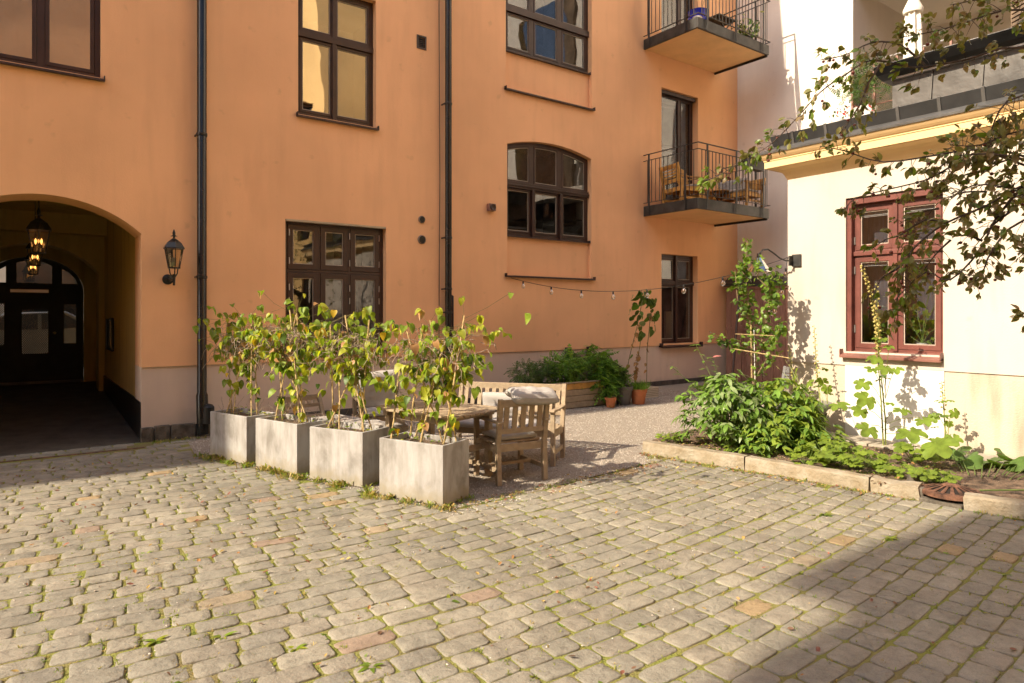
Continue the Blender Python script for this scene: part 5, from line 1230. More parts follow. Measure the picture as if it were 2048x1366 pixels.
# pots
def pot(label, loc, r, h, m_, flute=0.0, cat='flowerpot'):
    t = thing('flowerpot', label, cat, loc)
    b = MB(); b.lathe([(r * 0.68, 0), (r * 0.93, h * 0.78), (r * 1.0, h * 0.785), (r * 1.03, h), (r * 0.93, h), (r * 0.88, h * 0.86)], 26, flute=flute); b.build('pot_body', m_, t, smooth=True)
    b = MB(); b.lathe([(r * 0.89, h * 0.87), (0.001, h * 0.9)], 20); b.build('soil', SOIL, t); return t
TERRA = mat('terracotta', (0.50, 0.17, 0.065), 0.8, 0.15, 6, 0.2, 40)
GZP = mat('grey_pot_glaze', (0.14, 0.125, 0.105), 0.7, 0.2, 5, 0.15)
pz = gz(9, 8.4)
pot('orange terracotta pot with a tuft of grass-like herb, in front of the perforated box', (9.02, 8.40, pz), 0.155, 0.27, TERRA)
pot('grey fluted pot standing left of the orange terracotta pot', (8.74, 8.50, pz), 0.17, 0.33, GZP, 0.03)
pot('small terracotta pot half hidden under the cascading fern', (8.30, 8.38, pz), 0.10, 0.17, TERRA)
HERB = [leaf_mesh('leaf', FG1, [(0.01, 0), (0.02, .4), (0.015, .8), (0, 1)], 0.1, 0.3), leaf_mesh('leaf', FG2, [(0.01, 0), (0.025, .4), (0.015, .8), (0, 1)], 0.1, 0.5)]
hb_ = thing('herb', 'dense low tuft of green herb growing in the orange terracotta pot', 'herb', (9.02, 8.40, pz + 0.24))
scatter(hb_, 'leaf', [(random.choice(HERB), frame(Vector((random.gauss(0, .06), random.gauss(0, .06), 0)), Vector((random.gauss(0, .7), random.gauss(0, .7), 1)), rv(), random.uniform(.1, .22))) for _ in range(420)], 60)
hb2 = thing('herb', 'wispy dry plant rising out of the grey fluted pot', 'herb', (8.74, 8.50, pz + 0.28))
scatter(hb2, 'leaf', [(random.choice(fr2), frame(Vector((random.gauss(0, .05), random.gauss(0, .05), random.random() * .2)), Vector((random.gauss(0, .5), random.gauss(0, .5), 1)), rv(), random.uniform(.1, .22))) for _ in range(40)], 40)
pc = thing('planter_crate', 'cream perforated plastic trough behind the orange terracotta pot', 'planter', (9.58, 8.95, gz(9.5, 8.9)), R(0))
PLC = mat('cream_plastic', (0.62, 0.54, 0.40), 0.5, 0.05)
m = MB(); m.ring([(-0.42, -0.16), (0.42, -0.16), (0.42, 0.16), (-0.42, 0.16)], [(-0.40, -0.14), (0.40, -0.14), (0.40, 0.14), (-0.40, 0.14)], 0, 0.2)
m.v = [(x, z, y) for x, y, z in m.v]; m.box(-0.41, 0.41, -0.15, 0.15, 0.0, 0.02); m.build('trough', PLC, pc)
m = MB()
for r_ in range(5):
    for k in range(26): m.box(-0.40 + k * 0.032, -0.385 + k * 0.032, -0.1612, -0.159, 0.03 + r_ * 0.032, 0.045 + r_ * 0.032)
m.build('perforation_shade', mat('hole_shade_brown', (0.12, 0.09, 0.06), 0.9, bump=0), pc)  # dark squares on the face, their colour stands in for shade in holes
m = MB(); m.box(-0.40, 0.40, -0.14, 0.14, 0.12, 0.16); m.build('soil', SOIL, pc)
# tall drooping bean / sunflower stems at the wall
DL = [leaf_mesh('leaf', mm, HEART, f, c) for mm in (LD, FG1, LD) for f, c in ((0.35, 0.3), (0.15, 0.5))] + [leaf_mesh('leaf', leafmat('pale_dusty_leaf', (0.20, 0.26, 0.12), 0.3), HEART, 0.2, 0.5)]
def tallstem(label, base, pts, leaves, seed, dry=10):
    random.seed(seed); t = thing('climbing_bean', label, 'climbing bean', base); b = MB(); pp = [Vector(p) - Vector(base) for p in pts]; b.tube(pp, 0.007, 5); b.build('stem', VINE, t, smooth=True); pl = []
    def at(s):
        f = s * (len(pp) - 1); i = min(int(f), len(pp) - 2); return pp[i] + (pp[i + 1] - pp[i]) * (f - i)
    for i in range(leaves):
        s = 0.42 + 0.58 * random.random() ** 0.7; p = at(s) + Vector((random.gauss(0, .10), random.gauss(0, .06), random.gauss(0, .04)))
        pl.append((random.choice(DL), frame(p, Vector((random.gauss(0, .5), random.gauss(0, .4), -1)), Vector((random.gauss(0, .6), -1, random.gauss(0, .5))), random.uniform(0.09, 0.17))))
    for i in range(dry):
        p = at(random.uniform(0.1, .6)) + rv(0.03); pl.append((bean[12], frame(p, Vector((random.gauss(0, .3), 0, -1)), rv(), random.uniform(.05, .1))))
    scatter(t, 'leaf', pl, 200)
tallstem('tall leafy bean stem rising from the cream trough at the house wall', (9.892, 9.000, 0.107), [(9.892, 9.000, 0.107), (9.907, 9.000, 0.986), (9.993, 9.000, 1.572), (10.065, 9.000, 1.867), (9.850, 9.000, 2.080)], 26, 31)
tallstem('leaning bean stem with pale dusty leaves left of the cream trough', (8.807, 8.600, 0.270), [(8.807, 8.600, 0.270), (9.118, 8.700, 0.932), (9.425, 8.800, 1.483), (9.670, 8.900, 1.960), (9.751, 9.000, 2.156)], 26, 32)
tallstem('thin dry bean stem behind the orange terracotta pot', (9.463, 8.900, 0.338), [(9.463, 8.900, 0.338), (9.491, 8.900, 0.670), (9.601, 8.900, 1.096), (9.657, 8.900, 1.479)], 6, 33, 22)

# ------------------------------------------------------------------ lamps
def lantern(label, loc, s=1.0, wall=True, lit=False, name='wall_lantern'):
    t = thing(name, label, 'lantern', loc)
    k = s; ht = 0.28 * k; ra, rb = 0.135 * k, 0.085 * k; nS = 6
    def hexp(r, z, rot=R(30)): return [(r * math.cos(rot + R(60) * i), r * math.sin(rot + R(60) * i), z) for i in range(nS)]
    m = MB(); m.lathe([(ra * 1.18, ht), (ra * 1.16, ht + 0.02 * k), (ra * 0.78, ht + 0.10 * k), (ra * 0.35, ht + 0.145 * k), (0.018 * k, ht + 0.165 * k), (0.016 * k, ht + 0.2 * k)], nS, rot=R(30)); m.build('lamp_roof', BLACKM, t)
    m = MB(); m.lathe([(0.05 * k, ht + 0.195 * k), (0.02 * k, ht + 0.215 * k), (0.022 * k, ht + 0.25 * k), (0.006 * k, ht + 0.30 * k)], 8); m.build('finial', BLACKM, t, smooth=True)
    top, bot = hexp(ra, ht), hexp(rb, 0)
    for i in range(nS): m = MB(); m.bar(bot[i], top[i], 0.012 * k, 0.012 * k); m.build('frame_bar', BLACKM, t)
    for i in range(nS):
        j = (i + 1) % nS; m = MB(); m.add([Vector(p) * 0.97 + Vector((0, 0, p[2] * .03)) for p in (bot[i], bot[j], top[j], top[i])], [(0, 1, 2, 3)]); m.build('pane', glassmat('lantern_glass', 0.08, (0.93, 0.88, 0.74), 0), t, fix=False)
    m = MB(); m.lathe([(rb * 1.1, -0.02 * k), (rb * 1.12, 0.0), (0.001, 0.004)], nS, rot=R(30)); m.build('base_ring', BLACKM, t)
    if lit:
        e = bpy.data.materials.new('lamp_flame'); e.use_nodes = True; p = e.node_tree.nodes['Principled BSDF']; p.inputs['Emission Color'].default_value = (1, 0.42, 0.10, 1); p.inputs['Emission Strength'].default_value = 2.2; MATS[e.name] = e
        for (x, y) in ((0.03, 0.0), (-0.035, 0.02), (0.0, -0.035)):
            m = MB(); m.lathe([(0.004, 0.10 * k), (0.012, 0.13 * k), (0.012, 0.15 * k), (0.002, 0.18 * k)], 8, (x, y, 0)); m.build('bulb', e, t, smooth=True)
            m = MB(); m.tube([(x, y, 0.02), (x, y, 0.10 * k)], 0.008, 6); m.build('candle_tube', BLACKM, t)
    else:
        m = MB(); m.lathe([(0.03 * k, 0.02 * k), (0.03 * k, 0.14 * k), (0.02 * k, 0.15 * k)], 12); m.build('lamp_holder', mat('grey_lamp_holder', (0.2, 0.18, 0.15), 0.5), t, smooth=True)
    return t
wl = lantern('black hexagonal wall lantern on the orange wall beside the gateway arch', (1.66, 9.78, 2.31), 0.86)
for a in range(3):
    t_ = R(30 + 120 * a); m = MB(); m.tube([(0.06 * math.cos(t_), 0.06 * math.sin(t_), -0.015), (0.05 * math.cos(t_), 0.05 * math.sin(t_), -0.08), (0.015 * math.cos(t_), 0.015 * math.sin(t_), -0.13)], 0.008, 5); m.build('bracket_leg', BLACKM, wl, smooth=True)
m = MB(); m.tube([(0, 0, -0.09), (0, 0, -0.24)], [0.02, 0.014], 8); m.tube([(0, 0, -0.15), (-0.02, 0.12, -0.165), (-0.03, 0.25, -0.15)], 0.015, 8); m.build('arm', BLACKM, wl, smooth=True)
m = MB(); m.lathe([(0.07, 0), (0.07, 0.012), (0.03, 0.03), (0.001, 0.03)], 18); o = m.build('wall_plate', BLACKM, wl, smooth=True); o.location = (-0.03, 0.268, -0.15); o.rotation_euler = (R(90), 0, 0)
for i, (yy, zz, lab) in enumerate(((10.95, 2.52, 'nearest of the hanging lanterns in the gateway, largest and lit'), (13.2, 2.48, 'middle lantern of those hanging in the gateway'), (15.0, 2.42, 'farthest hanging lantern in the gateway, in front of the fanlight'))):
    tt = lantern(lab, (0.225, yy, zz), 1.02 if i == 0 else 0.9, lit=True, name='hanging_lantern')
    m = MB(); z = 0.48
    while z + zz < 3.5: m.ring([(0.010 * math.cos(R(a)), z + 0.018 + 0.018 * math.sin(R(a))) for a in range(0, 360, 60)], [(0.006 * math.cos(R(a)), z + 0.018 + 0.013 * math.sin(R(a))) for a in range(0, 360, 60)], -0.002, 0.002) ; z += 0.028
    m.tube([(0, 0, 0.45 if i else 0.48), (0, 0, 3.5 - zz)], 0.003, 4); m.build('chain', BLACKM, tt)
# alarm sounder box
sr = thing('alarm_sounder', 'small rusty brown alarm box on the orange wall left of the arched window', 'alarm', (6.905, 10.05, 3.62))
m = MB(); m.box(-0.075, 0.075, -0.09, -0.001, -0.065, 0.065); m.build('housing', RPB, sr, bevel=0.01)
m = MB(); m.lathe([(0.055, 0), (0.055, 0.025), (0.03, 0.012), (0.001, 0.01)], 16); o = m.build('horn', BROWN2, sr, smooth=True); o.location = (0, -0.091, 0); o.rotation_euler = (R(90), 0, 0)
# gooseneck lamp on the annex corner
gn = thing('gooseneck_lamp', 'curved swan-neck lamp with a clear glass shade on the annex corner', 'lamp', (8.80, 5.26, 2.44))
m = MB(); m.box(-0.012, 0.014, -0.11, 0.02, -0.08, 0.09); m.box(-0.10, -0.012, 0.0, 0.02, -0.07, 0.07); m.build('bracket', DKGREY, gn, bevel=0.004)
m = MB(); m.tube([(-0.05, 0.0, 0), (-0.14, 0.03, 0.0), (-0.24, 0.06, 0.03), (-0.33, 0.10, 0.10), (-0.42, 0.13, 0.15), (-0.50, 0.16, 0.14), (-0.55, 0.175, 0.09)], 0.011, 8); m.build('arm', DKGREY, gn, smooth=True)
m = MB(); m.lathe([(0.03, 0.07), (0.035, 0.02), (0.02, 0.0)], 12, (-0.555, 0.177, 0.02)); m.build('socket', BLACKM, gn, smooth=True)
m = MB(); m.lathe([(0.036, 0.03), (0.16, -0.16), (0.165, -0.17)], 10, (-0.56, 0.18, 0.0)); m.f = m.f[:-2]; m.build('lamp_shade', glassmat('shade_glass', 0.05, (0.85, 0.85, 0.82), 0), gn, fix=False)
# string of bulbs
A_, B_ = Vector((7.34, 10.0, 2.36)), Vector((8.79, 5.32, 2.50))
sl = thing('string_lights', 'slack string of clear bulbs slung from the window ledge to the annex corner', 'string lights', tuple(A_))
cat_ = lambda s: A_ + (B_ - A_) * s + Vector((0, 0, -0.36 * 4 * s * (1 - s))) - A_
m = MB(); m.tube([cat_(i / 40) for i in range(41)], 0.0045, 5); m.build('cable', BLACKM, sl, smooth=True)
def bulbs(fn, n, parent):
    for i in range(n):
        p = fn((i + 0.45) / n); m = MB(); m.lathe([(0.012, 0), (0.014, -0.02), (0.014, -0.05), (0.01, -0.055)], 8, p); o = m.build('socket', BLACKM, parent, smooth=True)
        m = MB(); m.lathe([(0.012, -0.05), (0.026, -0.068), (0.036, -0.092), (0.034, -0.115), (0.02, -0.132), (0.001, -0.137)], 12, p); m.f = m.f[:-2]; b = m.build('bulb', glassmat('bulb_glass', 0.16, (0.92, 0.88, 0.78), 0), parent, smooth=True, fix=False)
        m = MB(); m.tube([p + Vector((0, 0, -0.05)), p + Vector((0.004, 0, -0.1))], 0.005, 5); m.build('filament', mat('amber_filament', (0.6, 0.35, 0.1), 0.4, bump=0), parent)
bulbs(cat_, 8, sl)
A2, B2 = Vector((8.79, 5.34, 2.50)), Vector((13.2, 8.6, 2.2))
sl2 = thing('string_lights', 'second string of bulbs running behind the young apple tree to the plank fence', 'string lights', tuple(A2))
c2_ = lambda s: (B2 - A2) * s + Vector((0, 0, -0.55 * 4 * s * (1 - s)))
m = MB(); m.tube([c2_(i / 30) for i in range(31)], 0.0045, 5); m.build('cable', BLACKM, sl2, smooth=True); bulbs(c2_, 8, sl2)

# ------------------------------------------------------------------ plank fence and pole in the far corner
pf_ = thing('plank_fence', 'reddish brown plank fence with a dark cap between the house and the annex', 'fence', (13.75, 9.95, 0.05), R(-90))
PLK = mat('reddish_plank_paint', (0.30, 0.155, 0.11), 0.7, 0.2, 6, 0.3, 20, streak=(8, 8, 0.6))
k = 0; x = 0.0
while x < 4.0:
    m = MB(); m.box(x, x + 0.135, -0.02 + 0.008 * (k % 2), 0.012, 0, 2.22); m.build('plank', PLK, pf_, bevel=0.004); x += 0.14; k += 1
m = MB(); m.box(0, 4.0, -0.06, 0.05, 2.222, 2.28); m.box(0, 4, -0.045, -0.021, 1.25, 1.33); m.build('rail', PLK, pf_)
m = MB(); m.prism([(-0.14, 2.30), (-0.14, 2.36), (0.05, 2.52), (0.3, 2.52), (0.3, 2.30)], lambda p: (0, p[0], p[1]), lambda p: (4.0, p[0], p[1])); m.build('cap', DKGREY, pf_)
m = MB(); m.box(2.6, 2.66, -0.075, -0.03, 1.05, 1.2); m.build('latch', BLACKM, pf_)
pl_ = thing('pole', 'long dark pole leaning in the corner by the plank fence', 'pole', (13.100, 9.363, 0.730))
m = MB(); m.tube([(0, 0, -0.9), tuple(Vector((13.650, 9.496, 2.533)) - Vector((13.100, 9.363, 0.730)))], 0.025, 8); m.build('shaft', BROWN, pl_, smooth=True)
gb = seat_frame('garden_bench', 'grey painted slatted bench tucked behind the annex corner', 'bench', (9.75, 5.75, 0.08), R(90), 0.6, 0.45, arms=False, ns=4, hs=0.40, hb=0.78, mt=mat('grey_bench_paint', (0.17, 0.165, 0.16), 0.6, 0.15), horiz=True)

# ------------------------------------------------------------------ balcony furniture
bz = 4.02
seat_frame('balcony_chair', 'oiled wooden slat chair at the left end of the lower balcony', 'chair', (11.30, 9.55, bz), R(-100), 0.62, 0.55, ns=5, hs=0.38, hb=0.86, mt=TEAKW, horiz=True)
seat_frame('balcony_chair', 'oiled wooden slat chair in front of the open door on the lower balcony', 'chair', (11.95, 9.75, bz), R(-160), 0.62, 0.55, ns=5, hs=0.38, hb=0.92, mt=TEAKW, horiz=True)
seat_frame('balcony_sofa', 'low wooden slat sofa at the right end of the lower balcony', 'sofa', (13.22, 9.25, bz), R(90), 1.25, 0.6, ns=4, hs=0.32, hb=0.68, mt=TEAKW, horiz=True)
cushion('seat_cushion', 'long pale pad on the slat sofa of the lower balcony', (12.92, 9.25, bz + 0.38), (0, 0, R(90)), 1.1, 0.55, 0.09)
cushion('back_cushion', 'pale back cushion on the slat sofa of the lower balcony', (13.17, 9.35, bz + 0.58), (R(75), 0, R(90)), 0.8, 0.3, 0.1)
cushion('seat_cushion', 'pale pad on the chair before the open balcony door', (11.86, 9.5, bz + 0.43), (0, 0, R(-160)), 0.5, 0.5, 0.08)
bb = thing('balcony_box', 'black plastic flower box hung on the lower balcony rail', 'planter', (12.72, 8.53, 4.78))
m = MB(); m.prism([(-0.08, 0), (-0.11, 0.22), (0.11, 0.22), (0.08, 0)], lambda p: (-0.28, p[0], p[1]), lambda p: (0.28, p[0], p[1])); m.build('trough', BLACKM, bb, bevel=0.01)
m = MB(); m.box(-0.3, 0.3, -0.125, 0.125, 0.22, 0.24); m.build('rim', BLACKM, bb, bevel=0.005)
bt = thing('balcony_table', 'small folding table with wire legs on the lower balcony', 'table', (12.45, 9.2, bz))
m = MB(); m.lathe([(0.22, 0.36), (0.22, 0.375)], 18); m.build('top_plate', TEAKW, bt)
m = MB()
for a in range(4): m.tube([(0.17 * math.cos(a * 1.57), 0.17 * math.sin(a * 1.57), 0.36), (0.05 * math.cos(a * 1.57), 0.05 * math.sin(a * 1.57), 0.18), (0.18 * math.cos(a * 1.57), 0.18 * math.sin(a * 1.57), 0)], 0.008, 5)
m.build('leg', BLACKM, bt)
uz = 7.645
bp_ = thing('blue_pot', 'glossy cobalt blue pot on the upper balcony', 'flowerpot', (11.50, 9.02, uz))
m = MB(); m.lathe([(0.13, 0.0), (0.19, 0.10), (0.215, 0.24), (0.21, 0.36), (0.225, 0.38), (0.2, 0.38), (0.19, 0.3)], 24); m.build('pot_body', mat('cobalt_glaze', (0.012, 0.03, 0.42), 0.12, 0.1, bump=0, spec=0.7), bp_, smooth=True)
m = MB(); m.tube([(0.0, 0.0, 0.25), (0.18, -0.05, 0.75)], 0.008, 5); m.build('stake', CANE, bp_)
wp = thing('white_pot', 'small white pot on the floor of the upper balcony', 'flowerpot', (11.25, 8.85, uz))
m = MB(); m.lathe([(0.07, 0), (0.1, 0.14), (0.085, 0.14)], 16); m.build('pot_body', WHITEP, wp, smooth=True)
ut = thing('balcony_table', 'dark square folding table on the upper balcony', 'table', (12.35, 9.2, uz))
m = MB(); m.box(-0.3, 0.3, -0.3, 0.3, 0.44, 0.465); m.build('top_plate', DKGREY, ut)
m = MB(); m.bar((-.25, -.25, 0), (.25, -.25, .44), .025, .02); m.bar((.25, -.22, 0), (-.25, -.22, .44), .025, .02); m.bar((-.25, .25, 0), (.25, .25, .44), .025, .02); m.bar((.25, .22, 0), (-.25, .22, .44), .025, .02); m.build('leg', DKGREY, ut)
VAR = leafmat('variegated_pale_leaf', (0.42, 0.44, 0.26), 0.3)
va = [leaf_mesh('leaf', VAR, OVAL), leaf_mesh('leaf', FG3, OVAL)]
upl = thing('pot_plant', 'pale variegated pot plant at the right end of the upper balcony', 'pot plant', (13.05, 8.95, uz))
m = MB(); m.lathe([(0.09, 0), (0.13, 0.2), (0.11, 0.2)], 14); m.build('pot_body', BLACKM, upl, smooth=True)
random.seed(5); scatter(upl, 'leaf', [(random.choice(va), frame(Vector((random.gauss(0, .13), random.gauss(0, .15), 0.2 + abs(random.gauss(0, .18)))), rv() + Vector((0, 0, .1)), rv() + Vector((0, 0, 1)), random.uniform(.07, .13))) for _ in range(160)], 160)

# ------------------------------------------------------------------ terrace: closed parasol, pot plants
um = thing('parasol', 'closed white parasol standing on the recessed roof terrace', 'parasol', (13.35, 5.60, 5.4))
m = MB(); m.tube([(0, 0, 0), (0, 0, 2.3)], 0.022, 8); m.build('pole', STEEL, um, smooth=True)
m = MB(); m.lathe([(0.2, 0), (0.2, 0.05), (0.03, 0.07)], 16); m.build('base', BLACKM, um)
prof = [(0.20, 0.72), (0.215, 0.80), (0.17, 1.2), (0.155, 1.5), (0.15, 1.75), (0.11, 1.95), (0.035, 2.14), (0.012, 2.2)]
vs = []; n = 32
for (r, z) in prof:
    for k in range(n):
        t_ = 2 * math.pi * k / n; f_ = 1 - 0.42 * abs(math.sin(t_ * 4 + z * 0.5)) * (1 if z < 1.9 else .5); dz = 0.05 * math.sin(t_ * 8) if z < 0.8 else 0
        vs.append((r * f_ * math.cos(t_), r * f_ * math.sin(t_), z + dz))
m = MB(); m.add(vs, [(i * n + k, i * n + (k + 1) % n, (i + 1) * n + (k + 1) % n, (i + 1) * n + k) for i in range(len(prof) - 1) for k in range(n)])
m.build('canopy', mat('white_parasol_cloth', (0.8, 0.76, 0.66), 0.9, 0.05), um, smooth=True, fix=False)
m = MB(); m.lathe([(0.16, 1.86), (0.17, 1.93), (0.03, 2.22)], 16); m.build('vent_flap', MATS['white_parasol_cloth'], um, smooth=True)
tp_ = thing('terrace_plant', 'dark bushy pot plant on the terrace under the parasol', 'pot plant', (13.6, 6.6, 5.4))
m = MB(); m.lathe([(0.16, 0), (0.22, 0.4), (0.2, 0.4)], 16); m.build('pot_body', WHITEP, tp_, smooth=True)
scatter(tp_, 'leaf', [(random.choice(fr2), frame(Vector((random.gauss(0, .2), random.gauss(0, .25), 0.6 + abs(random.gauss(0, .4)))), rv() + Vector((0, 0, .3)), rv() + Vector((0, 0, 1)), random.uniform(.15, .3))) for _ in range(160)], 160)
tp2 = thing('terrace_plant', 'row of white pots with red flowers by the terrace railing', 'pot plant', (13.3, 6.55, 5.4))
for k in range(3):
    m = MB(); m.lathe([(0.09, 0), (0.13, 0.2), (0.11, 0.2)], 14, (0.0, 0.45 - k * 0.3, 0)); m.build('pot_body', WHITEP, tp2, smooth=True)
RF = leafmat('red_petal', (0.55, 0.05, 0.06), 0.2)
scatter(tp2, 'leaf', [(random.choice([leaf_mesh('petal', RF, OVAL)] + va[1:]), frame(Vector((random.gauss(0, .08), random.uniform(-.25, .55), 0.28 + random.gauss(0, .06))), rv() + Vector((0, 0, .3)), rv() + Vector((0, 0, 1)), random.uniform(.05, .08))) for _ in range(90)], 90)

# ------------------------------------------------------------------ planting bed
PG = leafmat('peony_leaf', (0.17, 0.29, 0.05), 0.38, rough=0.35); PY = leafmat('peony_leaf_lime', (0.23, 0.31, 0.04), 0.42)
PP = leafmat('peony_leaf_pale', (0.22, 0.28, 0.12), 0.25, rough=0.3)
pe = [leaf_mesh('leaf', mm, LANCE, f, c) for mm in (PG, PG, PP) for f, c in ((0.35, 0.35), (0.2, 0.15))]
pey = [leaf_mesh('leaf', mm, LANCE, f, c) for mm in (PY, PG) for f, c in ((0.35, 0.35), (0.2, 0.15))]
def peony(name, label, base, R_, H_, n, protos, seed, size=0.11, lean=(0, 0), sect=6.28, group=None):
    random.seed(seed); t = thing(name, label, 'shrub', base, 0, group); sm = MB(); pl = []
    for i in range(n):
        az = random.uniform(0, sect); el = random.random() ** 0.75; rr = R_ * math.sin(el * math.pi / 2) * random.uniform(0.75, 1.05) ; hh_ = H_ * (1 - 0.55 * el * el) * random.uniform(0.7, 1.05)
        if random.random() < 0.35: hh_ *= random.uniform(0.25, 0.8)
        e = Vector((math.cos(az) * rr + lean[0] * hh_, math.sin(az) * rr + lean[1] * hh_, hh_)); b = Vector((math.cos(az) * 0.12, math.sin(az) * 0.12, 0)); mid = (b + e) / 2 + Vector((0, 0, 0.1 * H_)) - Vector((math.cos(az), math.sin(az), 0)) * 0.08 * R_
        sm.tube([b, mid, e], [0.004, 0.0035, 0.002], 4, cap=False)
        out = Vector((math.cos(az), math.sin(az), 0))
        for g in range(random.choice((2, 3))):
            o = e + rv(0.05); a2 = az + random.gauss(0, 0.9)
            for q in range(3):
                a3 = a2 + (q - 1) * 0.75; d = Vector((math.cos(a3), math.sin(a3), random.uniform(-0.75, 0.15)))
                pl.append((random.choice(protos), frame(o, d, Vector((random.gauss(0, .25), random.gauss(0, .25), 1)) + out * .5, size * random.uniform(0.7, 1.25))))
    sm.build('stem', STEMG, t, fix=False); random.shuffle(pl); scatter(t, 'leaf', pl, 300); return t
peony('peony_bush', 'large dark green peony bush at the corner of the planting bed', (6.98, 5.02, 0.09), 0.56, 0.86, 190, pe, 41, 0.125)
peony('peony_bush', 'lime green peony foliage to the right of the dark peony bush', (7.45, 4.62, 0.09), 0.48, 0.80, 120, pey, 42, 0.13)
peony('peony_bush', 'low broad-leaved green clump spilling over the kerb below the peonies', (6.98, 4.50, 0.09), 0.40, 0.34, 70, pey, 43, 0.11)
peony('peony_bush', 'leaning yellow-green peony clump in front of the stone urn', (7.62, 4.12, 0.09), 0.30, 0.50, 60, pey, 44, 0.13, lean=(-0.5, 0.75))
# a few long shoots standing out of the bush
random.seed(3)
ps = thing('peony_shoot', 'tall shoot with a pink-tipped leaf above the peony bush', 'shoot', (7.0, 5.0, 0.3)); b = MB(); pl = []
for tip in ((6.836, 5.150, 1.162), (6.363, 5.373, 1.048), (6.999, 5.526, 1.296)):
    e = Vector(tip) - Vector((7.0, 5.0, 0.3)); b.tube([Vector((0, 0, 0)), e * 0.6 + Vector((0, 0, .05)), e], [0.005, 0.004, 0.002], 5)
    for s in (0.7, 0.8, 0.88, 0.94, 1.0, 1.0):
        for q in range(2): pl.append((random.choice(pe[:4]), frame(e * s, Vector((random.gauss(0, 1), random.gauss(0, 1), .1)), Vector((0, 0, 1)), random.uniform(.06, .1))))
PINK = leafmat('pink_leaf', (0.55, 0.2, 0.18), 0.3); pk = leaf_mesh('leaf', PINK, LANCE, .3, .2)
pl.append((pk, frame(Vector((6.836, 5.150, 1.162)) - Vector((7.0, 5.0, 0.3)), Vector((0.9, -0.4, 0.3)), Vector((0, -.3, 1)), 0.13)))
b.build('stem', STEMG, ps, smooth=True); scatter(ps, 'leaf', pl, 60)

# hollyhocks
HG = leafmat('hollyhock_leaf', (0.19, 0.27, 0.04), 0.45); HG2 = leafmat('hollyhock_leaf_deep', (0.11, 0.19, 0.03), 0.38)
hl = [lobed_mesh('leaf', HG, 5, 0.38), lobed_mesh('leaf', HG, 5, 0.3, curl=0.35), lobed_mesh('leaf', HG2, 5, 0.42, curl=0.1), lobed_mesh('leaf', HG, 7, 0.25, curl=0.2)]
BUD = leafmat('cream_seed_pod', (0.50, 0.42, 0.15), 0.25)
def pod_mesh():
    b = MB(); b.lathe([(0.25, -0.45), (0.5, -0.1), (0.48, 0.2), (0.2, 0.42), (0.02, 0.45)], 7); 
    for k in range(4):
        a = k * 1.57; c, s = math.cos(a), math.sin(a); b.add([(0.3 * c - .2 * s, 0.3 * s + .2 * c, -.1), (0.75 * c, 0.75 * s, .35), (0.3 * c + .2 * s, 0.3 * s - .2 * c, -.1)], [(0, 1, 2)])
    return b.mesh('seed_pod', BUD, True)
POD = pod_mesh()
HST = mat('hollyhock_stalk', (0.24, 0.27, 0.07), 0.6, 0.15, 10, 0)
def hollyhock(label, stalks, leaves, seed):
    random.seed(seed); base = Vector(stalks[0][0][0]); t = thing('hollyhock', label, 'hollyhock', tuple(base)); pl = []
    for (pts, s0, npod, ps_) in stalks:
        pp = [Vector(p) - base for p in pts]; n = len(pp); b = MB(); b.tube(pp, [0.011 * (1 - 0.75 * i / (n - 1)) for i in range(n)], 6); b.build('stalk', HST, t, smooth=True)
        def at(s): f = min(0.9999, s) * (n - 1); i = int(f); return pp[i] + (pp[i + 1] - pp[i]) * (f - i)
        for k in range(npod):
            s = s0 + (1 - s0) * (k / npod); a = k * 2.4; r = 0.022 * (1.3 - s * 0.5); d = Vector((math.cos(a), math.sin(a), 0.35)); z = ps_ * (1.1 - 0.5 * s)
            inst(POD, t, frame(at(s) + d * r, d.cross(Vector((0, 0, 1))), d, z))
        for k in range(int(9 * (1 - s0) + 4)):
            s = random.uniform(0.25, s0 + 0.15); a = random.uniform(0, 6.28); d = Vector((math.cos(a), math.sin(a), -0.1)); o = at(s) + d * 0.06
            pl.append((random.choice(hl), frame(o, d, Vector((0, 0, 1)) + rv(.4), random.uniform(0.06, 0.11))))
    pm = MB()
    for (pos, sz) in leaves:
        sz *= 1.3
        p = Vector(pos) - base; st = Vector((0, 0, max(0.05, p.z * 0.6))); d = (p - st); d.z = -0.25 * d.length
        pm.tube([st, (st + p) / 2 + Vector((0, 0, 0.03)), p], 0.0035, 4)
        pl.append((random.choice(hl[:2]), frame(p, d + rv(0.05), Vector((-0.75, -0.4, 0.75)) + rv(0.25), sz)))
    if leaves: pm.build('leaf_stalk', HST, t, fix=False)
    scatter(t, 'leaf', pl, 200)
hollyhock('tallest hollyhock with two stalks of cream seed pods before the red window', [
    ([(8.450, 3.856, 0.067), (8.400, 3.833, 0.407), (8.250, 3.839, 1.218), (8.100, 3.792, 1.542), (7.900, 3.748, 1.878), (7.600, 3.731, 2.243)], 0.42, 60, 0.040),
    ([(8.420, 3.865, 0.069), (8.300, 3.839, 0.667), (8.150, 3.804, 1.153), (8.000, 3.728, 1.625), (7.800, 3.662, 2.050)], 0.52, 30, 0.036)],
    [((8.100, 3.860, 0.739), .17), ((8.200, 3.949, 0.903), .14), ((7.900, 3.765, 0.418), .17), ((7.900, 3.372, 0.443), .21), ((8.000, 3.494, 0.641), .13), ((7.700, 3.056, 0.375), .24), ((8.100, 3.592, 1.081), .11), ((8.000, 3.656, 1.110), .13),
     ((8.000, 3.286, 0.555), .13), ((8.100, 3.780, 1.203), .12), ((8.100, 3.657, 1.336), .08), ((8.050, 3.819, 1.068), .1), ((8.100, 3.942, 0.582), .13)], 51)
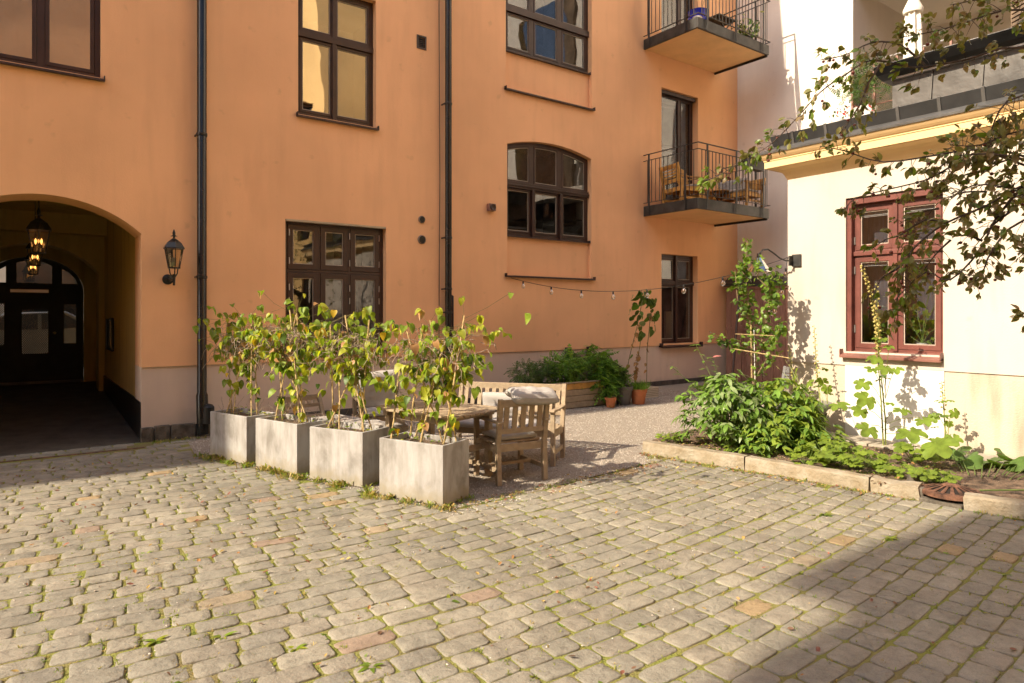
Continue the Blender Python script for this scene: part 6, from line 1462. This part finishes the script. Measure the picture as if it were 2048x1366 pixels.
hollyhock('slim hollyhock standing beside the stone urn', [([(8.100, 4.388, 0.066), (8.300, 4.596, 0.588), (8.400, 4.706, 1.092), (8.450, 4.761, 1.548)], 0.46, 28, 0.03)],
    [((8.000, 4.253, 0.617), .16), ((8.200, 4.728, 0.679), .15), ((8.250, 4.535, 0.885), .11), ((8.100, 4.388, 0.812), .09), ((8.200, 4.634, 0.816), .09)], 52)
hollyhock('short hollyhock right of the young apple tree, close to the annex corner', [([(8.200, 4.776, 0.026), (8.350, 4.970, 0.546), (8.400, 5.058, 1.039), (8.400, 5.087, 1.274)], 0.45, 18, 0.03)],
    [((8.300, 5.158, 0.733), .16), ((8.300, 4.926, 0.918), .13), ((8.100, 4.752, 0.652), .17), ((8.000, 4.866, 0.583), .15), ((8.400, 5.333, 1.023), .14), ((8.400, 5.220, 1.166), .12)], 53)
hollyhock('small single hollyhock stalk in front of the stained wall foot', [([(8.200, 3.085, 0.036), (8.250, 3.133, 0.413), (8.300, 3.172, 0.736), (8.300, 3.187, 0.947)], 0.55, 16, 0.03)],
    [((8.200, 3.189, 0.576), .08), ((8.200, 3.041, 0.659), .08), ((8.100, 3.018, 0.401), .12), ((8.000, 3.087, 0.337), .1), ((8.200, 3.075, 0.524), .06)], 54)
# young trained apple tree with bamboo cross canes
BARK = mat('young_apple_bark', (0.30, 0.21, 0.12), 0.8, 0.25, 14, 0.3, 60)
AG = leafmat('apple_leaf', (0.16, 0.25, 0.035), 0.42, rough=0.35); AG2 = leafmat('apple_leaf_deep', (0.09, 0.16, 0.03), 0.35)
al = [leaf_mesh('leaf', mm, [(0.01, 0), (.24, .15), (.36, .4), (.32, .65), (.17, .87), (0, 1)], f, c) for mm in (AG, AG2, AG) for f, c in ((.35, .4), (.15, .2))]
random.seed(61); ab = Vector((8.039, 5.381, 0.188)); ap = thing('apple_tree', 'young trained apple tree tied to bamboo canes beside the annex corner', 'apple tree', tuple(ab))
def D2(*ps_): return [Vector(p) - ab for p in ps_]
m = MB(); m.tube(D2((8.039, 5.381, 0.134), (8.033, 5.385, 0.663), (8.039, 5.381, 0.968)), [0.022, 0.019, 0.017], 8); m.build('trunk', BARK, ap, smooth=True)
brs = [D2((8.039, 5.381, 0.947), (8.017, 5.397, 1.273), (7.979, 5.425, 1.815), (7.941, 5.454, 2.290), (7.962, 5.437, 2.683)), D2((8.039, 5.381, 0.900), (8.115, 5.325, 1.273), (8.086, 5.223, 1.613), (8.123, 5.195, 2.015), (8.167, 5.163, 2.317)),
       D2((8.033, 5.385, 1.205), (7.799, 5.433, 1.257), (7.622, 5.502, 1.293), (7.419, 5.589, 1.402)), D2((8.039, 5.381, 0.798), (8.069, 5.235, 1.043), (8.087, 5.098, 1.282), (8.151, 5.051, 1.614)), D2((7.995, 5.413, 1.612), (7.772, 5.453, 1.881), (7.745, 5.473, 2.283)),
       D2((8.115, 5.325, 1.273), (8.177, 5.155, 1.412), (8.239, 5.047, 1.547)), D2((8.096, 5.215, 1.747), (8.204, 5.135, 1.948), (8.231, 5.115, 2.250)), D2((7.979, 5.425, 2.154), (7.859, 5.514, 2.358)), D2((8.123, 5.195, 2.015), (7.988, 5.294, 2.183), (8.015, 5.274, 2.418))]
pl = []
for bi, b_ in enumerate(brs):
    m = MB(); m.tube(b_, [0.011 * (1 - .7 * i / (len(b_) - 1)) for i in range(len(b_))], 6); m.build('branch', BARK, ap, smooth=True)
    nL = int(sum((b_[i + 1] - b_[i]).length for i in range(len(b_) - 1)) * 105)
    for i in range(nL):
        s = random.uniform(0.12 if bi > 1 else 0.25, 1); f = min(.999, s) * (len(b_) - 1); k = int(f); o = b_[k] + (b_[k + 1] - b_[k]) * (f - k) + rv(0.07)
        pl.append((random.choice(al), frame(o, rv() + Vector((0, 0, -0.1)), rv(.8) + Vector((-.3, -.2, 1)), random.uniform(.05, .085))))
scatter(ap, 'leaf', pl, 300)
for (p, q, r_) in (((7.659, 5.474, 1.233), (8.184, 4.963, 1.113), .008), ((7.751, 5.469, 1.425), (8.148, 5.114, 1.400), .006), ((7.985, 5.383, 0.801), (7.962, 5.376, 1.545), .007), ((8.006, 5.344, 0.803), (7.995, 5.352, 1.477), .005)):
    m = MB(); m.tube(D2(p, q), r_, 6); m.build('cane', CANE if r_ > .0055 else WHITEP, ap, smooth=True)
# stone urn
STN = mat('grey_cast_stone', (0.27, 0.25, 0.22), 0.85, 0.2, 7, 0.4, 40)
ur = thing('stone_urn', 'large grey fluted cast-stone urn half hidden by foliage at the annex wall', 'urn', (8.10, 4.72, 0.10))
m = MB(); m.lathe([(0.17, 0), (0.18, 0.04), (0.20, 0.12), (0.27, 0.34), (0.285, 0.36), (0.31, 0.40), (0.345, 0.41), (0.355, 0.44), (0.345, 0.47), (0.30, 0.475), (0.28, 0.40)], 40); m.build('bowl', STN, ur, smooth=True)
for k in range(20):
    a = 2 * math.pi * k / 20; m = MB(); m.tube([(0.195 * math.cos(a), 0.195 * math.sin(a), 0.07), (0.235 * math.cos(a), 0.235 * math.sin(a), 0.2), (0.278 * math.cos(a), 0.278 * math.sin(a), 0.34)], [0.010, 0.016, 0.02], 6); m.build('flute', STN, ur, smooth=True)
m = MB(); m.lathe([(0.285, 0.40), (0.001, 0.41)], 24); m.build('soil', SOIL, ur)
# low plants
LM = [lobed_mesh('leaf', leafmat('low_lime_leaf', (0.20, 0.275, 0.035), 0.42), 5, 0.16, curl=0.15), lobed_mesh('leaf', MATS['low_lime_leaf'], 3, 0.1, curl=0.3), lobed_mesh('leaf', HG, 5, 0.2)]
def clump(label, base, r_, h_, n, protos, size, seed, name='low_plant', cat='plant'):
    random.seed(seed); t = thing(name, label, cat, base); b = MB(); pl = []
    for i in range(n):
        a = random.uniform(0, 6.28); rr = r_ * random.random() ** .6; z = h_ * random.uniform(0.35, 1) * (1 - 0.4 * rr / r_); e = Vector((rr * math.cos(a), rr * math.sin(a), z))
        b.tube([(0.2 * e.x, 0.2 * e.y, 0), e], 0.0018, 3, cap=False); pl.append((random.choice(protos), frame(e, Vector((math.cos(a), math.sin(a), -.2)), Vector((-0.3, -0.2, 1)) + rv(.3), size * random.uniform(.6, 1.25))))
    b.build('stem', STEMG, t, fix=False); scatter(t, 'leaf', pl, 120)
clump('rounded lime clump of lobed leaves in the middle of the bed, near the kerb', (7.012, 3.494, 0.100), 0.28, 0.24, 80, LM, 0.075, 71)
clump('small lime-leaved clump near the kerb, left of the rounded clump', (6.715, 3.855, 0.100), 0.16, 0.22, 34, LM, 0.085, 72)
clump('yellow-green seedling clump at the foot of the tallest hollyhock', (7.017, 3.088, 0.100), 0.18, 0.14, 34, LM, 0.06, 73)
clump('low weeds at the left tip of the planting bed', (6.667, 5.630, 0.100), 0.22, 0.12, 60, LM, 0.04, 74)
clump('thin clump of small leaves at the foot of the peonies', (6.786, 4.595, 0.100), 0.3, 0.14, 90, LM[2:] + pey, 0.04, 75)
clump('low seedlings between the hollyhock and the small single stalk', (7.062, 2.856, 0.100), 0.2, 0.12, 40, LM, 0.05, 76)
clump('taller yellow-green clump between the peonies and the urn, close to the kerb', (7.022, 3.777, 0.100), 0.2, 0.34, 60, LM + pey, 0.09, 171)
clump('loose clump of small lobed leaves right of the tallest hollyhock', (7.757, 3.236, 0.100), 0.2, 0.26, 46, LM, 0.08, 172)
clump('yellowing low clump beside the iron drain cover', (7.030, 2.712, 0.100), 0.2, 0.14, 50, LM, 0.055, 173)
SQ = leafmat('squash_leaf', (0.10, 0.17, 0.04), 0.35, rough=0.4)
sq = [leaf_mesh('leaf', SQ, [(0.05, 0), (.42, -.02), (.55, .2), (.5, .5), (.3, .8), (0, 1)], .25, .2), lobed_mesh('leaf', SQ, 3, .15, curl=.15)]
random.seed(77); qb = Vector((6.925, 2.349, 0.100)); qs = thing('squash_plant', 'trailing squash with big dark green leaves behind the drain cover', 'squash', tuple(qb)); b = MB(); pl = []
for (p, s_) in (((8.331, 3.055, -0.164), .15), ((8.134, 2.827, -0.141), .15), ((8.547, 3.020, -0.133), .13), ((8.187, 2.664, -0.047), .17), ((8.153, 2.565, -0.141), .16), ((8.496, 2.561, -0.009), .18), ((8.418, 2.494, 0.146), .16), ((7.987, 2.687, -0.166), .14), ((8.188, 3.036, -0.247), .09), ((8.239, 2.377, -0.063), .16), ((8.049, 2.890, -0.194), .1), ((8.722, 2.767, -0.026), .11), ((8.341, 2.302, 0.063), .17)):
    e = Vector(p) - qb; e.z = max(e.z * .7, 0.05); s_ *= 1.25; b.tube([Vector((e.x * .6, e.y * .6, 0)), e], 0.005, 5); pl.append((random.choice(sq), frame(e, Vector((random.gauss(0, 1), random.gauss(0, 1), -.1)), Vector((-.8, -.5, 1)) + rv(.25), s_ * 1.15)))
b.tube([(0, 0, 0.02), (0.3, -0.3, 0.04), (0.2, -0.9, .03)], .007, 5); b.build('stem', STEMG, qs, fix=False); scatter(qs, 'leaf', pl, 60)
# house plants behind the annex window
random.seed(81); wp_ = thing('window_plant', 'slender papaya-like house plant behind the right pane of the red window', 'house plant', (9.12, 3.72, 1.23)); b = MB(); pl = []
m = MB(); m.lathe([(0.05, 0), (0.065, 0.1), (0.06, 0.1)], 12); m.build('pot_body', WHITEP, wp_, smooth=True)
for (dy, dz) in ((-0.18, 0.62), (-.05, .42), (.05, .5), (-.28, .38), (.1, .3), (-.1, .75), (-.22, .2), (0.15, 0.2)):
    b.tube([(0, 0, 0.1), (-.02, dy * .3, dz * .6), (-.03, dy, dz)], .005, 5); pl.append((random.choice(sq[:1] + hl), frame(Vector((-.03, dy, dz)), Vector((-.1, dy, .2)), Vector((-1, 0, .6)), random.uniform(.07, .12))))
for _ in range(46): pl.append((random.choice(al), frame(Vector((random.uniform(-.04, .08), random.uniform(-.3, .55), random.uniform(.05, .35))), rv(), rv(), random.uniform(.04, .08))))
b.build('stem', STEMG, wp_, smooth=True); scatter(wp_, 'leaf', pl, 80)

# ------------------------------------------------------------------ crab apple tree (its trunk stands just outside the picture on the right)
random.seed(91)
CG = leafmat('crabapple_leaf', (0.20, 0.19, 0.07), 0.42, rough=0.4); CG2 = leafmat('crabapple_leaf_bronze', (0.25, 0.18, 0.09), 0.38, rough=0.4); CG3 = leafmat('crabapple_leaf_light', (0.15, 0.22, 0.035), 0.4, rough=0.3)
cl = [leaf_mesh('leaf', mm, OVAL, f, c) for mm in (CG, CG, CG2, CG3, CG3) for f, c in ((.35, .25), (.15, .45))]
cwl = [5, 5, 5, 5, 3, 3, 1.2, 1.2, 1.2, 1.2]; cwt = [2, 2, 1, 1, 1, 1, 5, 5, 5, 5]
CB = mat('crabapple_bark', (0.11, 0.08, 0.06), 0.85, 0.3, 14, 0.5, 50)
FRU = mat('crabapple_fruit_skin', (0.17, 0.03, 0.02), 0.3, 0.4, 30, 0)
tb0 = Vector((7.35, 0.35, 0.0)); ct = thing('crabapple_tree', 'crab apple tree with small red fruit reaching into the picture from the right', 'tree', tuple(tb0))
m = MB(); m.tube([tuple(Vector(p) - tb0) for p in ((7.35, .35, -.1), (7.3, .4, .8), (7.1, .55, 1.7), (6.6, .7, 2.3), (6.1, .8, 2.7), (5.6, .9, 3.1))], [.13, .11, .1, .08, .06, .045], 10); m.build('trunk', CB, ct, smooth=True)
m = MB(); m.tube([tuple(Vector(p) - tb0) for p in ((7.1, .55, 1.7), (7.15, .6, 2.8), (7.4, .8, 4.0))], [.08, .06, .03], 8); m.build('limb', CB, ct, smooth=True)
FR = MB().lathe([(0.0015, -0.9), (0.6, -0.75), (1.0, -0.1), (0.85, 0.55), (0.35, 0.85), (0.1, 0.75)], 9).mesh('fruit', FRU, True)
paths = [  # (points, leaves per metre, spread, end fraction of light leaves, fruit count)
 ([(6.112, 1.212, 3.335), (5.192, 1.517, 3.405), (4.831, 1.721, 3.306), (4.629, 1.931, 3.276), (4.461, 2.117, 3.343), (4.367, 2.248, 3.264), (4.284, 2.372, 3.166), (4.197, 2.498, 2.998), (4.107, 2.626, 2.843), (4.042, 2.736, 2.780), (3.918, 2.889, 2.660), (3.870, 2.987, 2.628)], 95, .075, .35, 14),
 ([(4.449, 2.064, 3.292), (4.333, 2.087, 3.147), (4.300, 2.111, 3.036), (4.294, 2.178, 2.940), (4.250, 2.210, 2.870)], 120, .06, .1, 9),
 ([(4.627, 1.871, 3.274), (4.552, 1.988, 3.421), (4.461, 2.117, 3.457), (4.367, 2.248, 3.395), (4.235, 2.345, 3.362)], 110, .06, .15, 4),
 ([(5.846, 1.159, 3.559), (5.071, 1.481, 3.600), (4.792, 1.625, 3.531), (4.592, 1.772, 3.453), (4.446, 1.942, 3.428)], 120, .09, .05, 4),
 ([(5.714, 1.256, 3.723), (5.051, 1.496, 3.694), (4.698, 1.756, 3.631)], 110, .09, .0, 1),
 ([(5.713, 1.133, 2.427), (4.830, 1.411, 2.585), (4.606, 1.575, 2.675), (4.414, 1.717, 2.645), (4.259, 1.955, 2.626), (4.169, 2.146, 2.717), (4.043, 2.239, 2.748)], 75, .055, .05, 8),
 ([(5.584, 1.228, 2.556), (4.773, 1.514, 2.687), (4.568, 1.604, 2.639), (4.438, 1.699, 2.546), (4.350, 1.764, 2.493), (4.248, 1.901, 2.454), (4.129, 2.051, 2.409), (4.119, 2.120, 2.349)], 70, .06, .0, 14),
 ([(5.454, 1.199, 2.630), (4.769, 1.393, 2.456), (4.536, 1.503, 2.328), (4.339, 1.648, 2.223), (4.264, 1.765, 2.106), (4.263, 1.828, 2.013), (4.244, 1.842, 1.888), (4.270, 1.885, 1.763), (4.258, 1.894, 1.631)], 105, .07, .08, 8),
 ([(4.769, 1.393, 2.456), (4.573, 1.476, 2.243), (4.503, 1.527, 2.069), (4.418, 1.652, 1.897), (4.354, 1.761, 1.944), (4.210, 1.867, 1.780)], 110, .08, .05, 5),
 ([(5.454, 1.199, 2.348), (4.709, 1.376, 2.243), (4.503, 1.465, 2.064), (4.457, 1.499, 1.935), (4.411, 1.533, 1.892)], 100, .07, .0, 4),
 ([(5.454, 1.199, 2.880), (4.709, 1.376, 2.767), (4.503, 1.527, 2.679), (4.418, 1.652, 2.692)], 120, .10, .0, 2),
 ([(5.580, 1.107, 3.036), (4.709, 1.376, 2.970), (4.573, 1.476, 2.825), (4.550, 1.493, 2.650)], 110, .10, .0, 1),
 ([(5.324, 1.171, 2.149), (4.784, 1.320, 2.302), (4.667, 1.407, 2.418), (4.480, 1.545, 2.447), (4.363, 1.631, 2.360)], 170, .11, .0, 3),
 ([(4.339, 1.648, 2.223), (4.300, 1.739, 2.250), (4.234, 1.849, 2.168), (4.214, 1.926, 2.144), (4.193, 2.004, 2.088)], 100, .05, .1, 3),
 ([(4.263, 1.828, 2.013), (4.210, 1.867, 1.959), (4.242, 1.968, 1.905), (4.205, 1.995, 1.782)], 80, .05, .15, 2),
 ([(5.580, 1.107, 1.722), (5.050, 1.248, 1.900), (4.760, 1.338, 2.011), (4.648, 1.358, 2.064)], 110, .10, .0, 2),
 ([(5.706, 1.014, 1.472), (5.146, 1.178, 1.631), (4.869, 1.320, 1.662), (4.714, 1.372, 1.691)], 60, .05, .0, 1),
]
for k_ in range(11):      # dense side shoots in the middle of the hanging mass
    b_ = Vector((4.655, 1.477, 2.368)); o_ = b_ + Vector((random.uniform(-.30, .42), random.uniform(-.30, .30), 0)) + Vector((0, 0, random.uniform(-.38, .42)))
    d_ = Vector((random.uniform(-.9, .1), random.uniform(-.2, .5), random.uniform(-.55, .15))) * .45
    paths.append(([tuple(o_), tuple(o_ + d_ * .5 + Vector((0, 0, .02))), tuple(o_ + d_)], 100, .075, .04, 1))
pl = []; nbr = 0
for (pp, dens, spr, lt, nf) in paths:
    P = [Vector(p) - tb0 for p in pp]; L = sum((P[i + 1] - P[i]).length for i in range(len(P) - 1)); n = len(P)
    # smooth the path a little with jitter
    m = MB(); fine = []
    for i in range(n - 1):
        for k in range(3):
            f = k / 3; a_ = P[max(0, i - 1)]; b_ = P[i]; c_ = P[i + 1]; d_ = P[min(n - 1, i + 2)]
            fine.append(0.5 * ((2 * b_) + (c_ - a_) * f + (2 * a_ - 5 * b_ + 4 * c_ - d_) * f * f + (3 * b_ - a_ - 3 * c_ + d_) * f ** 3))
    fine.append(P[-1]); m.tube(fine, [0.0065 * (1 - .85 * i / (len(fine) - 1)) + .0015 for i in range(len(fine))], 6); m.build('branch', CB, ct, smooth=True)
    def at(s): f = min(.9999, s) * (len(fine) - 1); k = int(f); return fine[k] + (fine[k + 1] - fine[k]) * (f - k), (fine[k + 1] - fine[k]).normalized()
    tw_ = MB(); spurs = max(4, int(L * dens / 3.6))
    for i in range(spurs):
        s = (i + random.random()) / spurs; o, d = at(s); sp_ = spr * (1.15 - .4 * s); side = d.cross(rv()).normalized() * sp_ * random.uniform(.3, 1.6) + d * random.uniform(0, .6) * sp_ + Vector((0, 0, -.2 * sp_)); e = o + side
        tw_.tube([o, o + side * .5 + Vector((0, 0, .006)), e], [.0022, .0018, .001], 4, cap=False)
        ww = cwt if random.random() < lt * (0.3 + 1.4 * s) else cwl
        for q in range(random.randint(4, 7)):
            dd = (side.normalized() * .8 + d * .5 + rv(.9) + Vector((0, 0, -.35))); pl.append((random.choices(cl, ww)[0], frame(e + rv(.018), dd, rv(.9) + Vector((0, 0, .8)), random.uniform(.028, .058))))
    tw_.build('twig', CB, ct, fix=False, kind='stuff')
    for i in range(nf):
        o, d = at(random.uniform(.35, 1)); o = o + rv(.04); e = o + Vector((random.gauss(0, .006), random.gauss(0, .006), -random.uniform(.025, .045))); st_ = MB(); st_.tube([o, e], .0009, 3)
        r_ = random.uniform(.0085, .012); inst(FR, ct, Matrix.Translation(e - Vector((0, 0, r_ * .8))) @ Matrix.Diagonal((r_, r_, r_, 1))); st_.build('fruit_stalk', CB, ct, fix=False)
# the crown goes on outside the frame
for i in range(420):
    p = Vector((random.uniform(5.6, 8.0), random.uniform(-.6, 1.35), random.uniform(2.0, 4.6))) - tb0
    if visible(p.x + tb0.x, p.y + tb0.y, -0.02) and (p.x + tb0.x) * .8052 - (p.y + tb0.y) * .593 < 0.80 * ((p.x + tb0.x) * .593 + (p.y + tb0.y) * .8052): continue
    for q in range(4): pl.append((random.choices(cl, cwl)[0], frame(p + rv(.06), rv(), rv() + Vector((0, 0, .5)), random.uniform(.05, .075))))
scatter(ct, 'leaf', pl, 300, near=Vector((0, 0, 1.7)) - tb0)

# ------------------------------------------------------------------ weeds, moss and fallen leaves on the yard
random.seed(101)
def tufts(name, pts, mats, parent, kind='grass'):
    vs = []; fs = []; mi = []
    for (x, y, z, s) in pts:
        k_ = random.randrange(len(mats))
        for q in range(random.randint(4, 8)):
            a = random.uniform(0, 6.28); L = s * random.uniform(.5, 1.3); w_ = L * (.09 if kind == 'grass' else .22); up = random.uniform(.4, 1.6) if kind == 'grass' else random.uniform(.12, .6)
            d = Vector((math.cos(a), math.sin(a), up)).normalized(); n_ = Vector((-math.sin(a), math.cos(a), 0)); b = len(vs); o = Vector((x, y, z)) + Vector((random.gauss(0, .25 * s), random.gauss(0, .25 * s), 0))
            md = o + d * L * .6; e = o + d * L; e.z -= L * .18
            vs += [o - n_ * w_ * .4, o + n_ * w_ * .4, md + n_ * w_, md - n_ * w_, e]; fs += [(b, b + 1, b + 2, b + 3), (b + 3, b + 2, b + 4)]; mi += [k_, k_]
    me = bpy.data.meshes.new(name); me.from_pydata([tuple(v) for v in vs], [], fs); [me.materials.append(m_) for m_ in mats]; me.polygons.foreach_set('material_index', mi)
    o = bpy.data.objects.new(name, me); C.objects.link(o); o['kind'] = 'stuff'
    if parent: o.parent = parent
W1 = leafmat('joint_moss_green', (0.24, 0.27, 0.03), 0.3); W2 = leafmat('joint_weed_green', (0.16, 0.24, 0.03), 0.35); W3 = leafmat('dry_straw_grass', (0.36, 0.27, 0.09), 0.3)
js = [(x, y) for x, y, j in joints]
pts = []
for (x, y) in js:
    dn = noise.noise(Vector((x * 0.9, y * 0.9, 4)))
    for q in range(4):
        if random.random() < 0.7 + dn * 1.1: pts.append((x + random.gauss(0, .022), y + random.gauss(0, .03), UND(x, y) - 0.005, random.uniform(.010, .026)))
tufts('joint_moss', pts, [W1, W1, W3, W2], cob)
pts = [(x + random.gauss(0, .01), y + random.gauss(0, .01), UND(x, y) - 0.01, random.uniform(.022, .05)) for (x, y) in js if random.random() < 0.09 + .2 * max(0, noise.noise(Vector((x, y, 9))))]
tufts('joint_weeds', pts, [W2, W1], cob, 'broad')
# grassier strips at the planters and along the gravel and kerb
pts = []
for (t, L, a, ang) in pframes:
    d = Vector((math.cos(ang), math.sin(ang), 0)); nn = Vector((-math.sin(ang), math.cos(ang), 0))
    for i in range(260):
        s = random.uniform(-.1, L + .15)
        if noise.noise(Vector((a.x * 3 + s * 5, a.y, 1))) < random.uniform(-.25, .35): continue; p = a.to_3d() + d * s + nn * random.uniform(0.0, .06) if False else Vector((a.x, a.y, 0)) + d * s - nn * (WP + abs(random.gauss(0, .03)) - WP * 1.0) * 1.0
        p = Vector((a.x, a.y, 0)) + d * s + nn * (abs(random.gauss(0, .06)) + .004); pts.append((p.x, p.y, 0, random.uniform(.02, .09)))
    for i in range(26):
        p = Vector((a.x, a.y, 0)) - d * abs(random.gauss(0.02, .03)) - nn * random.uniform(0, WP); pts.append((p.x, p.y, 0, random.uniform(.02, .055)))
for i in range(170): x = random.uniform(3.0, 6.0); pts.append((x, 5.02 + .06 * (x - 3.2) + random.gauss(0, .035), 0, random.uniform(.015, .04)))
for i in range(200): s = random.random(); pts.append((6.12 + .45 * s + random.gauss(-.03, .03), 5.62 - 2.9 * s, 0, random.uniform(.015, .045)))
for i in range(60): s = random.random(); pts.append((6.56 + .35 * s + random.gauss(-.03, .02), 2.36 - 1.2 * s, 0, random.uniform(.015, .04)))
for i in range(80): pts.append((random.uniform(1.4, 2.1), 9.9 + random.gauss(0, .05), 0, random.uniform(.02, .05)))
tufts('edge_grass', pts, [W1, W2, W3, W3], cob)
pts = [(random.uniform(6.4, 8.3), random.uniform(2.8, 5.6), .09, random.uniform(.02, .05)) for _ in range(420)]
tufts('bed_weeds', [p for p in pts if inside(p[:2], BED)], [W1, W2, MATS['low_lime_leaf']], bed, 'broad')
# fallen leaves
FL = [leafmat('fallen_leaf_orange', (0.36, 0.19, 0.075), 0.15), leafmat('fallen_leaf_brown', (0.17, 0.095, 0.055), 0.1), leafmat('fallen_leaf_yellow', (0.42, 0.29, 0.09), 0.15), leafmat('fallen_leaf_red', (0.25, 0.10, 0.065), 0.1)]
fm = [leaf_mesh('fallen_leaf', m_, OVAL, f, c) for m_ in FL for f, c in ((.5, -.3), (.3, .5))]
vs = []; fs = []; mi = []; cnt = 0
while cnt < 330:
    x = random.uniform(-4, 7); y = random.uniform(1, 9); 
    if not visible(x, y) or not inside((x, y), yard): continue
    w_ = .25 + .9 * max(0, 1 - abs(x - 2 - .3 * (6 - y)) / 3) * (y > 3)
    if random.random() > w_ : continue
    cnt += 1; k_ = random.randrange(8); me = fm[k_]; M = frame(Vector((x, y, .012)), Vector((random.gauss(0, 1), random.gauss(0, 1), random.gauss(0, .15))), Vector((random.gauss(0, .3), random.gauss(0, .3), 1)), random.uniform(.018, .045)); b = len(vs)
    vs += [tuple(M @ v.co) for v in me.vertices]; fs += [tuple(b + i for i in p.vertices) for p in me.polygons]; mi += [k_ // 2] * len(me.polygons)
for i in range(420):   # litter on gravel edge, kerb foot and in the bed
    r0 = random.random()
    if r0 < .35: x, y, z = random.uniform(3, 6.1), 5.05 + random.gauss(0, .12), .012
    elif r0 < .7: s = random.random(); x, y, z = 6.08 + .45 * s + random.gauss(-.05, .05), 5.6 - 2.9 * s, .012
    else: x, y, z = random.uniform(6.5, 8.2), random.uniform(2.9, 5.4), .11
    k_ = random.randrange(8); me = fm[k_]; M = frame(Vector((x, y, z)), Vector((random.gauss(0, 1), random.gauss(0, 1), random.gauss(0, .15))), Vector((random.gauss(0, .3), random.gauss(0, .3), 1)), random.uniform(.018, .045)); b = len(vs)
    vs += [tuple(M @ v.co) for v in me.vertices]; fs += [tuple(b + j for j in p.vertices) for p in me.polygons]; mi += [k_ // 2] * len(me.polygons)
me = bpy.data.meshes.new('fallen_leaves'); me.from_pydata(vs, [], fs); [me.materials.append(m_) for m_ in FL]; me.polygons.foreach_set('material_index', mi)
o = bpy.data.objects.new('fallen_leaves', me); C.objects.link(o); o['kind'] = 'stuff'
# a few bigger rosette weeds standing on the cobbles
wd = [leaf_mesh('leaf', W2, LANCE, .2, .3), leaf_mesh('leaf', W1, LANCE, .2, .3)]
for i, (px, s_, lab) in enumerate((((2.049, 3.410, 0.000), .10, 'bright rosette weed in the open cobbles, middle foreground'), ((0.865, 3.736, 0.000), .09, 'dark green rosette weed near the bottom left of the yard'), ((1.366, 2.996, 0.000), .09, 'small rosette weed at the bottom edge of the cobbles'), ((5.490, 2.987, 0.000), .09, 'rosette weed left of the shadow edge'), ((5.300, 2.379, 0.000), .10, 'rosette weed in the shade on the right'), ((1.135, 3.387, 0.000), .08, 'rosette weed right of the dark green one at bottom left'), ((0.577, 3.894, 0.000), .08, 'low rosette weed left of the dark green one at bottom left'))):
    t = thing('rosette_weed', lab, 'weed', (px[0], px[1], 0.0)); pl = [(random.choice(wd), frame(Vector((0, 0, .0)), Vector((math.cos(k), math.sin(k), random.uniform(.15, .6))), Vector((0, 0, 1)), s_ * random.uniform(.45, .85))) for k in [random.uniform(0, 6.28) for _ in range(14)]]; scatter(t, 'leaf', pl, 20)
